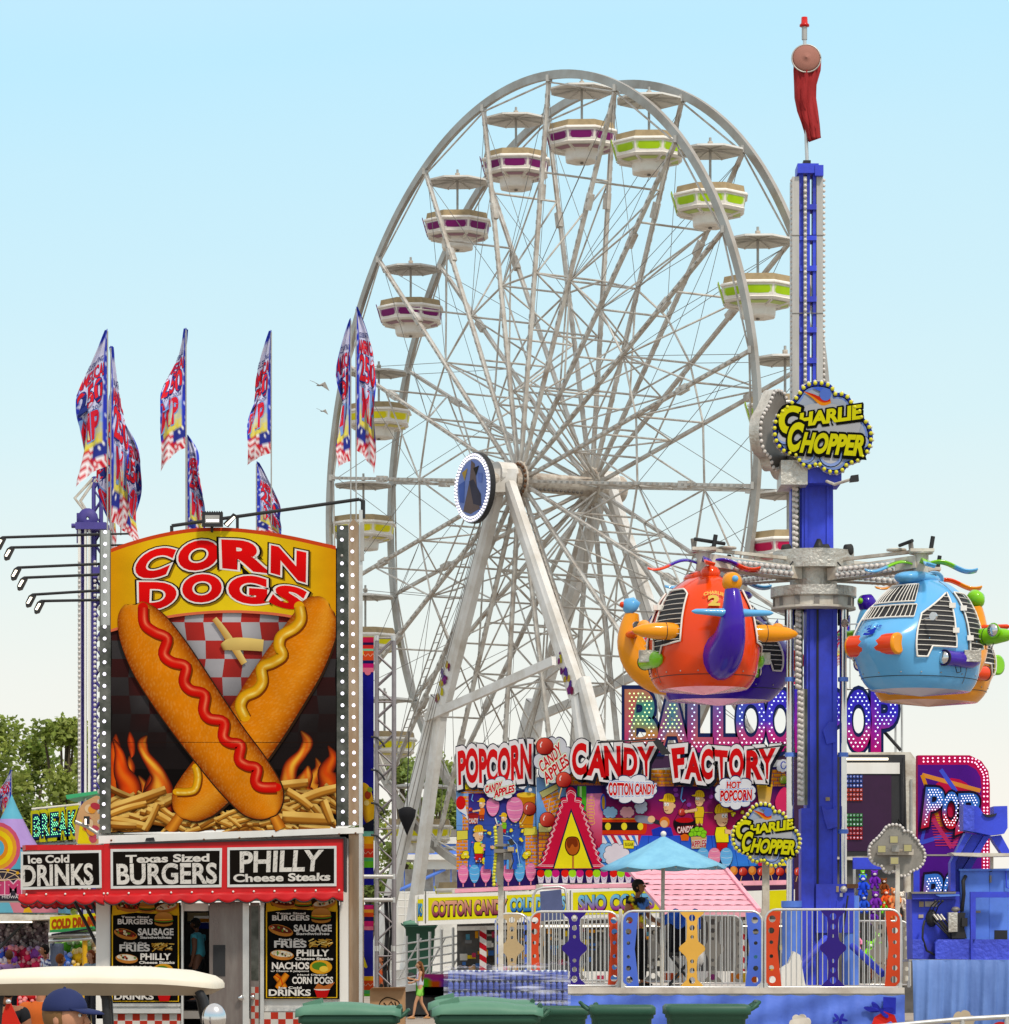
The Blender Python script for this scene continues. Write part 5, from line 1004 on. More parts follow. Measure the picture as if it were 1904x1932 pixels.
for x, y, r in ((925, 650, 45), (1015, 630, 32), (1005, 700, 20)): A.poly(cloud(*c2(x, y), r*.2, r*.2, 7, seed=x), '#24264a'); A.poly(cloud(*c2(x, y), r*.178, r*.178, 7, seed=x), '#e4e4ec')
for t, q in (('POPCORN', [c2(285, 330), c2(1012, 262), c2(1012, 585), c2(292, 640)]),):
    A.word(t, q, '#d8181c', ((.13, '#1c1c30'), (.105, '#ece8ec')), .045, sh=(3.5, 2.5, '#20202c'), warp=lambda u, v: (u, v+.05*math.sin(u*9)))
bubble(A, *c2(700, 690), 33, 20, [('CANDY', [c2(555, 665), c2(720, 620), c2(715, 700), c2(555, 735)], '#88c828'), ('APPLES', [c2(645, 705), c2(845, 650), c2(845, 720), c2(645, 780)], '#88c828')], 5)
# --- right panel
A.poly([c2(1065, 640), c3(1700, 400), c3(1700, 1385), c2(1088, 1640)], '#3c3080')
A.poly([c2(1066, 580), c2(1400, 570), c2(1400, 900), c2(1200, 1100), c2(1070, 1100)], lambda x, y: mixc(lin('#88b4ea'), lin('#5a9ae0'), (y-1470)/90))
A.poly([c3(100, 630), c3(1700, 570), c3(1700, 1000), c3(100, 1000)], lambda x, y: mixc(lin('#341a66'), lin('#c01c50'), (y-1490)/85))
A.up(); A.grid([[A.Q(*c3(100+1600*i/8, 575+425*j/8)) for i in range(9)] for j in range(9)], 'print', None, False, lambda j, i: mixc(lin('#301a66'), lin('#c41c52'), j/8)); A.up()
A.grid([[A.Q(*c3(100+1600*i/8, 1000+270*j/6)) for i in range(9)] for j in range(7)], 'print', None, False, lambda j, i: mixc(lin('#2c50d8'), lin('#3a8cf0'), j/6))
for k in range(14): A.line([c3(420+k*90, 1000), c3(380+k*100, 1270)], .8, '#1c2c88', lift=k == 0)
bricks(A, *c3(450, 430), *c3(1690, 575), 15, 7.3); bricks(A, *c2(1400, 490), *c2(1740, 655), 15, 7.3); bricks(A, *c2(1088, 1125), *c2(1260, 1490), 14, 7.3); 
bricks(A, c2(1150, 0)[0], c2(0, 700)[1], c2(1330, 0)[0], c2(0, 1020)[1], 14, 7.3, rot=-.35)
A.outl([c2(1095, 725), c2(1265, 640), c2(1290, 690), c2(1130, 785)], 1.3, '#1c1a30', '#f0e894'); A.outl([c2(1088, 1030), c2(1260, 1030), c2(1255, 1125), c2(1088, 1125)], 1.3, '#1c1a30', '#f0e894')
# pipes and machine
A.rect(*c2(1478, 665), *c2(1565, 1010), lambda x, y: lin('#50b828')); A.rect(*c2(1500, 665), *c2(1520, 1010), '#c8f0a0')
A.poly([c2(1570, 740), c2(1730, 735), c2(1730, 1290), c2(1640, 1290), c2(1560, 1010)], lambda x, y: mixc(lin('#e888b8'), lin('#cc1440'), (y-1497)/60)); 
for k in range(9): A.line(blob(*c2(1610, 790+30*k), 6+(k % 3), 4, 12), .9, '#f0c020', lift=k == 0, closed=True)
A.disc(*c2(1735, 830), 5.5, 17, '#3458d8'); A.disc(*c2(1738, 830), 3, 13, '#d0a020')
A.rect(*c3(105, 850), *c3(470, 990), '#d8380c'); A.disc(*c3(465, 920), 6, 15, '#d8380c'); A.rect(*c3(105, 885), *c3(450, 955), '#181418'); A.rect(*c3(105, 850), *c3(420, 862), '#f0a030')
for x in (155, 295, 435): A.disc(*c3(x, 922), 5.5, 7, '#f0dc30')
for x, c in ((175, '#9ccdf4'), (320, '#f4b0b8')): A.poly(cloud(*c3(x, 800), 15, 11, 8, seed=x), '#203068'); A.poly(cloud(*c3(x, 800), 14, 10, 8, seed=x), c)
# striped tray
A.rect(*c3(105, 1000), *c3(415, 1090), '#e8e8f0')
for k in range(6): A.poly([c3(115+60*k, 1000), c3(145+60*k, 1000), c3(min(415, 195+60*k), 1090), c3(min(415, 165+60*k), 1090)], '#c82c40' if k % 2 else '#3c78d8', lift=k == 0)
A.poly(cloud(*c3(140, 1150), 18, 19, 8, seed=3), '#101c44'); A.poly(cloud(*c3(140, 1150), 17, 18, 8, seed=3), '#8cc0f0'); A.poly(cloud(*c3(230, 1170), 26, 22, 9, seed=4), '#101c44'); A.poly(cloud(*c3(230, 1170), 25, 21, 9, seed=4), '#e4dce8')
A.outl([c3(285, 1040), c3(383, 1045), c3(378, 1115), c3(290, 1112)], 1.2, '#403008', '#e8dc28'); A.text('SUGAR', [c3(302, 1065), c3(375, 1063), c3(372, 1092), c3(302, 1090)], '#181408', 0, .02)
# people of the factory
A.poly(smooth([c3(390, 830), c3(480, 830), c3(560, 860), c3(540, 900), c3(470, 895), c3(400, 880)], 3), '#8a8ca0'); A.poly([c3(540, 850), c3(620, 880), c3(610, 910), c3(535, 890)], '#30323c'); A.poly(cloud(*c3(440, 750), 12.5, 15, 7, seed=9), '#282a48'); A.poly(cloud(*c3(440, 750), 11.5, 14, 7, seed=9), '#ccd8f0')
A.disc(*c3(530, 860), 7, 6.5, '#f0c090'); A.poly([c3(530, 950), c3(600, 925), c3(700, 930), c3(720, 1000), c3(540, 1000)], '#2038b8'); A.disc(*c3(645, 885), 9.5, 10.5, '#e8781c'); A.disc(*c3(640, 900), 7, 7, '#f0c090'); worker(A, *c3(680, 740), 22, -1, full=False)
A.disc(*c3(500+130, 690), 0.1, .1, '#000000')
A.line([c3(800, 585), c3(785, 680), c3(800, 710), c3(825, 690)], 2.6, '#68a8f0'); A.line([c3(820, 710), c3(720, 880)], .8, '#101010'); A.line([c3(825, 705), c3(910, 880)], .8, '#101010')
for x, y in ((740, 605), (745, 650), (1045, 665), (855, 735)): A.disc(*c3(x, y), 4.5, 4, '#8a3ca0')
A.poly(smooth([c3(730, 870), c3(905, 870), c3(890, 970), c3(820, 1000), c3(745, 965)], 4), '#181018'); A.disc(*c3(817, 868), 17, 5, '#c01018'); A.poly([c3(780, 1000), c3(820, 985), c3(860, 1000), c3(850, 1045), c3(790, 1045)], '#e86810'); A.text('CANDY', [c3(752, 928), c3(888, 918), c3(880, 970), c3(758, 980)], '#c01018', .06, .02); A.text('CANDY', [c3(752, 928), c3(888, 918), c3(880, 970), c3(758, 980)], '#f0e8e8', .0, .02); apple(A, *c3(796, 800), 7, '#e02020', stick=c3(840, 800))
A.line([c3(830, 800), c3(1060, 802)], 1.6, '#c08030'); worker(A, *c3(945, 690), 17.5, -1, '#e8c420', '#e8c420')
A.poly([c3(870, 1010), c3(1010, 1010), c3(1000, 1110), c3(885, 1115)], '#d8b070'); 
for k, (x, y) in enumerate(((890, 960), (925, 945), (960, 950), (985, 975), (905, 985), (945, 985), (980, 1000), (875, 990))): A.disc(*c3(x, y), 5.5, 5, '#285008'); A.disc(*c3(x, y), 4.8, 4.3, '#88d420')
A.text('APPLES', [c3(875, 1050), c3(1005, 1040), c3(1000, 1095), c3(880, 1105)], '#f0e8e8', .06, .03); A.text('APPLES', [c3(875, 1050), c3(1005, 1040), c3(1000, 1095), c3(880, 1105)], '#c01018', 0, .03)
worker(A, *c3(1140, 840), 25, 1, '#f2e61c', '#d01418'); A.poly([c3(1440, 570), c3(1580, 560), c3(1555, 720), c3(1460, 720)], lambda x, y: mixc(lin('#f8f0c0'), lin('#e0a808'), abs(x-1442)/15)); A.disc(*c3(1512, 565), 15, 3.5, '#f0c830')
for k, (x, y) in enumerate(((1185, 740), (1330, 730), (1240, 820), (1320, 800), (1500, 500))): popc(A, *c3(x, y), 4.5, 40+k)
for k, (x, c) in enumerate(((975, '#6ab8f0'), (1075, '#ee8cb0'), (1178, '#6ab8f0'))): floss(A, *c3(x, 1190), 11.5, 18, c)
A.poly(smooth([c3(1620, 780), c3(1600, 700), c3(1650, 600), c3(1700, 600), c3(1700, 780)], 3), '#e03068'); A.poly([c3(1500, 1250), c3(1660, 1200), c3(1700, 1260), c3(1690, 1290)], '#f0e020'); A.disc(*c3(1480, 1240), 7, 7, '#d81840'); apple(A, *c3(1672, 520), 8, '#78c828'); A.poly(cloud(*c3(1665, 400), 12, 12, 6, seed=2), '#e8ecf8'); A.line(blob(*c3(1672, 395), 5, 7, 10), 2, '#2848c8')
# dark strip with cones and apples
A.poly([c2(1088, 1490), c3(1700, 1262), c3(1700, 1390), c2(1092, 1640)], '#241a52')
for k in range(12):
    x = 1020.5+k*13.9+(k//3)*4.0; y = 1652; A.poly([(x-6.5, y-1), (x+6.5, y-1), (x+4, y+14), (x-4, y+14)], '#dcdce8'); A.line([(x-4, y+4), (x, y+9), (x+4, y+4)], .8, '#4860b0'); A.disc(x, y-4, 7.3, 7.6, ('#e02014', '#a4e01c', '#cc1c80')[k % 3])
for k in range(8): x = 1384+k*17.4; (apple(A, x, 1645, 8, '#dc1c14', stick=(x-5, 1664)) if k % 2 else (A.line([(x, 1650), (x+4, 1664)], 1.2, '#e8c080'), A.disc(x, 1643, 7.4, 8.5, '#d87a24'), A.disc(x-1, 1641, 5, 6, '#e89c44')))
# gingerbread gable triangle
tri = []
for s_, rng in ((-1, range(11)), (1, range(10, -1, -1))):
    for k in rng:
        t = k/10; yb = 1480-(1480-800)*t; xb = 1415+s_*(300-225*t); 
        tri += [(xb+s_*22, yb+18), (xb+s_*36, yb-8), (xb+s_*14, yb-30)][::-s_]
tri = tri[:33]+[(1372, 760), (1360, 700), (1410, 655), (1465, 700), (1455, 760)]+tri[33:]
tp = smooth([c2(*p) for p in tri], 3); A.poly(tp, '#1c2050'); cc = V(c2(1415, 1180)); A.poly([tuple(cc+(V(p)-cc)*.97) for p in tp], '#d01440'); A.line([tuple(cc+(V(p)-cc)*.90) for p in tp], 1.1, '#f4d8e0', closed=True); A.line([tuple(cc+(V(p)-cc)*.86) for p in tp], .6, '#f4d8e0', closed=True)
A.poly([c2(1228, 1488), c2(1413, 885), c2(1640, 1485)], '#20244a'); A.poly([c2(1245, 1488), c2(1415, 925), c2(1618, 1486)], '#f2e41c'); A.line([c2(1433, 1350), c2(1433, 1486)], 3.6, '#502808'); A.line([c2(1433, 1350), c2(1433, 1486)], 2.4, '#d88838')
A.poly(smooth([c2(1375, 1180), c2(1475, 1178), c2(1505, 1270), c2(1470, 1350), c2(1395, 1355), c2(1350, 1270)], 4), '#401c08'); A.poly(smooth([c2(1382, 1190), c2(1468, 1188), c2(1495, 1270), c2(1462, 1342), c2(1402, 1345), c2(1360, 1270)], 4), '#b85c18'); A.poly(smooth([c2(1385, 1190), c2(1465, 1190), c2(1480, 1260), c2(1450, 1275), c2(1425, 1245), c2(1395, 1290), c2(1370, 1250)], 4), '#7c300c')
A.build('printed_panel', CS)
# raised lettering
b = MB(); A = Art(CD-.30, eps=.0003)
bub = cloud(*c2(1240, 400), 36, 47, 9, seed=8); b.pprism(bub, CD-.298, .1, 'print', '#26264a'); A.poly([tuple(V(c2(1240, 400))+(V(p)-V(c2(1240, 400)))*.95) for p in bub], '#d4d6e0')
for t, q in (('CANDY', [c2(1085, 430), c2(1290, 225), c2(1330, 340), c2(1125, 530)]), ('APPLES', [c2(1130, 540), c2(1360, 340), c2(1400, 440), c2(1170, 640)])): A.word(t, q, '#cc1416', ((.11, '#88c42c'), (.085, '#f0eee8')), .03)
A.line([c2(1050, 240), c2(1120, 170)], 5, '#e8dcd0'); apple(A, *c2(1150, 265), 16, '#d01414'); apple(A, *c2(1340, 600), 14.5, '#d01414', stick=c2(1290, 790)); apple(A, *c2(1175, 1000), 14, '#d01414', stick=c2(1200, 800))
A.build('apple_bubble', CS); b.build('bubble_board', CS)
for wd, lets in (('CANDY', [('C', (1425, 250, 1565, 560)), ('A', (1610, 275, 1735, 575)), ('N', (1760, 262, 1895, 545))]),):
    pass
def biglet(ch, q):
    A = Art(CD-.32, eps=.0006); A.text(ch, q, '#1c1e2c', .135, .05, shift=(3.6, 3.8)); A.d -= .02
    A.text(ch, q, '#1c1e2c', .125, .05); A.text(ch, q, '#ebe7ea', .10, .05); A.text(ch, q, lambda u, v: mixc(lin('#c40a10'), lin('#dc1216'), v), 0, .045); A.build('raised_letter', CS)
biglet('C', [c2(1430, 262), c2(1560, 240), c2(1560, 530), c2(1435, 545)]); biglet('A', [c2(1640, 270), c2(1730, 275), c2(1745, 560), c2(1590, 540)])
biglet('N', [c3(128, 238), c3(255, 240), c3(262, 478), c3(140, 470)]); biglet('D', [c3(300, 250), c3(405, 262), c3(400, 480), c3(292, 472)]); biglet('Y', [c3(425, 245), c3(540, 240), c3(520, 478), c3(455, 470)])
biglet('F', [c3(715, 260), c3(808, 250), c3(805, 480), c3(738, 490)]); biglet('A', [c3(862, 285), c3(925, 290), c3(955, 515), c3(832, 500)]); biglet('C', [c3(965, 268), c3(1060, 262), c3(1055, 500), c3(970, 505)]); biglet('T', [c3(1085, 272), c3(1185, 280), c3(1170, 515), c3(1110, 510)]); biglet('O', [c3(1208, 262), c3(1325, 258), c3(1320, 500), c3(1210, 498)]); biglet('R', [c3(1362, 275), c3(1470, 278), c3(1478, 505), c3(1358, 500)]); biglet('Y', [c3(1475, 262), c3(1590, 258), c3(1560, 500), c3(1505, 495)])
A = Art(CD-.38, eps=.0003)
bubble(A, *c3(362, 600), 53, 24, [('COTTON CANDY', [c3(160, 545), c3(565, 560), c3(560, 640), c3(165, 650)], '#2c78d8')], 3, 12); A.build('speech_cloud', CS); A = Art(CD-.38, eps=.0003); bubble(A, *c3(1258, 630), 41, 30, [('HOT', [c3(1185, 535), c3(1305, 535), c3(1300, 590), c3(1185, 590)], '#2c78d8'), ('POPCORN', [c3(1130, 615), c3(1400, 605), c3(1400, 690), c3(1130, 700)], '#2c78d8')], 6, 10); A.build('speech_cloud', CS)
b = MB()
for x, y in ((250, 400), (440, 260)): b.pprism(blob(*c2(x+90, y-40) if x < 300 else c2(440, 290), 16, 14, 20), CD+.35, .06, 'steel_grey')
b.build('rear_heart_board', CS)
# ledge, menu strip, serving window
b = MB(); b.pprism([c2(222, 1695), c2(1090, 1655), c3(1700, 1385), c3(1700, 1425), c2(1090, 1695), c2(222, 1735)], CD-.35, .7, 'pink_paint' if mat('pink_paint', (.82, .36, .44), .45, 0, .3, 1.5) else '')
b.pbox(*c2(222, 1695), *c2(250, 1735), CD-.37, .05, 'cream_steel'); b.pbox(*c2(1065, 1648), *c2(1132, 1690), CD-.38, .05, 'cream_steel'); b.build('pink_ledge', CS)
b = MB(); D3 = CD-.75
b.pprism([(790, 1688), (1246, 1674), (1246, 1732), (790, 1746)], D3, .25, 'white_panel'); b.pprism([(783, 1690), (790, 1688), (790, 1746), (783, 1740)], D3+.05, .3, 'white_panel'); b.pprism([(1330, 1684), (1500, 1678), (1500, 1722), (1330, 1726)], D3, .25, 'white_panel'); b.build('menu_strip', CS)
A = Art(D3-.003)
for q in ([(808, 1694), (948, 1690), (948, 1732), (808, 1737)], [(956, 1689), (1072, 1685), (1072, 1727), (956, 1730)], [(1081, 1684), (1244, 1678), (1244, 1722), (1081, 1727)], [(788, 1697), (799, 1696), (799, 1737), (788, 1738)], [(1438, 1681), (1490, 1679), (1490, 1718), (1438, 1720)]): A.poly([(V(p)-V((sum(a[0] for a in q)/4, sum(a[1] for a in q)/4)))*1.0+V((sum(a[0] for a in q)/4, sum(a[1] for a in q)/4)) for p in q], '#efe51c')
for x in (803, 952, 1076.5, 1245.5): A.rect(x-1.2, 1680, x+1.2, 1742, '#8a8880')
A.build('menu_board', CS)
for t, q, ca, cb in (('COTTON CANDY', [(815, 1702), (955, 1698), (955, 1723), (815, 1728)], '#f0b090', '#8c2c50'), ('COLD DRINKS', [(963, 1696), (1066, 1692), (1066, 1716), (963, 1719)], '#a0e0f8', '#2070c0'), ('SNO CONES', [(1092, 1691), (1234, 1687), (1234, 1713), (1092, 1718)], '#70c8f0', '#a02c8c'), ('KS', [(789, 1706), (797, 1706), (797, 1727), (789, 1727)], '#60b8f0', '#2070c0'), ('CAN', [(1446, 1689), (1480, 1687), (1480, 1712), (1446, 1714)], '#f0a020', '#c83020')):
    A = Art(D3-.006); A.text(t, q, '#201810', .05, .04, shift=(.8, .8)); A.text(t, q, lambda u, v, a=ca, b_=cb: mixc(lin(b_), lin(a), v), .0, .05); A.build('menu_lettering', CS)
b = MB(); b.box((P(862, 0, CD).x, CD+.35, .6), (P(1490, 0, CD).x, CD+3, P(0, 1700, CD).z), 'stand_dark'); b.box((P(862, 0, CD).x, CD+.0, .6), (P(1490, 0, CD).x, CD+.34, 1.15), 'white_panel'); b.pprism([(862, 1748), (1490, 1734), (1490, 1741), (862, 1756)], CD-.1, .4, 'aluminium'); b.pbox(1015, 1746, 1480, 1748.5, CD-.2, .05, 'warm_lamp'); b.build('stand_body', CS)
b = MB(); Rr = random.Random(4)
for k in range(230): x = Rr.uniform(866, 1480); y = Rr.uniform(1752, 1842); w_, h_ = Rr.uniform(4, 16), Rr.uniform(4, 14); b.pbox(x, y, x+w_, y+h_, CD+.3-Rr.random()*.15-k*.001, .1, 'print', Rr.choice(['#b8b4ac', '#8a8c90', '#d8d4c8', '#c84060', '#e8a020', '#4878c0', '#e8e4dc', '#504840', '#60a8c8', '#f0d020']))
b.build('stocked_shelf', CS)
A = Art(CD-.4, eps=.001); 
for x0 in (905, 1392): 
    A.rect(x0, 1750, x0+13, 1880, '#e4dcd8')
    for k in range(6): A.poly([(x0, 1755+k*22), (x0+13, 1763+k*22), (x0+13, 1774+k*22), (x0, 1766+k*22)], '#c01828', lift=k == 0)
b = A; b.build('striped_pole_face', CS)
b = MB(); b.pbox(905, 1750, 918, 1880, CD-.395, .15, 'white_panel'); b.pbox(1392, 1750, 1405, 1880, CD-.395, .15, 'white_panel'); b.build('corner_pole', CS)
b = MB(); b.tube([P(1128, 1401, CD-.5), P(1240, 1394, CD-.5)], .02, 'black'); b.pprism([(1232, 1398), (1243, 1394), (1266, 1422), (1250, 1424)], CD-.6, .12, 'black'); b.tube([P(1410, 1415, CD-.5), P(1500, 1404, CD-.5)], .02, 'black'); b.pprism([(1480, 1412), (1500, 1410), (1502, 1434), (1486, 1432)], CD-.6, .12, 'black'); b.build('floodlight', CS)
# pink shingled hatch roof
o_ = P(1315, 1720, 68); PR = thing('shingled_hatch', (o_.x, 68, 0), 'small booth under a sloping pink scalloped shingle roof, below the umbrella', 'booth roof')
b = MB(); Dp, Df = 70.5, 67.2
def pr(u, v):      # u across, v 0 top..1 bottom
    xl, xr = 1184+(1252-1184)*v, 1370+(1432-1370)*v; y = 1641+77*v; D = Dp+(Df-Dp)*v; return P(xl+(xr-xl)*u, y, D)
nr = 8
for j in range(nr):
    rows = []
    for t in (0, 1):
        row = []
        for i in range(73):
            u = i/72; sc3 = (.16*abs(math.sin(PI*(u*9+.5*(j % 2)))) if t else 0); v = min(1.0, (j+(1 if t else 0)-(sc3 if j < nr-1 else 0))/nr); p = pr(u, v); row.append(p+V((0, -.006*t, .004*t)))
        rows.append(row)
    b.grid(rows, 'pink_paint', None, False)
b.add([pr(0, 0), pr(1, 0), pr(1, 1)+V((0, 0, -.06)), pr(0, 1)+V((0, 0, -.06))], [(0, 1, 2, 3)], 'pink_paint'); b.beam(pr(0, 1)+V((0, -.04, -.06)), pr(1, 1)+V((0, -.04, -.06)), .1, .12, 'pink_paint'); b.beam(pr(0, 0)+V((0, 0, .03)), pr(0, 1)+V((0, 0, .03)), .08, .06, 'pink_paint'); b.beam(pr(1, 0), pr(1, 1), .08, .08, 'pink_paint'); b.build('shingle_roof', PR)
b = MB(); a = pr(0, 1); c_ = pr(1, 1)
for p in (a+V((.15, .1, 0)), c_+V((-.15, .1, 0))): b.beam(V((p.x, p.y, 0)), p, .08, .08, 'aluminium')
b.build('booth_post', PR); b = MB(); b.box((a.x+.1, 69.3, 0), (c_.x-.1, 70.2, 1.25), 'white_panel'); b.box((a.x+.1, 70.2, 0), (c_.x-.1, 70.3, 3), 'stand_dark'); b.build('booth_counter', PR)
# ------------------------------------------------------------------ balloon pop sign and prize stall
BD = 96.0
o_ = P(1440, HY, BD); BS = thing('balloon_stand', (o_.x, BD, 0), 'balloon pop game stand, its bulb studded rainbow letters rising behind the candy stand', 'game stand')
def bl(u, v): 
    top = mixc(lin('#4fa078'), lin('#4a40d8'), u*1.9) if u < .55 else lin('#3c34d0'); mid = mixc(lin('#c8a024'), lin('#c83c8c'), u*2); bot = lin('#c4147c'); 
    c = mixc(bot, mid, v*3.6) if v < .28 else mixc(mid, top, (v-.28)*5); return c if v < .9 or u > .15 else mixc(c, lin('#d87858'), .8)
emit('led_white', '#ece8ff', .72); emit('led_green', '#d8ffa8', .7); emit('led_blue', '#c8d8ff', .72)
def ledword(par, ch, x0, y0, x1, y1, D, colf, u0, u1, dot=3.2, pitch=8.2, ol='#1c2a5c', name='lit_letter', tint=None, bold=.05, skew=None, oo=.03):
    quad = skew or [(x0, y0), (x1, y0), (x1, y1), (x0, y1)]; A = Art(D-.05, 'print', eps=.004)
    A.text(ch, quad, ol, oo+.02, bold); A.d -= .01; A.text(ch, quad, lambda u, v: tuple(c*1.0 for c in colf(u0+(u1-u0)*u, v)), 0, bold)
    bx = tbox(ch); vs, fs = glyphs(ch, bold*.35, 0., 5); ins = inside_tris([((x-bx[0])/(bx[1]-bx[0]), (y-bx[2])/(bx[3]-bx[2])) for x, y in vs], fs); A.up(); W_ = V(quad[1])-V(quad[0]); H_ = V(quad[0])-V(quad[3]); w_, h_ = W_.length, H_.length
    for j in range(int(h_/pitch*1.15)+1):
        for i in range(int(w_/pitch)+1):
            u = (i+.5+(j % 2)*.5)*pitch/w_; v = (j+.5)*pitch*.87/h_
            if u < 1 and v < 1 and ins(u, v):
                p = V(quad[3])+W_*u+H_*v; m_ = tint or ('led_green' if u0+(u1-u0)*u < .22 and v > .35 else 'led_blue' if v > .4 else 'led_white'); A.poly(blob(p.x, p.y, dot/2, dot/2, 7), (1, 1, 1), m=m_, lift=False)
    A.build(name, par); b = MB(); q = [V(p) for p in quad]
    return
for ch, x0, x1 in (('B', 1182, 1236), ('A', 1238, 1296), ('L', 1300, 1342), ('L', 1348, 1390), ('O', 1390, 1442), ('O', 1446, 1496), ('N', 1500, 1556), ('P', 1562, 1596), ('O', 1596, 1642), ('P', 1646, 1690)):
    if ch == 'P' and x0 == 1562: x0, x1 = 1540, 1588; 
    if ch == 'N': x1 = 1538
    ledword(BS, ch, x0+2, 1308, x1, 1412, BD, bl, (x0-1180)/510., (x1-1180)/510.)
b = MB(); b.pbox(1180, 1306, 1186, 1316, BD+.1, .05, 'steel_grey')
for y in (1300, 1422): b.tube([P(1180, y, BD+.15), P(1702, y, BD+.15)], .035, 'aluminium', 6)
for x in (1180, 1240, 1300, 1345, 1440, 1500, 1640, 1690, 1702): b.tube([P(x, 1300, BD+.15), P(x, 1422, BD+.15)], .03, 'aluminium', 6)
b.tube([P(1668, 1380, BD+.15), P(1700, 1416, BD+.15)], .05, 'black', 6); b.build('letter_frame', BS)
b = MB(); b.pprism([(1560, 1420), (1718, 1419), (1728, 1432), (1732, 1630), (1560, 1620)], BD-.2, .3, 'cream_steel'); b.pprism([(1562, 1424), (1708, 1424), (1712, 1612), (1562, 1616)], BD-.22, .05, 'dark_room'); b.pbox(1588, 1462, 1682, 1606, BD-.23, .02, 'purple_dark' if mat('purple_dark', (.035, .008, .04), .35) else ''); b.pbox(1588, 1439, 1698, 1460, BD-.26, .05, 'white_panel'); b.pbox(1588, 1430, 1676, 1434, BD-.3, .05, 'warm_lamp'); b.pbox(1718, 1470, 1722, 1600, BD-.25, .05, 'steel_grey')
b.box((P(1190, 0, BD).x, BD, .8), (P(1560, 0, BD).x, BD+2.5, P(0, 1425, BD).z), 'purple_dark'); b.box((P(1560, 0, BD).x, BD+.1, 0), (P(1740, 0, BD).x, BD+2.5, P(0, 1620, BD).z), 'stand_dark'); b.tube([P(1704, 1430, BD-.35), P(1706, 1560, BD-.35), P(1694, 1545, BD-.35), P(1690, 1580, BD-.35)], .03, 'black', 6); b.build('stand_front', BS)
A = Art(BD-.27)
for y, cols in ((1462, ('#2c50a0', '#b83c20')), (1535, ('#388a40', '#b02820'))):
    for j in range(6):
        for i in range(6): A.rect(1590+i*6.5, y+j*8.5, 1595+i*6.5, y+6.5+j*8.5, cols[j > 2], lift=False); A.disc(1592.5+i*6.5, y+3+j*8.5, 1.6, 1.6, (1, 1, 1), m='led_white', lift=False, n=6)
        A.d -= 0.0
A.build('bulb_panel', BS)
# POP banner (right)
PD = 80.0
o_ = P(1800, HY, PD); PS = thing('pop_banner', (o_.x, PD, 0), 'purple POP game banner with a pink bulb border at the right edge', 'game banner')
bor = [(1732, 1425), (1830, 1425), (1852, 1436), (1865, 1455), (1868, 1480), (1868, 1760), (1732, 1760)]; b = MB(); b.pprism(bor, PD, .4, 'print', '#c81458'); b.box((P(1732, 0, PD).x, PD+.01, 0), (P(1868, 0, PD).x, PD+.4, P(0, 1760, PD).z), 'stand_dark'); b.build('banner_board', PS)
A = Art(PD-.003); A.poly([(1732, 1443), (1826, 1443), (1842, 1452), (1850, 1466), (1852, 1484), (1852, 1760), (1732, 1760)], lambda x, y: mixc(lin('#9a20a8'), lin('#4a1a8c'), abs(y-1600)/170))
A.disc(1796, 1520, 48, 52, '#cc1848'); 
def band(p, q, w_, c): A.line([p, q], w_, c)
band((1740, 1462), (1850, 1492), 8, '#e8943c'); band((1740, 1462), (1776, 1560), 7, '#e0901c'); band((1775, 1452), (1850, 1560), 8, '#4858e0'); band((1738, 1590), (1820, 1565), 8, '#4454d8'); band((1738, 1592), (1752, 1530), 6, '#4454d8'); band((1760, 1545), (1796, 1600), 8, '#c03078'); band((1796, 1600), (1850, 1500), 7, '#b02c80')
for k in range(12): A.line([(1754+k, 1540+k*5), (1812-k*.5, 1540+k*5)], 1.4, '#d8385c', lift=k == 0)
A.rect(1732, 1612, 1852, 1615, '#a8a098'); A.build('banner_artwork', PS)
pc = lambda u, v: mixc(lin('#c81c34'), lin('#3c78d8'), (v-.3)*4)
for ch, q in (('P', [(1750, 1490), (1780, 1490), (1774, 1550), (1742, 1558)]), ('O', [(1782, 1497), (1810, 1499), (1808, 1562), (1778, 1558)]), ('P', [(1812, 1502), (1846, 1500), (1840, 1558), (1806, 1570)])): ledword(PS, ch, 0, 0, 0, 0, PD-.01, pc, 0, 1, 2.6, 5.4, '#201430', skew=q, tint='led_white', bold=.05)
for ch, q in (('P', [(1748, 1655), (1778, 1652), (1770, 1720), (1742, 1722)]), ('O', [(1782, 1652), (1808, 1650), (1808, 1718), (1780, 1720)])): ledword(PS, ch, 0, 0, 0, 0, PD-.01, pc, 0, 1, 2.6, 5.4, '#201430', skew=q, tint='led_white', bold=.05)
A = Art(PD-.02, eps=.0004); bp = smooth([(1734, 1434), (1830, 1434), (1848, 1444), (1859, 1462), (1860, 1490), (1860, 1620), (1860, 1755)], 22, False); d_ = 0
emit('led_pink', '#ffc0e0', 1.0)
for i in range(0, len(bp)):
    pass
tot = 0; last = V(bp[0])
for i in range(1, len(bp)):
    p = V(bp[i]); 
    if (p-last).length >= 5.6:
        dr = (p-last).normalized(); nn = V((-dr.y, dr.x)); last = p
        for o__ in (-3.2, 3.2): q = p+nn*o__; A.poly(blob(q.x, q.y, 1.7, 1.7, 7), (1, 1, 1), m='led_pink', lift=False)
A.build('border_bulb', PS)
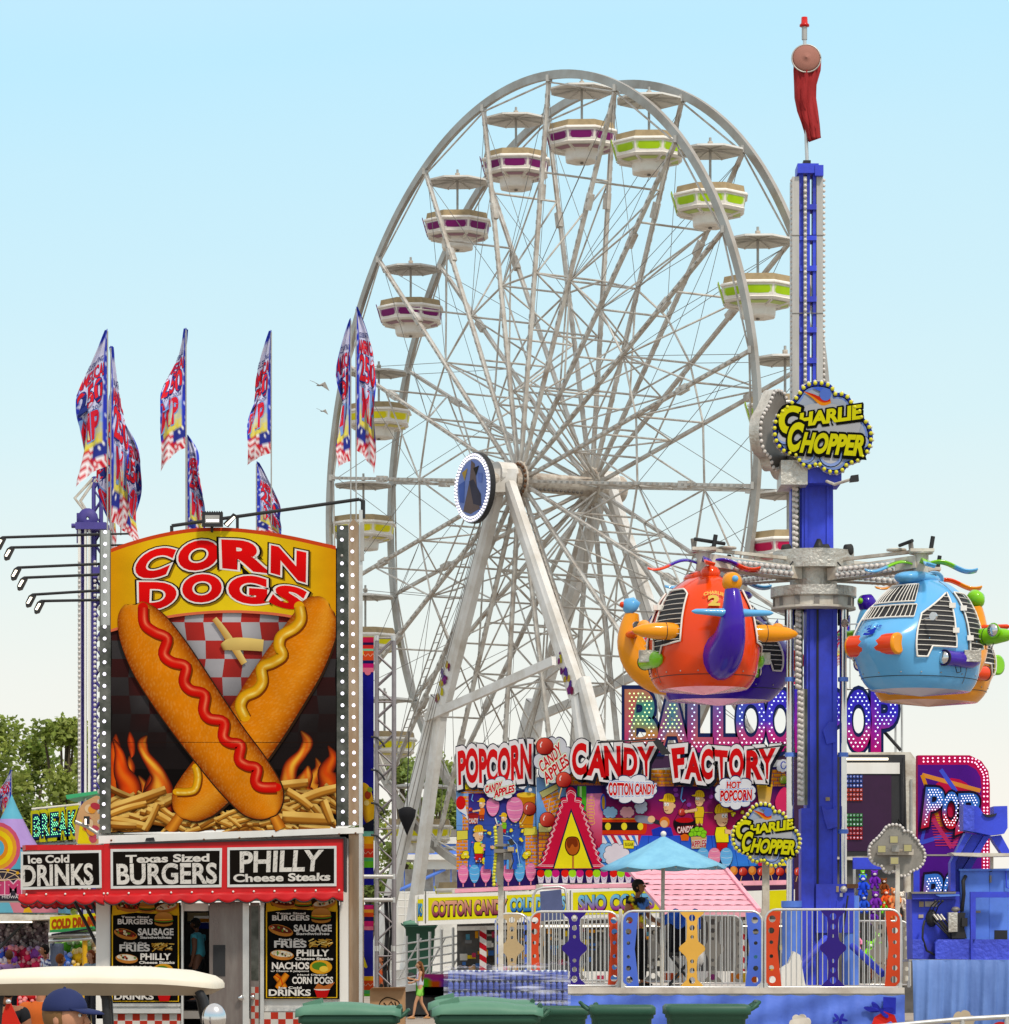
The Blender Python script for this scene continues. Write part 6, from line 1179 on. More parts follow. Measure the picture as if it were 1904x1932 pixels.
# plush prizes
def plush(x, y, s, D, col, label, hang=True):
    c = P(x, y, D); k = s*D/F; T = thing('plush_toy', c+V((0, 0, -k*1.6)), label, 'plush toy', 'plush prizes hung at the balloon stand')
    R = random.Random(int(x*3+y)); jit = lambda q, d: q*(1+.08*math.sin(d.x*17+d.y*23+d.z*19)); b = MB()
    b.ball(c+V((0, 0, -k*.5)), (k*.55, k*.45, k*.8), 'fabric', col, fn=jit)
    for sx in (-1, 1): b.tube([c+V((sx*k*.35, -k*.2, -k*.1)), c+V((sx*k*.7, -k*.5, -k*.5)), c+V((sx*k*.6, -k*.7, -k*.9))], [k*.22, k*.2, k*.17], 'fabric', 8, col); b.tube([c+V((sx*k*.25, -k*.1, -k*1.0)), c+V((sx*k*.42, -k*.3, -k*1.5)), c+V((sx*k*.4, -k*.55, -k*1.7))], [k*.26, k*.24, k*.2], 'fabric', 8, col)
    b.build('body', T); b = MB(); b.ball(c+V((0, -k*.15, k*.5)), (k*.5, k*.45, k*.45), 'fabric', col, fn=jit); lc = mixc(lin(col), (.9, .88, .8), .7); b.ball(c+V((0, -k*.5, k*.42)), (k*.26, k*.18, k*.2), 'fabric', lc)
    for sx in (-1, 1): b.ball(c+V((sx*k*.38, -k*.05, k*.9)), k*.17, 'fabric', col, nu=8, nv=6); b.ball(c+V((sx*k*.18, -k*.6, k*.6)), k*.06, 'black', nu=6, nv=4)
    b.build('head', T)
for x, y, s, cl, lb in ((1628, 1665, 15, '#1c48d8', 'blue plush sloth with a pale face, highest at the prize stall'), (1630, 1700, 13, '#2050d0', 'second blue plush below the sloth beside the blue tower'), (1650, 1655, 13, '#6a1ca8', 'purple plush at the top of the hanging prizes'), (1652, 1695, 14, '#7424a8', 'large purple plush in the middle of the prize stall'), (1648, 1725, 11, '#6020a0', 'small purple plush just above the ride fence'), (1668, 1668, 11, '#7a3c14', 'brown plush cow with white horns under the grey cloud sign'), (1672, 1690, 13, '#e0561c', 'orange plush hanging in front of the green ones'), (1668, 1708, 9, '#68cc14', 'small green plush below the orange one'), (1688, 1690, 15, '#d88a54', 'tan plush behind the grey sign pole'), (1700, 1695, 13, '#d8ccc0', 'spotted white plush dog right of the grey sign pole'), (1690, 1722, 13, '#d06a2c', 'brown orange plush bear low at the grey sign pole'), (1676, 1728, 10, '#c85a1c', 'small rust plush left of the brown orange bear'), (1616, 1770, 13, '#f08ab0', 'pink plush seen between the purple fence plate and the tower'), (1642, 1790, 15, '#80d414', 'bright green plush dinosaur behind the ride fence'), (1656, 1770, 11, '#8ce020', 'lime plush above the green dinosaur'), (1662, 1800, 9, '#f0d020', 'yellow plush right of the green dinosaur'), (1650, 1825, 13, '#6a3820', 'dark brown plush at the foot of the fence end'), (1668, 1822, 11, '#8a4a24', 'brown plush beside the orange fence plate'), (1628, 1650, 8, '#78cc20', 'little green plush peeking above the blue sloth')):
    plush(x, y, s, BD-3.5, cl, lb)
b = MB(); b.pbox(1610, 1618, 1730, 1640, BD-3.2, .2, 'blue_paint'); b.tube([P(1612, 1640, BD-3.3), P(1612, 1860, BD-3.3)], .04, 'aluminium'); b.tube([P(1712, 1640, BD-3.3), P(1712, 1860, BD-3.3)], .1, 'cream_steel'); b.box((P(1610, 0, BD-3).x, BD-3.0, 0), (P(1730, 0, BD-3).x, BD-2.9, 3.2), 'stand_dark'); b.build('prize_rack', BS)
# pale truck body between stalls, and blue striped pavilion behind the wheel
T = thing('box_trailer', P(1722, HY+85, 110), 'plain white box trailer parked behind the balloon stand', 'trailer'); T.location.z = 0
b = MB(); b.pbox(1700, 1665, 1770, 1840, 110, 3, 'white_panel'); b.build('body', T); b = MB()
for x in (1712, 1750): c = P(x, 0, 109.9); b.lathe([(0, -.1), (.45, -.1), (.45, .1), (0, .1)], V((c.x, 110.2, .45)), 'rubber', 18, rot=Matrix.Rotation(PI/2, 3, 'X')); 
b.build('wheel', T)
VD = 150.0; o_ = P(800, HY, VD); T = thing('ride_pavilion', (o_.x, VD, 0), 'long white and blue striped ride building behind the foot of the ferris wheel', 'ride building')
b = MB(); b.pbox(745, 1565, 1010, 1578, VD, 4, 'steel_dark'); b.pbox(748, 1579, 1010, 1592, VD-.5, 4, 'white_panel'); b.pbox(750, 1592, 1010, 1612, VD-.4, 4, 'lightblue_paint'); b.pbox(745, 1612, 1010, 1622, VD-.6, 4, 'white_panel'); b.pbox(780, 1622, 1010, 1640, VD-.3, 3, 'white_panel'); b.pbox(745, 1640, 1010, 1682, VD+.5, 3, 'cream_steel')
b.pbox(745, 1682, 1010, 1866, VD-1, 3, 'white_panel'); 
for x in (762, 790, 818, 850, 870): b.pbox(x, 1640, x+2, 1682, VD, .2, 'lightblue_paint')
b.tube([P(748, 1682, VD-.2), P(840, 1640, VD-.2)], .07, 'lightblue_paint'); b.build('body', T)
b = MB()
for x in range(750, 870, 15): b.tube([P(x, 1683, VD-2), P(x, 1740, VD-2)], .04, 'white_panel', 5)
for y in (1684, 1698, 1712, 1726): b.tube([P(745, y, VD-2), P(875, y, VD-2)], .03, 'white_panel', 5)
b.build('railing', T)
# ------------------------------------------------------------------ chopper ride platform, fences, umbrella
FDp = 53.5; PZ = P(0, 1863, FDp).z
o_ = P(1440, HY, FDp); RP = thing('ride_platform', (o_.x, FDp, 0), 'long raised ride platform with cream deck edge and blue printed skirt', 'platform')
mat('deck', (.55, .50, .44), .5, 0, .5, 1.5, (.25, .2, .16)); mat('tarp', (.09, .17, .62), .5, 0, .35, 1.2, (.03, .06, .3), bump=.5)
x0, x1 = P(900, 0, FDp).x, P(1702, 0, FDp).x
b = MB(); b.box((x0, FDp-.35, PZ-.09), (x1, FDp+7.5, PZ), 'deck'); b.box((x0, FDp-.33, PZ-.2), (x1, FDp+7.4, PZ-.091), 'steel_grey'); b.build('deck', RP)
b = MB()
for x in [x0+.3+k*(x1-x0-.6)/5 for k in range(6)]:
    for y in (FDp+.2, FDp+3.5, FDp+7): b.box((x-.06, y-.06, 0), (x+.06, y+.06, PZ-.2), 'steel_dark')
b.build('support_post', RP)
b = MB(); rows = []; R = random.Random(8); n = 150; zt = P(0, 1876, FDp).z
def tarpp(u, v, e=0.):
    return V((x0+(x1-x0)*u, FDp-.38-e+(.035*math.sin(u*90)+.02*math.sin(u*211+v*3))*(.3+v)+.02*math.sin(v*14+u*30), zt-(zt-.02)*v-.02*abs(math.sin(u*60))*(1-v)))
b.grid([[tarpp(i/n, j/16) for i in range(n+1)] for j in range(17)], 'tarp'); sk = b.build('skirt', RP)
b = MB()
def tart(poly, col, e):
    q = []
    for x, y in poly:
        w_ = P(x, y, FDp-.4); q.append(tarpp((w_.x-x0)/(x1-x0), max(0, (zt-w_.z)/(zt-.02)), e))
    b.add(q, [tuple(range(len(q)))], 'fabric', col)
tart(cloud(1510, 1932, 20, 20, 7, seed=2), '#c8c0b4', .05); tart(cloud(1320, 1960, 26, 16, 7, seed=3), '#c8c0b4', .05); tart(cloud(980, 1950, 30, 18, 7, seed=3), '#c8c0b4', .05)
for a in (.2, 1.4, 2.6, 4.0, 5.2): tart(blob(1584+9*math.cos(a), 1922+6*math.sin(a), 7, 3, 12, a), '#2a2cae', .05)
for a, l in ((.1, 17), (2.9, 20), (2.2, 16), (-.8, 14)): tart(blob(1660+l*math.cos(a)*.8, 1905+8*math.sin(a)*-1, l*.8, 5, 14, -a), '#2228a0', .05)
tart([(1640, 1945), (1650, 1918), (1668, 1907), (1688, 1914), (1698, 1945)], '#c42018', .056); tart([(1666, 1880), (1690, 1880), (1690, 1912), (1666, 1912)], '#2630b0', .054)
b.build('skirt_print', sk)
def holed(outer, holes, D, dep):
    cu = bpy.data.curves.new('h', 'CURVE'); cu.dimensions = '2D'; cu.fill_mode = 'BOTH'
    for loop in [outer]+holes:
        s_ = cu.splines.new('POLY'); s_.points.add(len(loop)-1); s_.use_cyclic_u = True
        for i, (x, y) in enumerate(loop): w_ = P(x, y, D); s_.points[i].co = (w_.x, w_.z, 0, 1)
    o = bpy.data.objects.new('h', cu); C.objects.link(o); me = o.evaluated_get(bpy.context.evaluated_depsgraph_get()).to_mesh()
    vs = [(v.co.x, v.co.y) for v in me.vertices]; fs = [tuple(p.vertices) for p in me.polygons]; o.evaluated_get(bpy.context.evaluated_depsgraph_get()).to_mesh_clear(); bpy.data.objects.remove(o)
    m = MB(); m.add([V((x, D, z)) for x, z in vs], fs, 'fabric'); n = len(m.f); m.add([V((x, D+dep, z)) for x, z in vs], [tuple(reversed(f)) for f in fs], 'fabric')
    for loop in [outer]+holes:
        k = len(loop); q = [P(x, y, D) for x, y in loop]; q2 = [p+V((0, dep, 0)) for p in q]; m.add(q+q2, [(i, (i+1) % k, (i+1) % k+k, i+k) for i in range(k)], 'fabric')
    return m
def plate(par, outer, holes, D, col, m_='paint'):
    m = holed(outer, holes, D, .012); m.m = [m_]*len(m.m); m.c = [lin(col) if isinstance(col, str) else col]*len(m.c); m.build('fence_plate', par)
def fence(xa, xb, ya, yb, D, cL, cM, cR, label, nb=18, flip=False):
    T = thing('fence_panel', P((xa+xb)/2, yb+3, D), label, 'fence', 'fence panels round the chopper ride'); w, h = xb-xa, yb-ya; r = .14*h
    b = MB(); fr = [(xa, yb-r*.3), (xa, ya+r)]+[(xa+r-r*math.cos(t), ya+r-r*math.sin(t)) for t in (.4, .8, 1.2, PI/2)]+[(xb-r+r*math.sin(t), ya+r-r*math.cos(t)) for t in (0, .4, .8, 1.2, PI/2)]+[(xb, yb-r*.3), (xb-r*.3, yb), (xa+r*.3, yb), (xa, yb-r*.3)]
    b.tube([P(x, y, D) for x, y in fr], .019, 'aluminium', 8, caps=False); 
    for x in (xa+1, xb-1): b.beam(P(x, yb-8, D), P(x, yb+5, D), .05, .05, 'aluminium')
    b.build('frame', T); b = MB(); lo, hi = xa+w*.115, xb-w*.115; mid = (xa+xb)/2
    for k in range(nb+1):
        x = lo+(hi-lo)*k/nb; b.tube([P(x, ya+1, D), P(x, yb-1, D)], .0085, 'aluminium', 6)
    b.build('bars', T)
    for sx, x, c in ((1, xa, cL), (-1, xb, cR)):
        if not c: continue
        X = lambda a: x+sx*a*w; o = [(X(.004), ya+r), (X(.02), ya+r*.45), (X(.05), ya+3), (X(.115), ya+3), (X(.09), ya+h*.5), (X(.12), yb-2), (X(.04), yb-2), (X(.012), yb-h*.06), (X(.004), yb-h*.12)]
        hs = [blob(X(.052 if k in (0, 5) else .045), ya+h*v, rr, rr, 12) for k, (v, rr) in enumerate(((.12, h*.045), (.27, h*.04), (.42, h*.025), (.60, h*.025), (.75, h*.035), (.90, h*.045)))]; plate(T, o, hs, D-.012, c)
    if cM:
        s_ = h; o = smooth([(mid-.16*s_, ya+2), (mid-.075*s_, ya+.10*s_), (mid-.07*s_, ya+.30*s_), (mid-.085*s_, ya+.40*s_), (mid-.16*s_, ya+.46*s_), (mid-.165*s_, ya+.52*s_), (mid-.10*s_, ya+.58*s_), (mid-.065*s_, ya+.66*s_), (mid-.07*s_, ya+.90*s_), (mid-.15*s_, yb-2), (mid+.15*s_, yb-2), (mid+.07*s_, ya+.90*s_), (mid+.065*s_, ya+.66*s_), (mid+.10*s_, ya+.58*s_), (mid+.165*s_, ya+.52*s_), (mid+.16*s_, ya+.46*s_), (mid+.085*s_, ya+.40*s_), (mid+.07*s_, ya+.30*s_), (mid+.075*s_, ya+.10*s_), (mid+.16*s_, ya+2)], 2)
        hs = [blob(mid, ya+h*v, rr, rr*1.1, 12) for v, rr in ((.09, h*.042), (.22, h*.034), (.34, h*.022), (.66, h*.025), (.78, h*.034), (.91, h*.042))]; plate(T, o, hs, D-.014, cM)
    return T
BLp, ORp, YLp, PUp, TNp = '#4a68c8', '#c8421c', '#dca848', '#2c1878', '#b8a078'
gp = (.30, .27, .23)
fence(1290, 1400, 1728, 1855, 61.5, gp, gp, gp, 'grey backed inner fence panel behind the yellow centred front panel', 9)
fence(1010, 1170, 1733, 1850, 61.0, gp, gp, '#4a78b8', 'grey backed inner fence panel behind the orange ended left panel', 14)
fence(1180, 1285, 1733, 1852, 61.5, gp, gp, gp, 'grey backed inner fence panel behind the ride operator', 9)
fence(1606, 1716, 1738, 1858, 60, None, gp, gp, 'grey backed inner fence panel in front of the plush prizes', 9)
fence(936, 996, 1724, 1856, FDp+2.0, BLp, TNp, BLp, 'narrow blue ended fence panel with a tan centre plate, farthest left', 9)
fence(1001, 1167, 1720, 1860, FDp, ORp, PUp, ORp, 'fence panel with orange end plates and purple centre, left of the operator', 17)
fence(1174, 1438, 1719, 1863, FDp-.3, BLp, YLp, BLp, 'fence panel with blue end plates and yellow centre plate under the umbrella')
fence(1444, 1700, 1716, 1863, FDp-.3, ORp, PUp, ORp, 'fence panel with orange end plates in front of the blue tower', 20)
b = MB(); b.beam(P(1171, 1715, FDp-.2), P(1171, 1870, FDp-.2), .05, .05, 'cream_steel'); b.beam(P(1441, 1715, FDp-.2), P(1441, 1872, FDp-.2), .08, .05, 'cream_steel'); b.build('fence_post', RP)
# grey board on a rounded frame and edge-on light sign
T = thing('back_board', P(1034, 1724, 54.5), 'dull blue grey board in a rounded tube frame above the left fence', 'board'); b = MB()
b.tube([P(*q, 54.5) for q in ((1005, 1724), (1006, 1690), (1012, 1679), (1025, 1675), (1055, 1673), (1066, 1677), (1069, 1690), (1071, 1724))], .02, 'aluminium', 8); b.build('frame', T); b = MB(); b.pprism([(1019, 1682), (1059, 1678), (1064, 1735), (1021, 1738)], 54.48, .03, 'board_blue' if mat('board_blue', (.08, .10, .22), .6, 0, .4, 2) else ''); b.build('board', T)
T = thing('light_mast', P(945, 1860, 54), 'grey mast with an edge-on bulb sign and clamped floodlights, before the popcorn panel', 'light mast'); b = MB(); b.pbox(940, 1595, 950, 1862, 54, .08, 'cream_steel'); b.build('mast', T)
b = MB(); b.pprism([(938, 1565), (944, 1556), (949, 1562), (951, 1640), (946, 1672), (938, 1668), (934, 1640), (936, 1600)], 53.8, .5, 'steel_dark')
for k in range(18): b.ball(P(934+2*math.sin(k*.3), 1562+6.3*k, 53.8), .03, 'yellow_bulb', nu=6, nv=4)
b.build('edge_sign', T); b = MB()
for q in ((932, 1602, 970, 1609), (935, 1592, 962, 1597), (950, 1608, 966, 1622)): b.pbox(*q, 53.7, .08, 'steel_dark')
b.pprism([(958, 1585), (966, 1582), (972, 1592), (964, 1596)], 53.6, .1, 'black'); b.pbox(958, 1598, 970, 1606, 53.6, .1, 'tan_vinyl'); b.pbox(960, 1622, 967, 1640, 53.7, .1, 'steel_dark'); b.tube([P(965, 1606, 53.6), P(969, 1625, 53.6), P(963, 1640, 53.6)], .01, 'black', 5); b.build('floodlight', T)
# umbrella
T = thing('umbrella', V((P(1249, 0, 54.5).x, 54.5, PZ)), 'faded light blue market umbrella over the ride control post', 'umbrella')
mat('canvas_blue', (.20, .47, .64), .75, 0, .35, 2.0, (.06, .22, .42)); b = MB(); ap = P(1252, 1577, 54.5); zr = P(0, 1637, 54.5).z; Rr_ = 122*54.5/F; rows = []
for t in [0, .03, .2, .4, .6, .8, 1]:
    row = []
    for k in range(49):
        a = 2*PI*k/48+.15; seg = (k % 6)/6; rr = Rr_*t*(1-.055*math.sin(PI*seg)**1*(1 if t > .1 else 0)); z = ap.z+(zr-ap.z)*t**.93-.03*math.sin(PI*seg)*t*-1*0-.045*math.sin(PI*seg)*t; row.append(V((ap.x+rr*math.cos(a), ap.y+rr*math.sin(a)*.98, z+(.02*math.cos(a)*t))))
    rows.append(row)
b.grid(rows, 'canvas_blue', None, True); b.build('canopy', T, thick=.006)
b = MB(); b.tube([V((P(1249, 0, 54.5).x, 54.5, PZ)), ap], .03, 'cream_steel', 10); b.ball(ap+V((0, 0, .03)), .045, 'tub_white'); b.build('pole', T); b = MB()
for k in range(8): a = 2*PI*k/8+.15; b.beam(ap-V((0, 0, .03)), V((ap.x+Rr_*.98*math.cos(a), ap.y+Rr_*.96*math.sin(a), zr-.02)), .02, .02, 'steel_grey')
b.build('rib', T)
# ------------------------------------------------------------------ people
def body(name, chains, par, m, col=None, sub=2, org=None, root=0):
    """one skinned surface; chains: list of lists of (point, radius or (rx,ry)), joined where points coincide"""
    vs, es, rs, key = [], [], [], {}
    for ch in chains:
        pv = None
        for p, r in ch:
            k = (round(p[0], 4), round(p[1], 4), round(p[2], 4))
            if k not in key: key[k] = len(vs); vs.append(V(p)); rs.append(r if isinstance(r, tuple) else (r, r))
            i = key[k]
            if pv is not None and pv != i: es.append((pv, i))
            pv = i
    me = bpy.data.meshes.new(name); o_ = V((0, 0, 0)); q = par
    while q is not None: o_ += q.location; q = q.parent
    me.from_pydata([tuple(v-o_) for v in vs], es, []); o = bpy.data.objects.new(name, me); C.objects.link(o); o.parent = par
    md = o.modifiers.new('skin', 'SKIN'); md.use_smooth_shade = True; md.branch_smoothing = .6
    for i, r in enumerate(rs): sv = me.skin_vertices[0].data[i]; sv.radius = r; sv.use_root = (i == root)
    s_ = o.modifiers.new('sub', 'SUBSURF'); s_.levels = sub; s_.render_levels = sub
    dg = bpy.context.evaluated_depsgraph_get(); me2 = bpy.data.meshes.new_from_object(o.evaluated_get(dg)); o.modifiers.clear(); o.data = me2; me2.materials.clear(); me2.materials.append(MATS[m])
    at = me2.color_attributes.new('Col', 'FLOAT_COLOR', 'CORNER'); 
    if callable(col):
        buf = []
        for l in me2.loops: c = col(me2.vertices[l.vertex_index].co+o_); buf += [*c, 1]
    else: c = lin(col) if isinstance(col, str) else (col or (1, 1, 1)); buf = [*c, 1]*len(me2.loops)
    at.data.foreach_set('color', buf); me2.polygons.foreach_set('use_smooth', [True]*len(me2.polygons)); return o
def figure(org, h, yaw, label, skin='#b07a5c', top='#6080c0', bottom='#181818', hair='#40281a', arms=None, legs=None, lean=0., headyaw=0., cap=None, capcol=None, longhair=False, sleeves='short', shorts=False, tops='shirt', build=1., sit=False, headpitch=0., upper_only=False, child=False):
    """a person built on one skinned body; arms/legs: dict of joint positions in body space (x forward, y left, z up, heights in body heights)"""
    T = thing('person', org, label, 'person'); Rz = Matrix.Rotation(yaw, 3, 'Z')
    def W(p): 
        x, y, z = p; x += lean*max(0, z-.5); return V(org)+Rz @ (V((x, y, z))*h)
    hip, sh = .52, .815; b_ = build
    L = dict(hl=(0, .055, .50), kl=(.02, .055, .28), al=(0, .06, .045), tl=(.09, .065, .02), hr=(0, -.055, .50), kr=(.02, -.055, .28), ar=(0, -.06, .045), tr=(.09, -.065, .02)); L.update(legs or {})
    A_ = dict(sl=(0, .105, sh), el=(-.01, .135, .64), wl=(.03, .14, .50), sr=(0, -.105, sh), er=(-.01, -.135, .64), wr=(.03, -.14, .50)); A_.update(arms or {})
    sk = lin(skin); q = lambda p, r: (W(p), r*h)
    pel = (0, 0, hip); ch = [[q(pel, .062*b_), q((0, 0, .62), .058*b_), q((.005, 0, .72), .066*b_), q((0, 0, .80), .056*b_), q((.0, 0, .845), .028), q((.008, 0, .872), .028), q((.012, 0, .90), .034)]]
    for s_ in 'lr':
        sg = 1 if s_ == 'l' else -1; S_, E_, W_ = A_['s'+s_], A_['e'+s_], A_['w'+s_]
        ch.append([q((0, 0, .80), .056*b_), q(S_, .030*b_), q(tuple((V(S_)+V(E_))/2), .026*b_), q(E_, .021*b_), q(tuple(V(E_)*.6+V(W_)*.4), .020*b_), q(W_, .0135)])
        if not upper_only: ch.append([q(pel, .062*b_), q(L['h'+s_], .050*b_), q(tuple((V(L['h'+s_])+V(L['k'+s_]))/2), .043*b_), q(L['k'+s_], .030*b_), q(tuple(V(L['k'+s_])*.65+V(L['a'+s_])*.35), .031*b_), q(L['a'+s_], .018), q(L['t'+s_], .018)])
        d = (V(W_)-V(E_)).normalized(); side = V((d.z, 0, -d.x)); side = side.normalized() if side.length > .1 else V((1, 0, 0)); up = d.cross(side)
        palm = V(W_)+d*.035; ch.append([q(W_, .0135), q(tuple(palm), .017)])
        for k in range(4):
            off = side*(k-1.5)*.0085; l_ = (.030, .036, .034, .026)[k]; ch.append([q(tuple(palm), .017), q(tuple(palm+off+d*.012), .0062), q(tuple(palm+off+d*(.012+l_*.5)+up*.003*sg), .0055), q(tuple(palm+off+d*(.012+l_)+up*.012*sg), .0045)])
        ch.append([q(W_, .0135), q(tuple(V(W_)+side*.018+d*.012), .0065), q(tuple(V(W_)+side*.026+d*.034+up*.006*sg), .005)])
    body('body', ch, T, 'skin', sk)
    # head
    hc_ = V((.018, 0, .935)); Rh = Rz @ Matrix.Rotation(headyaw, 3, 'Z') @ Matrix.Rotation(headpitch, 3, 'Y'); m = MB()
    def hf(p, d):
        p = p.copy()
        if d.x > .2: p.x *= 1-.10*max(0, d.z)*.5; p.x += h*.004*(-abs(d.z))
        if d.z < -.1: p.y *= 1+.28*d.z; p.x *= 1+.1*d.z
        return p
    cH = W(hc_); m.ball(cH, (.058*h, .046*h, .068*h), 'skin', sk, 22, 16, Rh, hf); lp = lambda x, y, z: cH+Rh @ (V((x, y, z))*h)
    m.tube([lp(.052, 0, .014), lp(.066, 0, -.012), lp(.058, 0, -.016)], [.004*h, .009*h, .006*h], 'skin', 8, sk)
    for s_ in (-1, 1): m.ball(lp(-.004, s_*.046, -.004), (.011*h, .005*h, .016*h), 'skin', sk, 8, 6, Rh); m.ball(lp(.051, s_*.017, .008), .0055*h, 'skin', (.8, .8, .78), 8, 5); m.ball(lp(.0555, s_*.017, .008), .0028*h, 'black', None, 6, 4); m.tube([lp(.055, s_*.008, .021), lp(.053, s_*.026, .021)], .0022*h, 'skin', 5, lin(hair))
    m.tube([lp(.054, -.013, -.032), lp(.058, 0, -.033), lp(.054, .013, -.032)], .0028*h, 'skin', 6, mixc(sk, (.4, .05, .05), .45)); m.build('head', T)
    hm = MB(); hcol = lin(hair)
    def hairf(p, d): return p*(1+.05*math.sin(d.x*19+d.z*31)*math.sin(d.y*23))*(1 if (d.x < .45 or d.z > .35) else .82)
    hm.ball(cH+Rh @ (V((-.008, 0, .010))*h), (.058*h, .051*h, .066*h), 'fabric', hcol, 20, 14, Rh, hairf)
    if longhair:
        for k in range(13):
            a = -1.25+2.5*k/12; y = .048*math.sin(a); x = -.02-.03*math.cos(a); hm.tube([lp(x, y, .03), lp(x-.022, y*1.35, -.06), lp(x-.025+.008*math.sin(k*2), y*1.5, -.14), lp(x-.012, y*1.45, -.22+.015*math.sin(k*3)), lp(x-.016, y*1.3, -.28)], [.014*h, .018*h, .018*h, .014*h, .004*h], 'fabric', 7, mixc(hcol, (.5, .3, .12), .25*(k % 3)))
    hm.build('hair', T)
    if cap:
        m = MB(); m.ball(cH+Rh @ (V((-.004, 0, .022))*h), (.063*h, .055*h, .058*h), 'fabric', lin(capcol), 22, 12, Rh, lambda p, d: p if d.z > -.05 else V((p.x, p.y, -.05*h*.058)))
        rows = []
        for i in range(9):
            a = -1.1+2.2*i/8; rows.append([lp(.045*math.cos(a)+.004, .050*math.sin(a), .028), lp(.085*math.cos(a)**.7+.012, .048*math.sin(a), .020), lp(.108*max(0, math.cos(a))**.6+.004, .042*math.sin(a), .012)])
        m.grid(rows, 'fabric', lin(capcol)); m.ball(lp(-.004, 0, .080), .004*h, 'fabric', lin(capcol), 6, 4); m.build('cap', T, thick=.003*h)
    # clothes
    g = .007
    tcol = top if callable(top) else lin(top)
    tc = [[q((0, 0, .515 if tops == 'shirt' else .56), (.066 if tops == 'shirt' else .062)*b_+g), q((0, 0, .62), .062*b_+g), q((.005, 0, .72), .070*b_+g), q((0, 0, .795), .058*b_+g), q((0, 0, .835), .032)]]
    if sleeves != 'none':
        for s_ in 'lr':
            S_, E_, W_ = A_['s'+s_], A_['e'+s_], A_['w'+s_]; m_ = tuple((V(S_)+V(E_))/2); c_ = [q((0, 0, .795), .058*b_+g), q(S_, .034*b_+g), q(m_, .030*b_+g)]
            if sleeves == 'long': c_ += [q(E_, .024*b_+g), q(tuple(V(W_)*.92+V(E_)*.08), .017+g*.5)]
            tc.append(c_)
    body('shirt', tc, T, 'fabric', tcol)
    if not upper_only:
        bc = [[q((0, 0, .575), .060*b_+g), q((0, 0, .52), .064*b_+g)]]
        for s_ in 'lr':
            H, K, A0 = L['h'+s_], L['k'+s_], L['a'+s_]; m_ = tuple(V(H)*.45+V(K)*.55); c_ = [q((0, 0, .52), .064*b_+g), q(H, .052*b_+g), q(m_, .043*b_+g+(.006 if shorts else 0))]
            if not shorts: c_ += [q(K, .034*b_+g), q(tuple(V(K)*.5+V(A0)*.5), .034*b_+g), q(tuple(V(A0)+V((0, 0, .01))), .028+g)]
            bc.append(c_)
        body('shorts' if shorts else 'trousers', bc, T, 'fabric', lin(bottom))
        for s_ in 'lr':
            m = MB(); a, t = W(L['a'+s_]), W(L['t'+s_]); d = (t-a); d.z = 0; d.normalize(); lo = min(a.z, t.z)-.014*h; p0 = V((a.x, a.y, lo+.012*h))-d*.03*h; m.tube([p0, V((a.x, a.y, lo+.016*h)), V((t.x, t.y, lo+.012*h)), V((t.x, t.y, lo+.010*h))+d*.03*h], [(.02*h, .016*h), (.024*h, .022*h), (.026*h, .014*h), (.012*h, .008*h)], 'fabric', 10, lin('#16161a') if not shorts else lin('#b08050')); m.build('shoe', T)
    return T
def optop(p):
    # racing style shirt: light blue with red and yellow flashes
    x = p.x-P(1207, 0, 55).x; z = (p.z-PZ)/1.62
    if x < -.17: return lin('#141416')
    t = x+.9*(z-.66)
    if z > .80 and abs(x) < .09: return lin('#15161c')
    if x < .02 and t < -.02: return lin('#c8141c')
    if x < .12 and t < .07: return lin('#e6d21c') if math.sin(z*80+x*30) > -.4 else lin('#15151a')
    return lin('#4a78c4')
figure(V((P(1203, 0, 55).x, 55, PZ)), 1.66, math.radians(-40), 'ride operator in a dark cap and blue, red and yellow shirt beside the umbrella', '#9a6444', optop, '#101012', '#201a16', cap=True, capcol='#2e2824', headyaw=.35, headpitch=-.25, build=1.3, arms=dict(el=(.02, .15, .66), wl=(.13, .14, .60), er=(-.03, -.15, .66), wr=(.10, -.13, .60)))
T = thing('camp_chair', V((P(1285, 0, 55.2).x, 55.2, PZ)), 'tall black folding chair with a jacket and blue cloth behind the fence', 'folding chair'); cx = P(1285, 0, 55.2).x; X = lambda x, y: V((P(x, y, 55.2).x, 55.2, P(x, y, 55.2).z)); b = MB()
for dy in (-.22, .22):
    for a, c_ in (((1262, 1800), (1310, 1862)), ((1312, 1800), (1260, 1862))): b.tube([X(*a)+V((0, dy, 0)), X(*c_)+V((0, dy, 0))], .014, 'black', 7)
    b.tube([X(1266, 1735)+V((0, dy, 0)), X(1262, 1800)+V((0, dy, 0))], .014, 'black', 7)
for a, c_ in (((1262, 1800), (1312, 1800)), ((1260, 1858), (1312, 1858))): b.tube([X(*a)+V((0, -.22, 0)), X(*c_)+V((0, -.22, 0))], .012, 'black', 6)
b.build('folding_frame', T); b = MB(); b.box(X(1260, 1801)-V((0, .25, 0)), X(1314, 1797)+V((0, .25, 0)), 'rubber'); b.build('seat', T)
T2 = thing('jacket', X(1285, 1795), 'dark crumpled jacket hung over the folding chair', 'jacket'); b = MB(); b.tube([X(1283, 1728), X(1282, 1738), X(1284, 1760), X(1286, 1785), X(1287, 1803)], [(.10, .09), (.13, .12), (.16, .14), (.24, .17), (.20, .16)], 'fabric', 22, '#17151b'); o = b.build('jacket_cloth', T2)
R = random.Random(2)
for v in o.data.vertices: v.co += V((math.sin(v.co.z*23+v.co.x*9), math.sin(v.co.z*31+v.co.x*17)*.5, 0))*.028
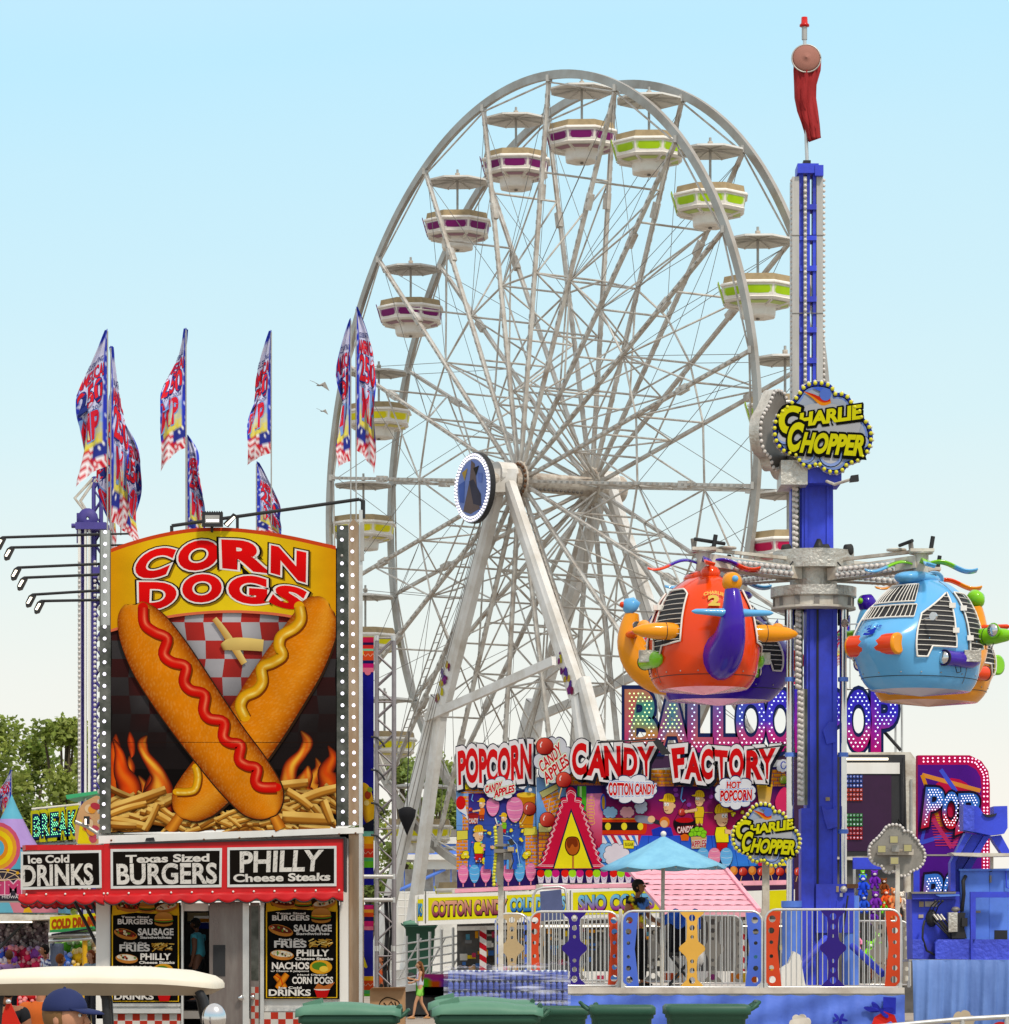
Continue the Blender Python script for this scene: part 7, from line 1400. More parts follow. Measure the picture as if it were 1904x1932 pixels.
b = MB(); T3 = thing('blue_cloth', X(1290, 1730), 'bright blue cloth draped over the top of the folding chair', 'cloth'); rows = [[X(1245+75*i/14, 1720+14*j+6*math.sin(i*.9+j))+V((0, -.25+.12*math.sin(i*1.1+j*.7), 0)) for i in range(15)] for j in range(3)]; b.grid(rows, 'fabric', '#3466d0'); b.build('draped_cloth', T3, thick=.01)
T4 = thing('plastic_bag', X(1318, 1820), 'small white plastic bag hanging at the side of the folding chair', 'bag'); b = MB(); b.ball(X(1318, 1806), (.09, .06, .16), 'fabric', '#c8c4c0', fn=lambda p, d: p*(1+.15*math.sin(d.x*9+d.z*13))); b.build('bag_body', T4)
T5 = thing('bin_bag', V((P(1505, 0, 54.5).x, 54.5, PZ)), 'grey white sheet wrapped bundle at the foot of the orange fence end', 'bundle'); b = MB(); b.pprism([(1498, 1795), (1510, 1802), (1518, 1850), (1522, 1866), (1480, 1868), (1440, 1864), (1462, 1835), (1488, 1818)], 54.4, .3, 'white_panel'); b.build('wrapped_cloth', T5)
T6 = thing('small_crates', V((P(1370, 0, 62).x, 62, PZ)), 'row of small orange and yellow crates on the platform behind the fence', 'crates'); 
b = MB()
for k, (x, c_) in enumerate(((1255, '#c84a1c'), (1275, '#d8801c'), (1380, '#d87818'), (1400, '#e8b818'), (1412, '#d86018'), (1338, '#8a3070'))): b.pbox(x, 1836, x+16, 1862, 62-.01*k, .4, 'paint', c_)
b.build('crate_box', T6)
# man inside the food stand
figure(V((P(374, 0, SD+.72).x, SD+.72, .62)), 1.68, math.radians(165), 'worker in a teal shirt and black cap seen through the food stand doorway', '#5a3a2a', '#3a8a9a', '#121214', '#15100e', cap=True, capcol='#101012', build=1.45, lean=.04)
# girl walking
gz = P(0, 1903, 84).z; GO = V((P(793, 0, 84).x, 84, 0)); gh = (1905-1797)/F*84
figure(V((GO.x, 84, P(0, 1904, 84).z+.02 if False else .02)), gh, math.radians(190), 'girl with long fair hair, white top and lime green shorts walking past the truss', '#b88a6a', '#d0cce0', '#88c850', '#6a4020', longhair=True, sleeves='none', shorts=True, tops='tank', build=.92, legs=dict(kl=(.09, .05, .29), al=(.13, .055, .05), tl=(.21, .06, .02), kr=(-.03, -.05, .28), ar=(-.15, -.055, .06), tr=(-.09, -.06, .02)), arms=dict(el=(.05, .13, .67), wl=(.17, .10, .70), er=(.02, -.13, .66), wr=(.12, -.12, .64)))
figure(V((P(722, 0, 86).x, 86, .02)), 1.5, math.radians(200), 'person in an orange top partly hidden behind the truss tower', '#a86848', '#c8582c', '#20201e', '#5a3018', longhair=True, sleeves='none', build=.95)
# ------------------------------------------------------------------ hydraulic trailer at the right
MD = 55.0; o_ = P(1820, HY, MD); MT = thing('power_trailer', (o_.x, MD, 0), 'bright blue hydraulic trailer with levers, cabinet and mast cradle at the right edge', 'trailer')
z4 = lambda x, y: (1679.3+.2383*x, 1471.7+.2383*y)
mat('blue_tread', (.06, .09, .62), .35, .1, .4, 3, (.03, .04, .3), bump=1.2)
def pz(mb, pts, D, dep, m): mb.pprism([z4(*p) for p in pts], D, dep, m)
b = MB(); pz(b, [(582, 195), (668, 205), (668, 410), (582, 395)], MD-.05, .5, 'blue_tread'); pz(b, [(668, 205), (705, 215), (735, 260), (765, 285), (800, 290), (825, 270), (822, 208), (930, 205), (932, 380), (905, 425), (800, 438), (668, 410)], MD+.02, .45, 'blue_paint'); pz(b, [(735, 262), (765, 272), (800, 274), (850, 262), (830, 285), (800, 296), (760, 290)], MD-.02, .4, 'black'); b.build('mast_cradle', MT)
b = MB(); pz(b, [(600, 420), (650, 425), (520, 650), (520, 880), (480, 880), (480, 655)], MD+.1, .3, 'blue_paint'); pz(b, [(655, 430), (745, 430), (560, 720), (560, 885), (522, 885), (522, 650)], MD+.25, .3, 'blue_paint'); pz(b, [(745, 440), (800, 440), (745, 520), (640, 710), (575, 710)], MD+.2, .3, 'blue_paint'); pz(b, [(800, 445), (880, 435), (960, 580), (900, 600), (830, 500)], MD+.2, .3, 'blue_paint'); b.build('support_leg', MT)
b = MB(); pz(b, [(480, 575), (980, 580), (980, 602), (720, 608), (515, 598)], MD-.2, .5, 'cream_steel'); pz(b, [(800, 608), (820, 608), (820, 705), (800, 705)], MD, .1, 'cream_steel'); b.build('shelf_plate', MT)
b = MB(); pz(b, [(556, 715), (785, 712), (785, 1262), (560, 1262)], MD+.12, .7, 'lightblue_paint'); pz(b, [(787, 712), (980, 708), (980, 1262), (787, 1262)], MD+.15, .7, 'lightblue_paint'); pz(b, [(550, 705), (980, 700), (980, 716), (550, 720)], MD+.05, .8, 'lightblue_paint'); b.build('cabinet', MT)
b = MB(); b.tube([P(*z4(600, 760), MD+.1), P(*z4(580, 800), MD+.05), P(*z4(585, 900), MD+.05), P(*z4(570, 1040), MD+.1)], .03, 'black', 8); pz(b, [(785, 708), (808, 708), (808, 725), (785, 725)], MD+.1, .05, 'black'); pz(b, [(790, 755), (805, 755), (805, 812), (790, 812)], MD+.1, .05, 'steel_dark'); pz(b, [(828, 1190), (930, 1190), (930, 1262), (828, 1262)], MD+.14, .02, 'black'); b.tube([P(*z4(920, 720), MD+.1), P(*z4(922, 850), MD+.1), P(*z4(942, 855), MD+.1)], .012, 'blue_paint', 6); pz(b, [(680, 1035), (718, 1035), (718, 1052), (680, 1052)], MD+.11, .02, 'steel_dark'); b.build('cabinet_fitting', MT)
b = MB(); pz(b, [(172, 885), (555, 885), (555, 1262), (640, 1262), (640, 1420), (182, 1420)], MD+.1, .8, 'blue_paint'); pz(b, [(165, 885), (525, 885), (520, 900), (175, 900)], MD-.1, .3, 'steel_dark'); pz(b, [(178, 900), (520, 900), (520, 940), (180, 945)], MD-.05, .2, 'blue_paint'); pz(b, [(135, 890), (175, 890), (175, 945), (135, 945)], MD+.05, .1, 'steel_dark'); pz(b, [(360, 908), (550, 905), (555, 918), (400, 925)], MD-.15, .2, 'lightblue_paint'); b.build('control_box', MT)
b = MB(); pz(b, [(232, 962), (268, 962), (268, 1005), (232, 1005)], MD+.08, .02, 'tan_vinyl'); pz(b, [(278, 962), (375, 962), (375, 1003), (278, 1003)], MD+.08, .02, 'cream_steel'); pz(b, [(228, 1065), (265, 1065), (265, 1092), (228, 1092)], MD+.08, .02, 'cream_steel'); b.ball(P(*z4(330, 1095), MD+.05), (.095, .1, .14), 'black'); b.build('control_plate', MT)
b = MB()
for k in range(3): b.tube([P(*z4(310+28*k, 1040), MD), P(*z4(325+28*k, 1000), MD-.1), P(*z4(360+28*k, 962), MD-.18)], .010, 'black', 6); b.ball(P(*z4(360+28*k, 960), MD-.18), .022, 'black')
for k in range(3): b.tube([P(*z4(345+28*k, 1065), MD-.05), P(*z4(440+25*k, 1190), MD-.1), P(*z4(470+10*k, 1250), MD-.05)], .016, 'black', 7); b.tube([P(*z4(345+28*k, 1065), MD-.06), P(*z4(380+28*k, 1110), MD-.09)], .022, 'steel_grey', 7)
for k in range(3): b.tube([P(*z4(345+25*k, 1115), MD-.06), P(*z4(430+20*k, 1200), MD-.1), P(*z4(480, 1250), MD-.05)], .014, 'black', 7)
b.tube([P(*z4(275, 1115), MD-.05), P(*z4(262, 1160), MD-.1), P(*z4(258, 1250), MD-.12), P(*z4(290, 1350), MD-.1), P(*z4(370, 1392), MD-.05)], .018, 'black', 7); b.build('hydraulic_hose', MT)
b = MB(); pz(b, [(465, 1048), (535, 1048), (535, 1200), (465, 1205)], MD-.15, .25, 'tread'); pz(b, [(536, 1050), (600, 1050), (590, 1100), (590, 1180), (610, 1255), (490, 1255), (490, 1205)], MD-.1, .25, 'black'); pz(b, [(570, 1092), (615, 1092), (615, 1160), (570, 1160)], MD-.16, .1, 'black'); b.ball(P(*z4(520, 1025), MD-.05), (.07, .07, .045), 'steel_dark'); b.build('pump_motor', MT)
b = MB(); pz(b, [(180, 1262), (250, 1262), (268, 1290), (268, 1415), (180, 1415)], MD-.15, .2, 'blue_tread'); pz(b, [(360, 1290), (380, 1262), (640, 1262), (640, 1422), (360, 1418)], MD-.15, .2, 'blue_tread'); pz(b, [(650, 1262), (980, 1262), (980, 1425), (650, 1425)], MD-.12, .2, 'blue_tread'); b.build('tread_plate', MT)
b = MB(); pz(b, [(638, 885), (980, 885), (980, 930), (680, 930), (680, 1262), (655, 1262), (655, 1425), (642, 1425)], MD-.2, .12, 'blue_paint'); pz(b, [(150, 1420), (980, 1425), (980, 1440), (150, 1436)], MD-.25, .8, 'steel_grey'); b.build('guard_frame', MT)
b = MB(); pz(b, [(190, 705), (235, 705), (235, 885), (190, 885)], MD+.5, .1, 'blue_paint'); b.build('back_post', MT)
mat('tarp_pale', (.12, .22, .52), .55, 0, .5, 1.0, (.05, .1, .3), bump=.6, streak=True); xa, xb = P(z4(160, 0)[0], 0, MD).x, P(1935, 0, MD).x; zt2 = P(0, 1812, MD).z
b = MB(); b.grid([[V((xa+(xb-xa)*i/70-(.0 if j < 3 else .0)+.25*(1-i/70)*(-.5)*(j/14)*0, MD-.3-.25*(j/14)**.6+.03*(math.sin(i*.37+j*.2)+.7*math.sin(i*.93+1.3+j*.25)+.4*math.sin(i*1.71+j*.4))*(.3+j/14), zt2*(1-j/14)+.01)) for i in range(71)] for j in range(15)], 'tarp_pale'); b.box((xa, MD-.3, zt2-.02), (xb, MD+1, zt2), 'tarp_pale'); sk2 = b.build('trailer_skirt', MT)
A = Art(MD-.62, 'fabric'); A.poly(cloud(1818, 1932, 22, 26, 7, seed=4), '#b8a890'); A.poly(smooth([(1868, 1950), (1872, 1935), (1885, 1928), (1900, 1932), (1904, 1950)], 3), '#c02018'); A.disc(1912, 1902, 8, 5, '#2a38a8'); A.build('skirt_print', sk2)
b = MB(); b.tube([P(1650, 1938, 48), P(1815, 1923, 48), P(1925, 1917, 48)], .035, 'aluminium', 10)
for x, y in ((1680, 1935), (1816, 1923), (1900, 1918)): q = P(x, y, 48); b.tube([V((q.x, 48, 0)), q], .035, 'aluminium', 10)
T = thing('crowd_barrier', V((P(1780, 0, 48).x, 48, 0)), 'grey steel tube barrier running below the blue trailer skirt', 'barrier'); b.build('tube_rail', T)
# ------------------------------------------------------------------ bins, pallets, box
mat('bin_green', (.028, .092, .058), .42, 0, .3, 1.5, (.02, .07, .04)); mat('bin_lid', (.075, .19, .13), .45, 0, .5, 1.5, (.12, .25, .17))
def bin_(xa, xb, yt, D, label, handle=1, lid=True, z0=0.):
    """wheeled bin seen from the side; xa..xb picture span of the rim at depth D, yt rim top"""
    a = P(xa, yt, D); c = P(xb, yt, D); w = c.x-a.x; zt = a.z; dp = .62*w if w > .7 else .9*w; T = thing('wheelie_bin', V(((a.x+c.x)/2, D+dp/2, z0)), label, 'wheelie bin', 'green wheelie bins'); b = MB()
    rows = []
    def ring(x0, x1, y0, y1, z, r=.05): 
        o = []
        for cx, cy, s in ((x1-r, y1-r, 0), (x0+r, y1-r, 1), (x0+r, y0+r, 2), (x1-r, y0+r, 3)):
            for k in range(4): t = PI/2*s+PI/2*k/3; o.append(V((cx+r*math.cos(t), cy+r*math.sin(t), z)))
        return o+[o[0]]
    i_ = .03*w; t_ = .10*w
    for x0, x1, y0, y1, z in ((a.x+t_*1.4, c.x-t_*1.6, D+t_, D+dp-t_, z0+.10), (a.x+i_*1.6, c.x-i_*2, D+i_*1.4, D+dp-i_, zt-.12), (a.x+i_, c.x-i_, D+i_*.6, D+dp-i_*.6, zt-.11), (a.x+i_, c.x-i_, D+i_*.6, D+dp-i_*.6, zt-.085), (a.x, c.x, D, D+dp, zt-.08), (a.x, c.x, D, D+dp, zt-.02), (a.x+.02, c.x-.02, D+.02, D+dp-.02, zt), (a.x+i_*2, c.x-i_*2, D+i_*2, D+dp-i_*2, zt-.01), (a.x+i_*2, c.x-i_*2, D+i_*2, D+dp-i_*2, zt-.3)): rows.append(ring(x0, x1, y0, y1, z))
    b.grid(rows, 'bin_green'); b.add([q for q in rows[0][:-1]], [tuple(range(16))], 'bin_green'); b.add([q for q in rows[-1][:-1]], [tuple(reversed(range(16)))], 'stand_dark')
    hx = c.x if handle > 0 else a.x; b.tube([V((hx-handle*.08, D+.08, zt-.08)), V((hx+handle*.02, D+.08, zt-.03)), V((hx+handle*.07, D+.08, zt+.02)), V((hx+handle*.07, D+dp-.08, zt+.02)), V((hx+handle*.02, D+dp-.08, zt-.03))], .016, 'bin_green', 8)
    for yy in (D+.1, D+dp*.5, D+dp-.1): b.beam(V((hx-handle*.12, yy, zt-.1)), V((hx+handle*.06, yy, zt+.0)), .04, .04, 'bin_green')
    b.build('bin_body', T)
    for yy in (D+.06, D+dp-.06): m = MB(); m.lathe([(0, -.03), (.12, -.03), (.12, .03), (0, .03)], V((hx-handle*.18, yy, z0+.12)), 'rubber', 18, rot=Matrix.Rotation(PI/2, 3, 'X')); m.build('wheel', T)
    if lid:
        m = MB(); rows = []
        for i in range(13):
            u = i/12; x = a.x-.02+(w+.04)*u; hgt = (.02+.045*math.sin(PI*min(1, u*1.15+.1))**.7+(.03*u if handle > 0 else .03*(1-u))); row = []
            for j in range(11): v = j/10; row.append(V((x, D-.02+(dp+.04)*v, zt+.004+hgt*min(1, math.sin(PI*v)*2.2)**.8+(0 if 0 < i < 12 else -.02)-(.02 if j in (0, 10) else 0))))
            rows.append(row)
        m.grid(rows, 'bin_lid'); 
        for k in (.25, .75): m.beam(V((a.x+w*.05, D+dp*k, zt+.06)), V((a.x+w*.22, D+dp*k, zt+.10)), .05, .03, 'bin_lid')
        m.build('lid', T, thick=.008)
        m = MB(); m.tube([V((hx+handle*.0, D+.05, zt+.05)), V((hx, D+dp-.05, zt+.05))], .02, 'bin_green', 8); m.build('hinge', T)
    return T
bin_(562, 752, 1912, 28.5, 'green wheelie bin with closed lid in front of the food stand, leftmost bin'); bin_(820, 1020, 1911, 27.5, 'green wheelie bin with a pale scuffed closed lid before the water bottles'); bin_(812, 1005, 1900, 31, 'closed green bin just behind the scuffed lidded one')
bin_(1000, 1112, 1899, 32, 'narrow green bin behind the middle bins, its handle bar facing forward', lid=False); bin_(1112, 1238, 1897, 30, 'green bin without lid left of the rightmost bin', -1, False); bin_(1256, 1418, 1896, 28.5, 'rightmost green bin, open, in front of the blue ride skirt', 1, False)
bin_(762, 824, 1744, 92, 'dark green bin standing on the white trailer ramp behind the truss', -1, True, P(0, 1852, 92).z)
T = thing('far_barrier', V((P(810, 0, 88).x, 88, 0)), 'white scissor rail ramp with sloping bars behind the walking girl', 'ramp railing'); b = MB()
for k in range(9): x = 745+k*22; b.tube([P(x, 1770-k*4, 88), P(x, 1862, 88)], .035, 'white_panel', 6)
for k in range(5): b.tube([P(738, 1785+k*16, 88), P(930, 1755+k*16, 88)], .025, 'white_panel', 6)
for k in range(4): b.tube([P(750+k*45, 1850, 88), P(795+k*45, 1770, 88)], .025, 'white_panel', 6)
b.pprism([(738, 1862), (990, 1838), (990, 1850), (738, 1874)], 87.9, 1.5, 'white_panel'); b.build('rail', T)
b = MB(); b.box((P(738, 0, 88).x, 88, .05), (P(990, 0, 88).x, 91, P(0, 1864, 88).z), 'stand_dark'); b.build('ramp_base', T)
A = Art(87.85); A.rect(800, 1862, 1000, 1882, '#1c1c1e'); A.grid([[A.Q(785+170*i/16, 1838+40*j/8) for i in range(17)] for j in range(9)], 'print', None, False, lambda j, i: (lin('#58c81c') if i < 3 else lin('#e85a10') if i < 5 and j > 2 else mixc(lin('#c8309c'), lin('#2030d8'), (j+2*math.sin(i*1.3))/5)) if j > 1 else lin('#c83890')); A.build('tie_dye_panel', T)
T = thing('cardboard_box', V((P(732, 0, 60).x, 60, 0)), 'brown cardboard box with a black printed logo behind the leftmost bin', 'cardboard box'); mat('card', (.38, .22, .11), .8, 0, .2, 2); b = MB(); zb_ = 0; a = P(698, 1868, 60); c = P(764, 1866, 60)
b.box((a.x, 60, 0), (c.x, 60.5, a.z), 'card'); b.build('carton', T); b = MB(); b.beam(V((a.x, 60.25, a.z+.003)), V((c.x, 60.25, a.z+.003)), .06, .004, 'tan_vinyl'); b.add([V((a.x, 60, a.z)), V((c.x, 60, a.z)), V((c.x+.02, 59.85, a.z+.05)), V((a.x+.05, 59.82, a.z+.04))], [(0, 1, 2, 3)], 'card'); b.build('box_flap', T, thick=.005)
A = Art(59.995); A.line(smooth([(720, 1888), (730, 1882), (742, 1885), (752, 1890), (754, 1902), (740, 1908), (722, 1905), (716, 1896)], 3), 2, '#1c1410', closed=True); A.line([(724, 1892), (731, 1900), (738, 1890), (746, 1902)], 2.4, '#1c1410'); A.line([(745, 1890), (748, 1900)], 2, '#1c1410'); A.build('box_print', T)
# shrink wrapped water pallets
T = thing('bottle_pallet', V((P(955, 0, 44).x, 44.6, 0)), 'pallet of blue water bottles under wrinkled clear stretch wrap', 'bottle pallet'); mat('water_blue', (.04, .07, .34), .25, 0, .3, 6, (.2, .25, .6)); b = MB(); mat('cap_white', (.65, .7, .75), .4)
zA = [P(0, y, 44).z for y in (1918, 1880, 1846)]; s0 = P(845, 0, 44).x; s1 = P(1072, 0, 44).x; nb = 21; hb = (1846-1825)/F*44*1.35; k = 0
b = MB(); c_ = MB()
for lay in range(5):
    zb_ = P(0, 1832+lay*19, 44).z-.12
    for i in range(nb):
        x = s0+(s1-s0)*(i+.5)/nb; r = (s1-s0)/nb*.47
        for dy in (0, .075): b.lathe([(0, 0), (r, 0), (r, .045), (r*.9, .05), (r, .055), (r*.95, .088), (r*.45, .112), (r*.4, .118)], V((x, 44.05+dy, zb_)), 'water_blue', 9); c_.lathe([(r*.5, .112), (r*.5, .13), (0, .13)], V((x, 44.05+dy, zb_)), 'cap_white', 8)
b.build('bottle_rows', T); c_.build('bottle_caps', T); b = MB(); b.box((s0, 44.15, .14), (s1, 45.1, P(0, 1832, 44).z), 'water_blue'); b.build('bottle_core', T); b = MB()
for x in (s0, (s0+s1)/2-.07, s1-.14): b.box((x, 44, 0), (x+.14, 45.1, .1), 'card')
b.box((s0, 44, .1), (s1, 45.1, .13), 'card'); b.build('pallet', T)
m, t, bs = newmat('wrap'); MATS['wrap'] = m; tr = t.nodes.new('ShaderNodeBsdfTransparent'); gl = t.nodes.new('ShaderNodeBsdfPrincipled'); gl.inputs['Base Color'].default_value = (.75, .78, .92, 1); gl.inputs['Roughness'].default_value = .12; mx = t.nodes.new('ShaderNodeMixShader'); tcn = t.nodes.new('ShaderNodeTexCoord'); mpn = t.nodes.new('ShaderNodeMapping'); mpn.inputs['Rotation'].default_value = (0, .35, 0); mpn.inputs['Scale'].default_value = (.7, 2, 8); nzn = t.nodes.new('ShaderNodeTexNoise'); nzn.inputs['Scale'].default_value = 2.6; nzn.inputs['Detail'].default_value = 7; rpn = t.nodes.new('ShaderNodeValToRGB'); rpn.color_ramp.elements[0].position = .48; rpn.color_ramp.elements[0].color = (.05, .05, .05, 1); rpn.color_ramp.elements[1].position = .72; rpn.color_ramp.elements[1].color = (.85, .85, .85, 1)
t.links.new(tcn.outputs['Object'], mpn.inputs[0]); t.links.new(mpn.outputs[0], nzn.inputs['Vector']); t.links.new(nzn.outputs['Fac'], rpn.inputs[0]); t.links.new(rpn.outputs[0], mx.inputs[0]); t.links.new(tr.outputs[0], mx.inputs[1]); t.links.new(gl.outputs[0], mx.inputs[2]); t.links.new(mx.outputs[0], t.nodes['Material Output'].inputs[0])
bpn = t.nodes.new('ShaderNodeBump'); bpn.inputs['Strength'].default_value = .8; t.links.new(nzn.outputs['Fac'], bpn.inputs['Height']); t.links.new(bpn.outputs[0], gl.inputs['Normal'])
b = MB(); rows = []
def wr(u, v): 
    x = s0-.05+(s1-s0+.08)*u; zt_ = P(0, 1826-9*u, 44).z+.012*math.sin(u*60); return V((x, 43.93+.03*math.sin(v*7+u*11), .1+(zt_-.1)*v))
rows = [[wr(i/60, j/14) for i in range(61)] for j in range(15)]; b.grid(rows, 'wrap'); b.grid([[wr(i/60, 1)+V((0, k*.3, .015*math.sin(i*1.7+k))) for i in range(61)] for k in range(5)], 'wrap'); b.build('stretch_wrap', T)
# ------------------------------------------------------------------ truss tower and fiesta banner
def truss(mb, x0, x1, y0, y1, D, m, step=34, dep=None, r=.035, rb=.017):
    w = P(x1, 0, D).x-P(x0, 0, D).x; dep = dep or w
    za, zb_ = P(0, y0, D).z, (P(0, y1, D).z if y1 else 0); X0, X1 = P(x0, 0, D).x, P(x1, 0, D).x; st = step/F*D
    for x in (X0, X1):
        for y in (D, D+dep): mb.tube([V((x, y, za)), V((x, y, zb_))], r, m, 8)
    n = int((za-zb_)/st)
    for k in range(n):
        z1, z2 = za-st*k, za-st*(k+1)
        for y in (D, D+dep): mb.tube([V((X0, y, z1)), V((X1, y, z2))] if k % 2 else [V((X1, y, z1)), V((X0, y, z2))], rb, m, 6)
        for x in (X0, X1): mb.tube([V((x, D, z1)), V((x, D+dep, z2))] if k % 2 else [V((x, D+dep, z1)), V((x, D, z2))], rb, m, 6)
        if k % 4 == 0: mb.tube([V((X0, D, z1)), V((X1, D, z1))], rb, m, 6)
TDm = 78.0; T = thing('truss_tower', V((P(727, 0, TDm).x, TDm, 0)), 'silver lattice truss tower right of the food stand, cables strapped to it', 'truss tower'); b = MB(); truss(b, 710.5, 743, 1204, 0, TDm, 'truss_steel' if mat('truss_steel', (.30, .27, .28), .35, .5, .3, 3) else '', 30, r=.045, rb=.021); b.build('lattice', T); b = MB()
for y in (1654, 1698): b.tube([P(684, y, TDm-.02), P(742, y, TDm-.02)], .05, 'aluminium', 10)
for x in (711, 742):
    for y in (1654, 1698, 1204, 1790): b.tube([P(x, y-5, TDm), P(x, y+5, TDm)], .055, 'aluminium', 10)
b.build('coupler', T)
for k, y in enumerate((1390, 1452, 1515, 1575)): b = MB(); b.tube([P(700, y, TDm-.08), P(712, y+2, TDm-.08), P(722, y+12, TDm-.1), P(726, y+20, TDm-.1)], .025, 'black', 6); b.build('cable_strap', T)
for x in (726, 730, 735): b = MB(); b.tube([P(x, 1690, TDm+.1), P(x+3, 1760, TDm+.1), P(x-2, 1830, TDm+.1), P(x+2, 1900, TDm+.1)], .025, 'black', 6); b.build('cable', T)
T = thing('fiesta_banner', V((P(694, 0, 79).x, 79, P(0, 1803, 79).z)), 'narrow fiesta patterned banner panels in pink, blue and orange beside the truss', 'banner'); b = MB(); b.pbox(680, 1202, 705, 1670, 79, .08, 'print', '#1c1c8c'); b.pbox(680, 1707, 704, 1880, 79, .08, 'print', '#2c2c9c'); b.build('banner_board', T); A = Art(78.99)
for y0, y1, cl in ((1202, 1212, '#c81c4c'), (1212, 1217, '#201848'), (1217, 1224, '#d8302c'), (1224, 1228, '#80c8a0'), (1228, 1246, '#d84a20'), (1246, 1252, '#1c1c5c'), (1252, 1260, '#c8186c'), (1260, 1268, '#e87890'), (1568, 1578, '#80c8b0'), (1578, 1592, '#f0b018'), (1592, 1601, '#e88018'), (1601, 1618, '#d83820'), (1618, 1625, '#50b068'), (1625, 1637, '#68c02c'), (1708, 1716, '#d8286c'), (1716, 1722, '#f0a030'), (1722, 1730, '#d84a20'), (1730, 1738, '#2c1c5c'), (1738, 1748, '#d82870'), (1748, 1755, '#e87890'), (1842, 1850, '#f0b018'), (1850, 1868, '#d84a20'), (1868, 1875, '#50b068'), (1875, 1880, '#68c02c')): A.rect(680, y0, 705, y1, cl, lift=False)
for y in (1236, 1609, 1858): A.line([(681+k*2, y+2.5*math.cos(k*1.4)) for k in range(13)], .9, '#f0c0a0')
A.poly(blob(694, 1268, 6, 6), '#e87890'); A.ribbon([(684, 1478, 3), (690, 1490, 9), (694, 1520, 12), (696, 1545, 9), (698, 1556, 3)], lambda t, u: mixc(lin('#e8b020'), lin('#8a4a18'), max(0, u)), 6, 5); A.disc(694, 1500, 6, 8, '#a83c20'); A.disc(698, 1490, 5, 5, '#88a030'); A.disc(692, 1515, 5, 5, '#e8c878'); A.poly([(680, 1560), (705, 1545), (705, 1568), (680, 1568)], '#202030'); A.ribbon([(678, 1790, 3), (684, 1812, 5), (692, 1826, 2)], lambda t, u: lin('#f0d81c'), 4, 3); A.disc(681, 1232, 5, 8, '#f0d81c'); A.build('banner_print', T)
T = thing('covered_light', P(768, 1560, 122), 'black fabric hood tied over a lamp in front of the ferris wheel leg', 'covered lamp'); c = P(768, 1528, 122); b = MB(); b.tube([c+V((0, 0, .1)), c, c-V((0, 0, .25)), c-V((0, 0, .6)), c-V((0, 0, .88))], [.12, .32, .28, .13, .01], 'fabric', 16, '#16161a'); b.tube([c, P(772, 1380, 122.3)], .02, 'black', 5); b.build('hood', T)
# ------------------------------------------------------------------ drop tower behind the left column
DT = 105.0; T = thing('drop_tower', V((P(170, 0, DT).x, DT, 0)), 'slender purple and white lattice drop tower behind the left light column', 'tower ride'); mat('tower_purple', (.07, .055, .26), .5, 0, .3, 2); b = MB(); truss(b, 176, 196, 990, 0, DT+.3, 'tower_purple', 32, r=.07, rb=.035); truss(b, 152, 158, 990, 0, DT, 'tower_purple', 30, r=.05, rb=.03); b.build('purple_lattice', T); b = MB()
for x0, x1 in ((147, 152), (159, 163), (166, 170)): b.pbox(x0, 985, x1, 1870, DT-.2, .15, 'white_panel')
b.build('white_rail', T); b = MB()
for k in range(70): 
    for x in (149.5, 179): b.ball(P(x, 1060+k*9, DT-.25), .05, 'bulb_glass', nu=6, nv=4)
b.build('rail_bulb', T); b = MB(); truss(b, 176, 190, 900, 990, DT, 'tower_purple', 22, r=.05, rb=.025); b.tube([P(176, 902, DT), P(141, 940, DT), P(172, 980, DT)], .05, 'cream_steel', 6); b.tube([P(180, 904, DT), P(152, 945, DT), P(176, 984, DT)], .05, 'cream_steel', 6); b.build('top_mast', T)
b = MB(); b.pbox(142, 985, 200, 998, DT-.3, .9, 'tower_purple'); b.lathe([(.05, -.08), (.3, -.08), (.3, .08), (.05, .08)], P(166, 978, DT-.1), 'tower_purple', 14, rot=Matrix.Rotation(PI/2, 3, 'X')); b.tube([P(135, 992, DT), P(160, 992, DT)], .07, 'tower_purple'); b.tube([P(147, 968, DT), P(147, 1025, DT)], .04, 'tower_purple'); b.pbox(175, 1070, 200, 1090, DT-.3, .8, 'tower_purple'); b.build('top_machinery', T)
# ------------------------------------------------------------------ left background
T = thing('break_sign', P(100, 1590, 92), 'bulb lettered green and yellow BREAK sign above the left stalls', 'sign'); b = MB(); b.pprism([(60, 1534), (148, 1524), (148, 1578), (60, 1586)], 92, .2, 'black'); 
for x in (66, 80, 95, 110, 125, 140): b.tube([P(x, 1560, 92.2), P(x, 1598, 92.2)], .03, 'cream_steel', 6); b.tube([P(x, 1535, 92.2), P(x, 1524, 92.2)], .03, 'cream_steel', 6)
b.tube([P(60, 1527, 92.2), P(150, 1518, 92.2)], .04, 'cream_steel', 6); b.tube([P(60, 1592, 92.2), P(150, 1590, 92.2)], .04, 'cream_steel', 6); b.build('sign_board', T)
for ch, x0 in (('B', 63), ('R', 79), ('E', 96), ('A', 112), ('K', 129)): ledword(T, ch, 0, 0, 0, 0, 91.98, lambda u, v: lin('#10305c'), 0, 1, 2.3, 3.7, '#d0c81c', skew=[(x0, 1540-(x0-60)*.11), (x0+13, 1538.5-(x0-60)*.11), (x0+13, 1579-(x0-60)*.09), (x0, 1580-(x0-60)*.09)], tint='led_mint' if emit('led_mint', '#80f0a8', .9) else '', bold=.06, oo=.10)
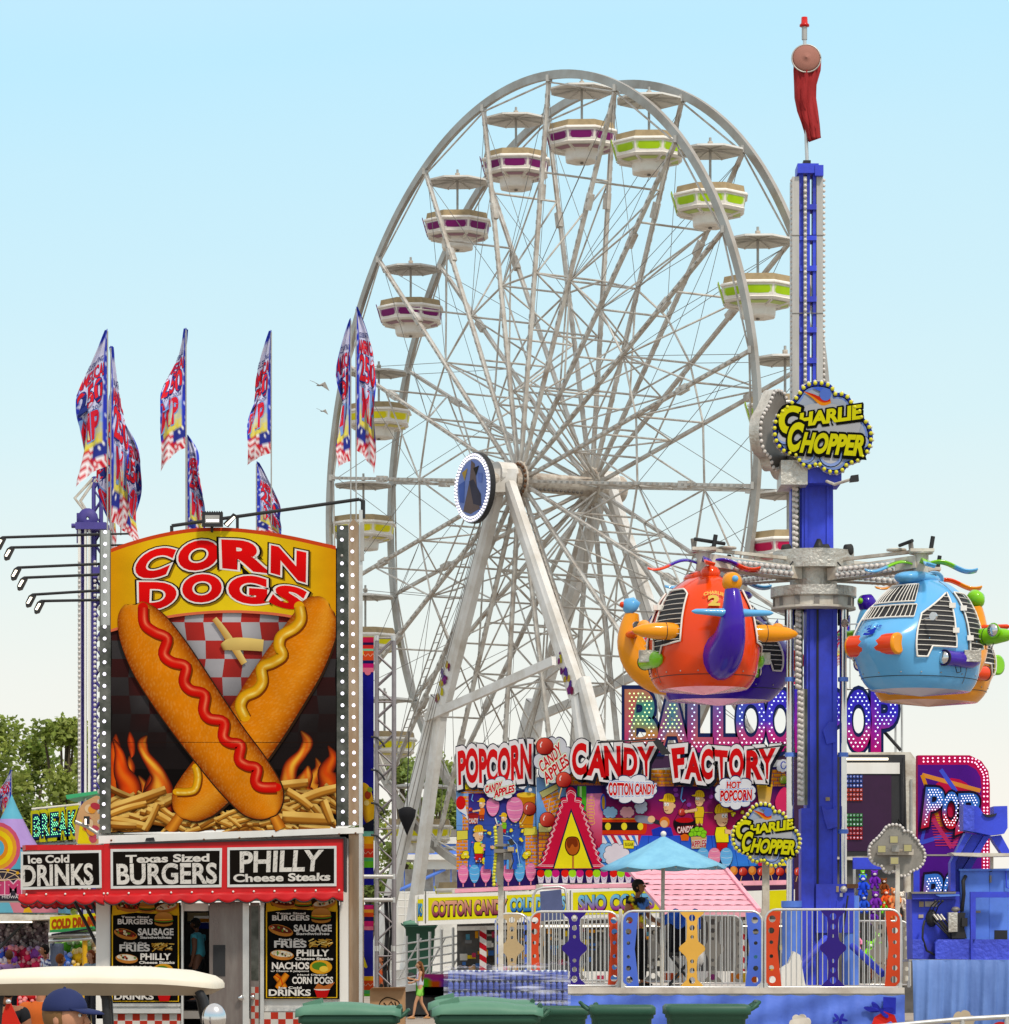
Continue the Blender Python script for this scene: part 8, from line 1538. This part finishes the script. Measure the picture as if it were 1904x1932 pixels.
T = thing('food_mural', P(165, 1590, 88), 'round sided snack stand mural in yellow and pink beside the left light column', 'stand mural'); b = MB(); mo = smooth([(148, 1592), (142, 1560), (150, 1525), (168, 1508), (190, 1508), (196, 1592)], 5); b.pprism(mo, 88, 1.5, 'cream_steel'); b.build('mural_board', T); A = Art(87.99); A.poly(mo, '#d8a878'); A.poly([(146, 1592), (152, 1545), (172, 1592)], '#f0d818'); R = random.Random(6)
for k in range(14): A.disc(R.uniform(160, 186), R.uniform(1520, 1585), R.uniform(5, 9), R.uniform(6, 10), R.choice(['#c85060', '#e89838', '#d87878', '#e8c8a0', '#b83848']), rot=R.random()*3)
A.build('mural_print', T); b = MB(); b.tube([P(142, 1550, 87.5), P(165, 1560, 87.5), P(188, 1575, 87.5)], .05, 'steel_grey'); b.pbox(158, 1540, 168, 1555, 87.3, .15, 'black'); b.pbox(160, 1545, 163, 1556, 87.28, .02, 'warm_lamp'); b.build('floodlight', T)
T = thing('green_awning_arm', P(155, 1500, 95), 'thin mint green canopy edge sticking out left of the light column', 'canopy'); b = MB(); b.pprism([(124, 1500), (186, 1492), (188, 1497), (126, 1508)], 95, 2, 'paint', '#40a870'); b.tube([P(160, 1500, 96), V((P(160, 0, 96).x, 96, 0))], .04, 'aluminium'); b.build('canopy_panel', T)
T = thing('funhouse', V((P(10, 0, 90).x, 90, 0)), 'pastel funhouse front with rainbow swirl and lilac cone roof at the left edge', 'funhouse'); b = MB(); fo = [(-40, 1540), (-2, 1560), (20, 1590), (44, 1612), (80, 1618), (110, 1650), (110, 1722), (-40, 1722)]; b.pprism(fo, 90, 2.5, 'print', '#58a8c8'); b.build('facade', T); A = Art(89.99)
A.poly(fo, '#58b0cc'); 
for r, c in ((52, '#d85878'), (44, '#e8a030'), (36, '#f0d018'), (26, '#e89020'), (18, '#58b0d8'), (9, '#e8e0f0')): A.disc(-8, 1600, r*.9, r*.95, c)
A.rect(-40, 1640, 110, 1700, '#383440'); A.text('MM', [(-20, 1662), (38, 1662), (38, 1686), (-20, 1686)], '#f4c8d8', .05, .05); A.text('MM', [(-20, 1662), (38, 1662), (38, 1686), (-20, 1686)], '#d04878', 0, .05); A.text('MIDWAY', [(4, 1690), (40, 1690), (40, 1695), (4, 1695)], '#e8e0e0', 0, .01)
for r in (22, 17): A.line([(5+r*1.9*math.cos(t), 1662-r*math.sin(t)) for t in [PI*k/14 for k in range(15)]], 1.5, '#e8c8a0')
for k in range(6): t = PI*(k+.5)/6; A.line([(5, 1662), (5+40*math.cos(t), 1662-21*math.sin(t))], 1.1, '#e8c8a0'); A.disc(5+40*math.cos(t), 1662-21*math.sin(t), 3, 3, '#e0a820')
A.rect(-40, 1700, 110, 1703, '#a8a098'); A.rect(-40, 1703, 110, 1722, '#e08898'); A.poly([(0, 1703), (18, 1703), (26, 1722), (-4, 1722)], '#70c0d8'); A.poly([(50, 1703), (62, 1722), (44, 1722)], '#f0b828'); A.build('facade_print', T)
b = MB(); c = P(22, 1600, 91.5); b.lathe([(.72, 0), (.5, .35), (.3, .75)], c, 'print', 14, col='#b898d8'); b.lathe([(.3, .75), (.15, 1.05), (0, 1.4)], c, 'print', 14, col='#68b8d0'); b.build('cone_roof', T)
LD = 86.0; T = thing('plush_game_stall', V((P(60, 0, LD).x, LD, 0)), 'open fronted game stall packed with small plush prizes at the lower left', 'game stall'); b = MB(); b.box((P(-60, 0, LD).x, LD+1.6, 0), (P(100, 0, LD).x, LD+1.8, P(0, 1735, LD).z), 'stand_dark'); b.pprism([(-60, 1724), (140, 1727), (142, 1732), (-60, 1742)], LD-1.4, 3.2, 'cream_steel'); b.pbox(-20, 1738, 60, 1741, LD-1.3, .06, 'warm_lamp'); b.tube([P(-2, 1790, LD-1), P(44, 1742, LD-1)], .04, 'black'); b.box((P(-60, 0, LD).x, LD, 0), (P(100, 0, LD).x, LD+.5, .9), 'tan_vinyl'); b.tube([P(96, 1730, LD), V((P(96, 0, LD).x, LD, 0))], .06, 'aluminium'); b.build('stall_frame', T)
R = random.Random(14); b = MB()
def mass(x0, x1, y0, y1, cols, n, s0_, s1_, D):
    for k in range(n): c = P(R.uniform(x0, x1), R.uniform(y0, y1), D+R.uniform(0, .6)); r = R.uniform(s0_, s1_); cc = lin(R.choice(cols)); b.ball(c, (r, r*.8, r*1.2), 'fabric', cc, 7, 5); b.ball(c+V((R.uniform(-r, r), -r*.5, r*1.1)), r*.6, 'fabric', mixc(cc, (1, 1, 1), .25), 6, 4)
mass(-5, 94, 1745, 1800, ['#8a7c80', '#6c6068', '#a09498', '#584c54', '#786870'], 420, .05, .085, LD+.6); mass(-5, 94, 1795, 1830, ['#c01c50', '#e03068', '#a81440', '#d82858', '#8040a0'], 200, .06, .11, LD); mass(30, 95, 1868, 1905, ['#e01c28', '#f04038', '#c81420', '#d8281c'], 130, .07, .11, LD-.6); mass(40, 90, 1855, 1872, ['#90e020', '#78c818'], 40, .06, .1, LD-.5); mass(35, 95, 1900, 1935, ['#e8b818', '#f0cc28', '#70b828'], 70, .08, .12, LD-.6); mass(-5, 30, 1800, 1835, ['#3858d0', '#9048c0', '#d8c8e0'], 50, .07, .12, LD)
o = b.build('small_prizes', T); o['kind'] = 'stuff'
T = thing('yellow_stall', V((P(140, 0, 80).x, 80, 0)), 'yellow fronted stall with rolled grey awning and lime and yellow toys, left of the trailer', 'game stall'); b = MB(); b.pprism([(94, 1730), (186, 1722), (186, 1750), (94, 1758)], 80, .4, 'print', '#e8d818'); b.pprism([(94, 1755), (186, 1747), (186, 1752), (94, 1760)], 79.9, .5, 'paint', '#309050'); b.tube([P(92, 1765, 79.5), P(188, 1763, 79.5)], .07, 'aluminium', 10); b.tube([P(92, 1776, 79.4), P(188, 1770, 79.4)], .04, 'aluminium', 10); b.tube([P(160, 1760, 79.5), V((P(160, 0, 79.5).x, 79.5, 0))], .06, 'paint', 10, col='#e8b020'); b.box((P(92, 0, 80).x, 81.5, 0), (P(186, 0, 80).x, 81.6, 2.4), 'paint', (.05, .09, .03)); b.box((P(92, 0, 80).x, 80, 0), (P(186, 0, 80).x, 80.4, .8), 'paint', '#8a7a50'); b.build('stall_frame', T); A = Art(79.99); A.text('COLD DRINKS', [(98, 1736), (182, 1729), (182, 1746), (98, 1752)], '#b84818', .0, .06); A.build('stall_lettering', T)
b = MB(); rows = [[P(94+5*i, 1780+58*j/8, 79.3)+V((0, .12*math.sin(i*1.3+j*.3), 0)) for i in range(6)] for j in range(9)]; b.grid(rows, 'fabric', '#4c5468'); b.grid([[P(97+13*i, 1762-2*i+2.5*j-1.2*i*j*.3, 79.2+.2*j) for i in range(7)] for j in range(4)], 'fabric', '#3c4254'); b.build('rolled_awning', T, thick=.01); b = MB()
mass(118, 158, 1785, 1835, ['#78c818', '#90d828', '#4a9018', '#a8d840'], 90, .07, .14, 80.8); mass(138, 158, 1800, 1835, ['#e8b818', '#f0c818'], 40, .07, .12, 80.4); mass(100, 130, 1805, 1835, ['#2858c8', '#3870d8'], 40, .08, .13, 80.4); mass(162, 186, 1775, 1835, ['#b89868', '#c8b080', '#80a048'], 70, .06, .10, 80.6); mass(100, 186, 1840, 1935, ['#90d028', '#e8b818', '#5c3a1c', '#c8b080', '#a02820'], 120, .08, .14, 80.6); o = b.build('hanging_toys', T); o['kind'] = 'stuff'
# passers-by at the left
figure(V((P(17, 0, 74).x, 74, .0)), 1.66, math.radians(85), 'boy with short brown hair seen from behind at the plush stall, far left', '#9a6a4c', '#806090', '#202028', '#4a2c18', build=1.05)
figure(V((P(86, 0, 74).x, 74, 0)), 1.78, math.radians(200), 'dark haired man in a blue and white striped shirt behind the golf cart', '#9a684c', lambda p: lin('#d8dce8') if math.sin(p.z*70+p.x*20) > 0 else lin('#283a80'), '#202028', '#18120e', build=1.1)
figure(V((P(173, 0, 73).x, 73, 0)), 1.66, math.radians(230), 'red haired woman looking left beside the trailer corner post', '#b8866c', '#8090a0', '#303038', '#7a3c18', longhair=True, build=.95)
figure(V((P(112, 0, 73.5).x, 73.5, -.12)), 1.70, math.radians(30), 'auburn haired person bent low behind the golf cart roof', '#a87858', '#606878', '#303038', '#7a4418')
figure(V((P(76, 0, 35).x, 35, -.30)), 1.75, math.radians(60), 'person in an orange tee shirt standing behind the golf cart', '#b07858', '#c05c20', '#202024', '#3a2416', build=1.25, arms=dict(el=(-.03, .18, .64), wl=(.0, .17, .50)))
figure(V((P(12, 0, 34).x, 34, -.30)), 1.72, math.radians(80), 'person in a black top cut off by the left frame edge', '#8a5a40', '#141418', '#202024', '#1a1210', build=1.2)
# ------------------------------------------------------------------ golf cart and driver
GD = 19.5; T = thing('golf_cart', V((P(210, 0, GD).x, GD+.5, 0)), 'golf cart with a cream roof on black posts in the lower left foreground', 'golf cart'); mat('cream_roof', (.72, .66, .54), .4, 0, .15, 2, (.5, .42, .3)); b = MB()
zt_ = P(0, 1838, GD).z; rows = []; xa, xb = P(-70, 0, GD).x, P(402, 0, GD).x
for j, (f, z) in enumerate(((1.0, -.05), (1.0, -.025), (.985, -.008), (.93, .012), (.75, .03), (.4, .04), (.0, .042))):
    row = []
    for k in range(33):
        t = 2*PI*k/32; cx, cy = (xa+xb)/2, GD+.55; ex = math.copysign(abs(math.cos(t))**.35, math.cos(t)); ey = math.copysign(abs(math.sin(t))**.35, math.sin(t)); dz = -.035*abs(ex*f)**3*(1 if ex > 0 else .4); row.append(V((cx+ex*(xb-xa)/2*f, cy+ey*.55*f, zt_+z+dz)))
    rows.append(row)
b.grid(rows, 'cream_roof'); b.grid([[p+V((0, 0, 0))*.97 for p in rows[0]], [V(((xa+xb)/2+(p.x-(xa+xb)/2)*.90, GD+.55+(p.y-GD-.55)*.9, zt_-.12)) for p in rows[0]]], 'roof_under' if mat('roof_under', (.34, .27, .19), .6) else ''); b.add([V(((xa+xb)/2+(p.x-(xa+xb)/2)*.90, GD+.55+(p.y-GD-.55)*.9, zt_-.12)) for p in rows[0][:-1]], [tuple(range(32))], 'cream_roof'); b.build('roof', T)  # inset underside: shading below the roof edge is put into its darker beige
for xs, D_, n_ in (([193, 200, 203], GD+.12, 0), ([372, 384, 396], GD+.12, 0), ([4, -2, -6], GD+.12, 0), ([198, 204, 207], GD+1.0, 0), ([365, 378, 388], GD+1.0, 0)):
    b = MB(); b.tube([P(xs[0]-8, 1862, D_), P(xs[0], 1866, D_), P(xs[1], 1885, D_), P(xs[2], 1935, D_), V((P(xs[2]+3, 0, D_).x, D_, .75))], .026, 'black', 10); b.build('roof_post', T)
b = MB(); c = P(404, 1922, GD-.1); b.ball(c, (.068, .05, .085), 'chrome', nu=20, nv=12); b.tube([c, P(388, 1915, GD+.1)], .012, 'black'); b.build('mirror', T)
b = MB(); zc_ = .35; b.box((xa+.1, GD+.1, .30), (xb-.05, GD+1.0, .48), 'cream_roof'); b.box((xb-.55, GD+.1, .48), (xb-.1, GD+1.0, .82), 'cream_roof'); b.box((xa+.35, GD+.12, .48), (xa+.85, GD+.98, .72), 'cream_roof'); b.build('cart_body', T); b = MB(); b.box((xa+.32, GD+.14, .72), (xa+.9, GD+.96, .82), 'rubber'); b.box((xa+.28, GD+.14, .82), (xa+.38, GD+.96, 1.2), 'rubber'); b.build('seat', T)
for x in (xa+.35, xb-.3):
    for y in (GD+.08, GD+1.0): b = MB(); b.lathe([(0, -.09), (.22, -.09), (.23, 0), (.22, .09), (0, .09)], V((x, y, .23)), 'rubber', 20, rot=Matrix.Rotation(PI/2, 3, 'X')); b.build('wheel', T)
b = MB(); sc0 = V((xb-.62, GD+.3, .98)); b.tube([sc0+V((.06*math.cos(t), .15*math.sin(t), .12*math.cos(t))) for t in [2*PI*k/16 for k in range(17)]], .014, 'black', 8, caps=False); b.tube([sc0, V((xb-.35, GD+.3, .7))], .02, 'black'); b.build('steering_wheel', T)
hd = P(106, 1921, 18.2); hh = 1.95
figure(V((hd.x+.02, 18.2, P(0, 1921, 18.2).z-.935*hh)), hh, math.radians(-22), 'man in a navy baseball cap in profile, close in front of the golf cart', '#c08a6c', '#5a6478', '#2a2c34', '#7a5a38', cap=True, capcol='#26305c', build=1.15)
T = thing('safety_vest', P(20, 1932, 24), 'red orange triangular flag hanging near the left frame edge', 'flag'); b = MB(); b.pprism([(14, 1888), (18, 1888), (46, 1950), (-8, 1950)], 24, .02, 'fabric', '#c02414'); b.ball(P(16, 1890, 23.98), .018, 'chrome'); b.build('flag_cloth', T)
# ------------------------------------------------------------------ trees
def leafmat(name, col, col2):
    m, t, b_ = newmat(name); MATS[name] = m; oi = t.nodes.new('ShaderNodeAttribute'); oi.attribute_name = 'Col'; t.links.new(oi.outputs['Color'], b_.inputs['Base Color']); b_.inputs['Roughness'].default_value = .6
    tl = t.nodes.new('ShaderNodeBsdfTranslucent'); t.links.new(oi.outputs['Color'], tl.inputs['Color']); mx = t.nodes.new('ShaderNodeMixShader'); mx.inputs[0].default_value = .5; t.links.new(b_.outputs[0], mx.inputs[1]); t.links.new(tl.outputs[0], mx.inputs[2]); t.links.new(mx.outputs[0], t.nodes['Material Output'].inputs[0])
leafmat('leaf', 0, 0); mat('bark', (.10, .075, .05), .9, 0, .4, 3)
def tree(px, ptop, w, D, seed, label, dens=1., col='#7c8c3c'):
    base = V((P(px, 0, D).x, D, 0)); h = P(0, ptop, D).z; rw = w/2/F*D; R = random.Random(seed); T = thing('tree', base, label, 'tree', 'trees beyond the fairground'); b = MB(); fk = h*.28
    b.tube([base, base+V((.1, 0, fk*.5)), base+V((0, .1, fk)), base+V((.3, .2, h*.6))], [.45, .35, .3, .12], 'bark', 8); cl = []
    for k in range(int(26*dens)):
        a = R.uniform(0, 2*PI); u = R.random()**.5; z = fk+(h-fk)*R.random()**.75; env = math.sin(PI*min(1, max(.12, (z-fk*.7)/(h-fk*.55))))**.55; c = base+V((math.cos(a)*rw*u*env, math.sin(a)*rw*u*env*.8, min(z, h*.93))); cl.append((c, R.uniform(.16, .30)*rw+.5))
        if k % 2 == 0: b.tube([base+V((0, .1, fk*R.uniform(.8, 1.3))), base.lerp(c, .5)+V((0, 0, c.z*.25)), c], [.16, .10, .04], 'bark', 6)
    b.build('trunk', T); lv = MB(); bc = lin(col); vs, fs, cs = [], [], []
    for c, r in cl:
        sh = R.uniform(.8, 1.5); cc = mixc(tuple(x*sh for x in bc), lin('#b8bc60'), R.uniform(0, .4))
        for k in range(int(240*dens*(r/1.5)**1.3)+90):
            d = V((R.gauss(0, 1), R.gauss(0, 1), R.gauss(0, 1))); d.normalize(); rr = r*(R.random()**.4)*R.uniform(.8, 1.25); p = c+V((d.x*rr, d.y*rr, d.z*rr*.75)); s = R.uniform(.09, .21); u = V((R.gauss(0, 1), R.gauss(0, 1), R.gauss(0, .6))).normalized(); v = u.orthogonal().normalized(); w_ = u.cross(v); v = (v*math.cos(k)+w_*math.sin(k)); i = len(vs)
            vs += [p-u*s, p+v*s*.6, p+u*s, p-v*s*.6]; fs.append((i, i+1, i+2, i+3)); q = R.uniform(.75, 1.3); cs.append(tuple(x*q for x in cc))
    lv.v = [tuple(v) for v in vs]; lv.f = fs; lv.m = ['leaf']*len(fs); lv.s = [False]*len(fs); lv.c = cs; lv.build('crown', T)
for i, (px, pt, w, D, c, lb) in enumerate(((-25, 1338, 150, 170, '#76883a', 'broad tree cut by the left frame edge'), (52, 1375, 120, 178, '#6c8038', 'rounded tree between the two taller left trees'), (120, 1345, 130, 172, '#7a8c3e', 'tall pale green tree just left of the drop tower'), (175, 1400, 90, 185, '#66783a', 'darker tree directly behind the drop tower'), (762, 1412, 70, 182, '#6c8040', 'tree behind the foot of the left ferris wheel leg'), (812, 1400, 75, 178, '#708442', 'tree showing between the wheel leg and the popcorn panel'), (845, 1440, 60, 190, '#647a3c', 'lower tree touching the popcorn panel'), (1745, 1640, 60, 260, '#7c8848', 'small distant tree between the balloon stand and the POP banner'), (700, 1500, 70, 200, '#64783c', 'tree hidden behind the truss tower'))): tree(px, pt, w, D, 30+i, lb, 1.15 if w > 100 else .8, c)
# distant low buildings along the horizon
for i, (x0, x1, y0, D, c, lb) in enumerate(((-80, 260, 1700, 200, (.30, .27, .24), 'long low tan shed far behind the left stalls'), (640, 900, 1735, 210, (.42, .42, .40), 'low pale grey hall far behind the truss tower'), (1640, 1960, 1720, 150, (.50, .49, .46), 'long white hall behind the power trailer'))):
    T = thing('low_building', V((P((x0+x1)/2, 0, D).x, D, 0)), lb, 'building'); a, c_ = P(x0, y0, D), P(x1, y0, D); b = MB(); b.box((a.x, D, 0), (c_.x, D+12, a.z), 'paint', c); b.build('wall', T); b = MB(); b.prism([(a.x-.5, a.z), (c_.x+.5, a.z), (c_.x+.5, a.z+.35), (a.x-.5, a.z+.35)], D-.5, D+12.5, 'steel_grey'); b.build('roof', T); b = MB()
    for k in range(8): x = a.x+(c_.x-a.x)*(k+.3)/8; b.box((x, D-.05, a.z*.45), (x+1.2, D-.01, a.z*.75), 'dark_mirror')
    b.build('window', T)
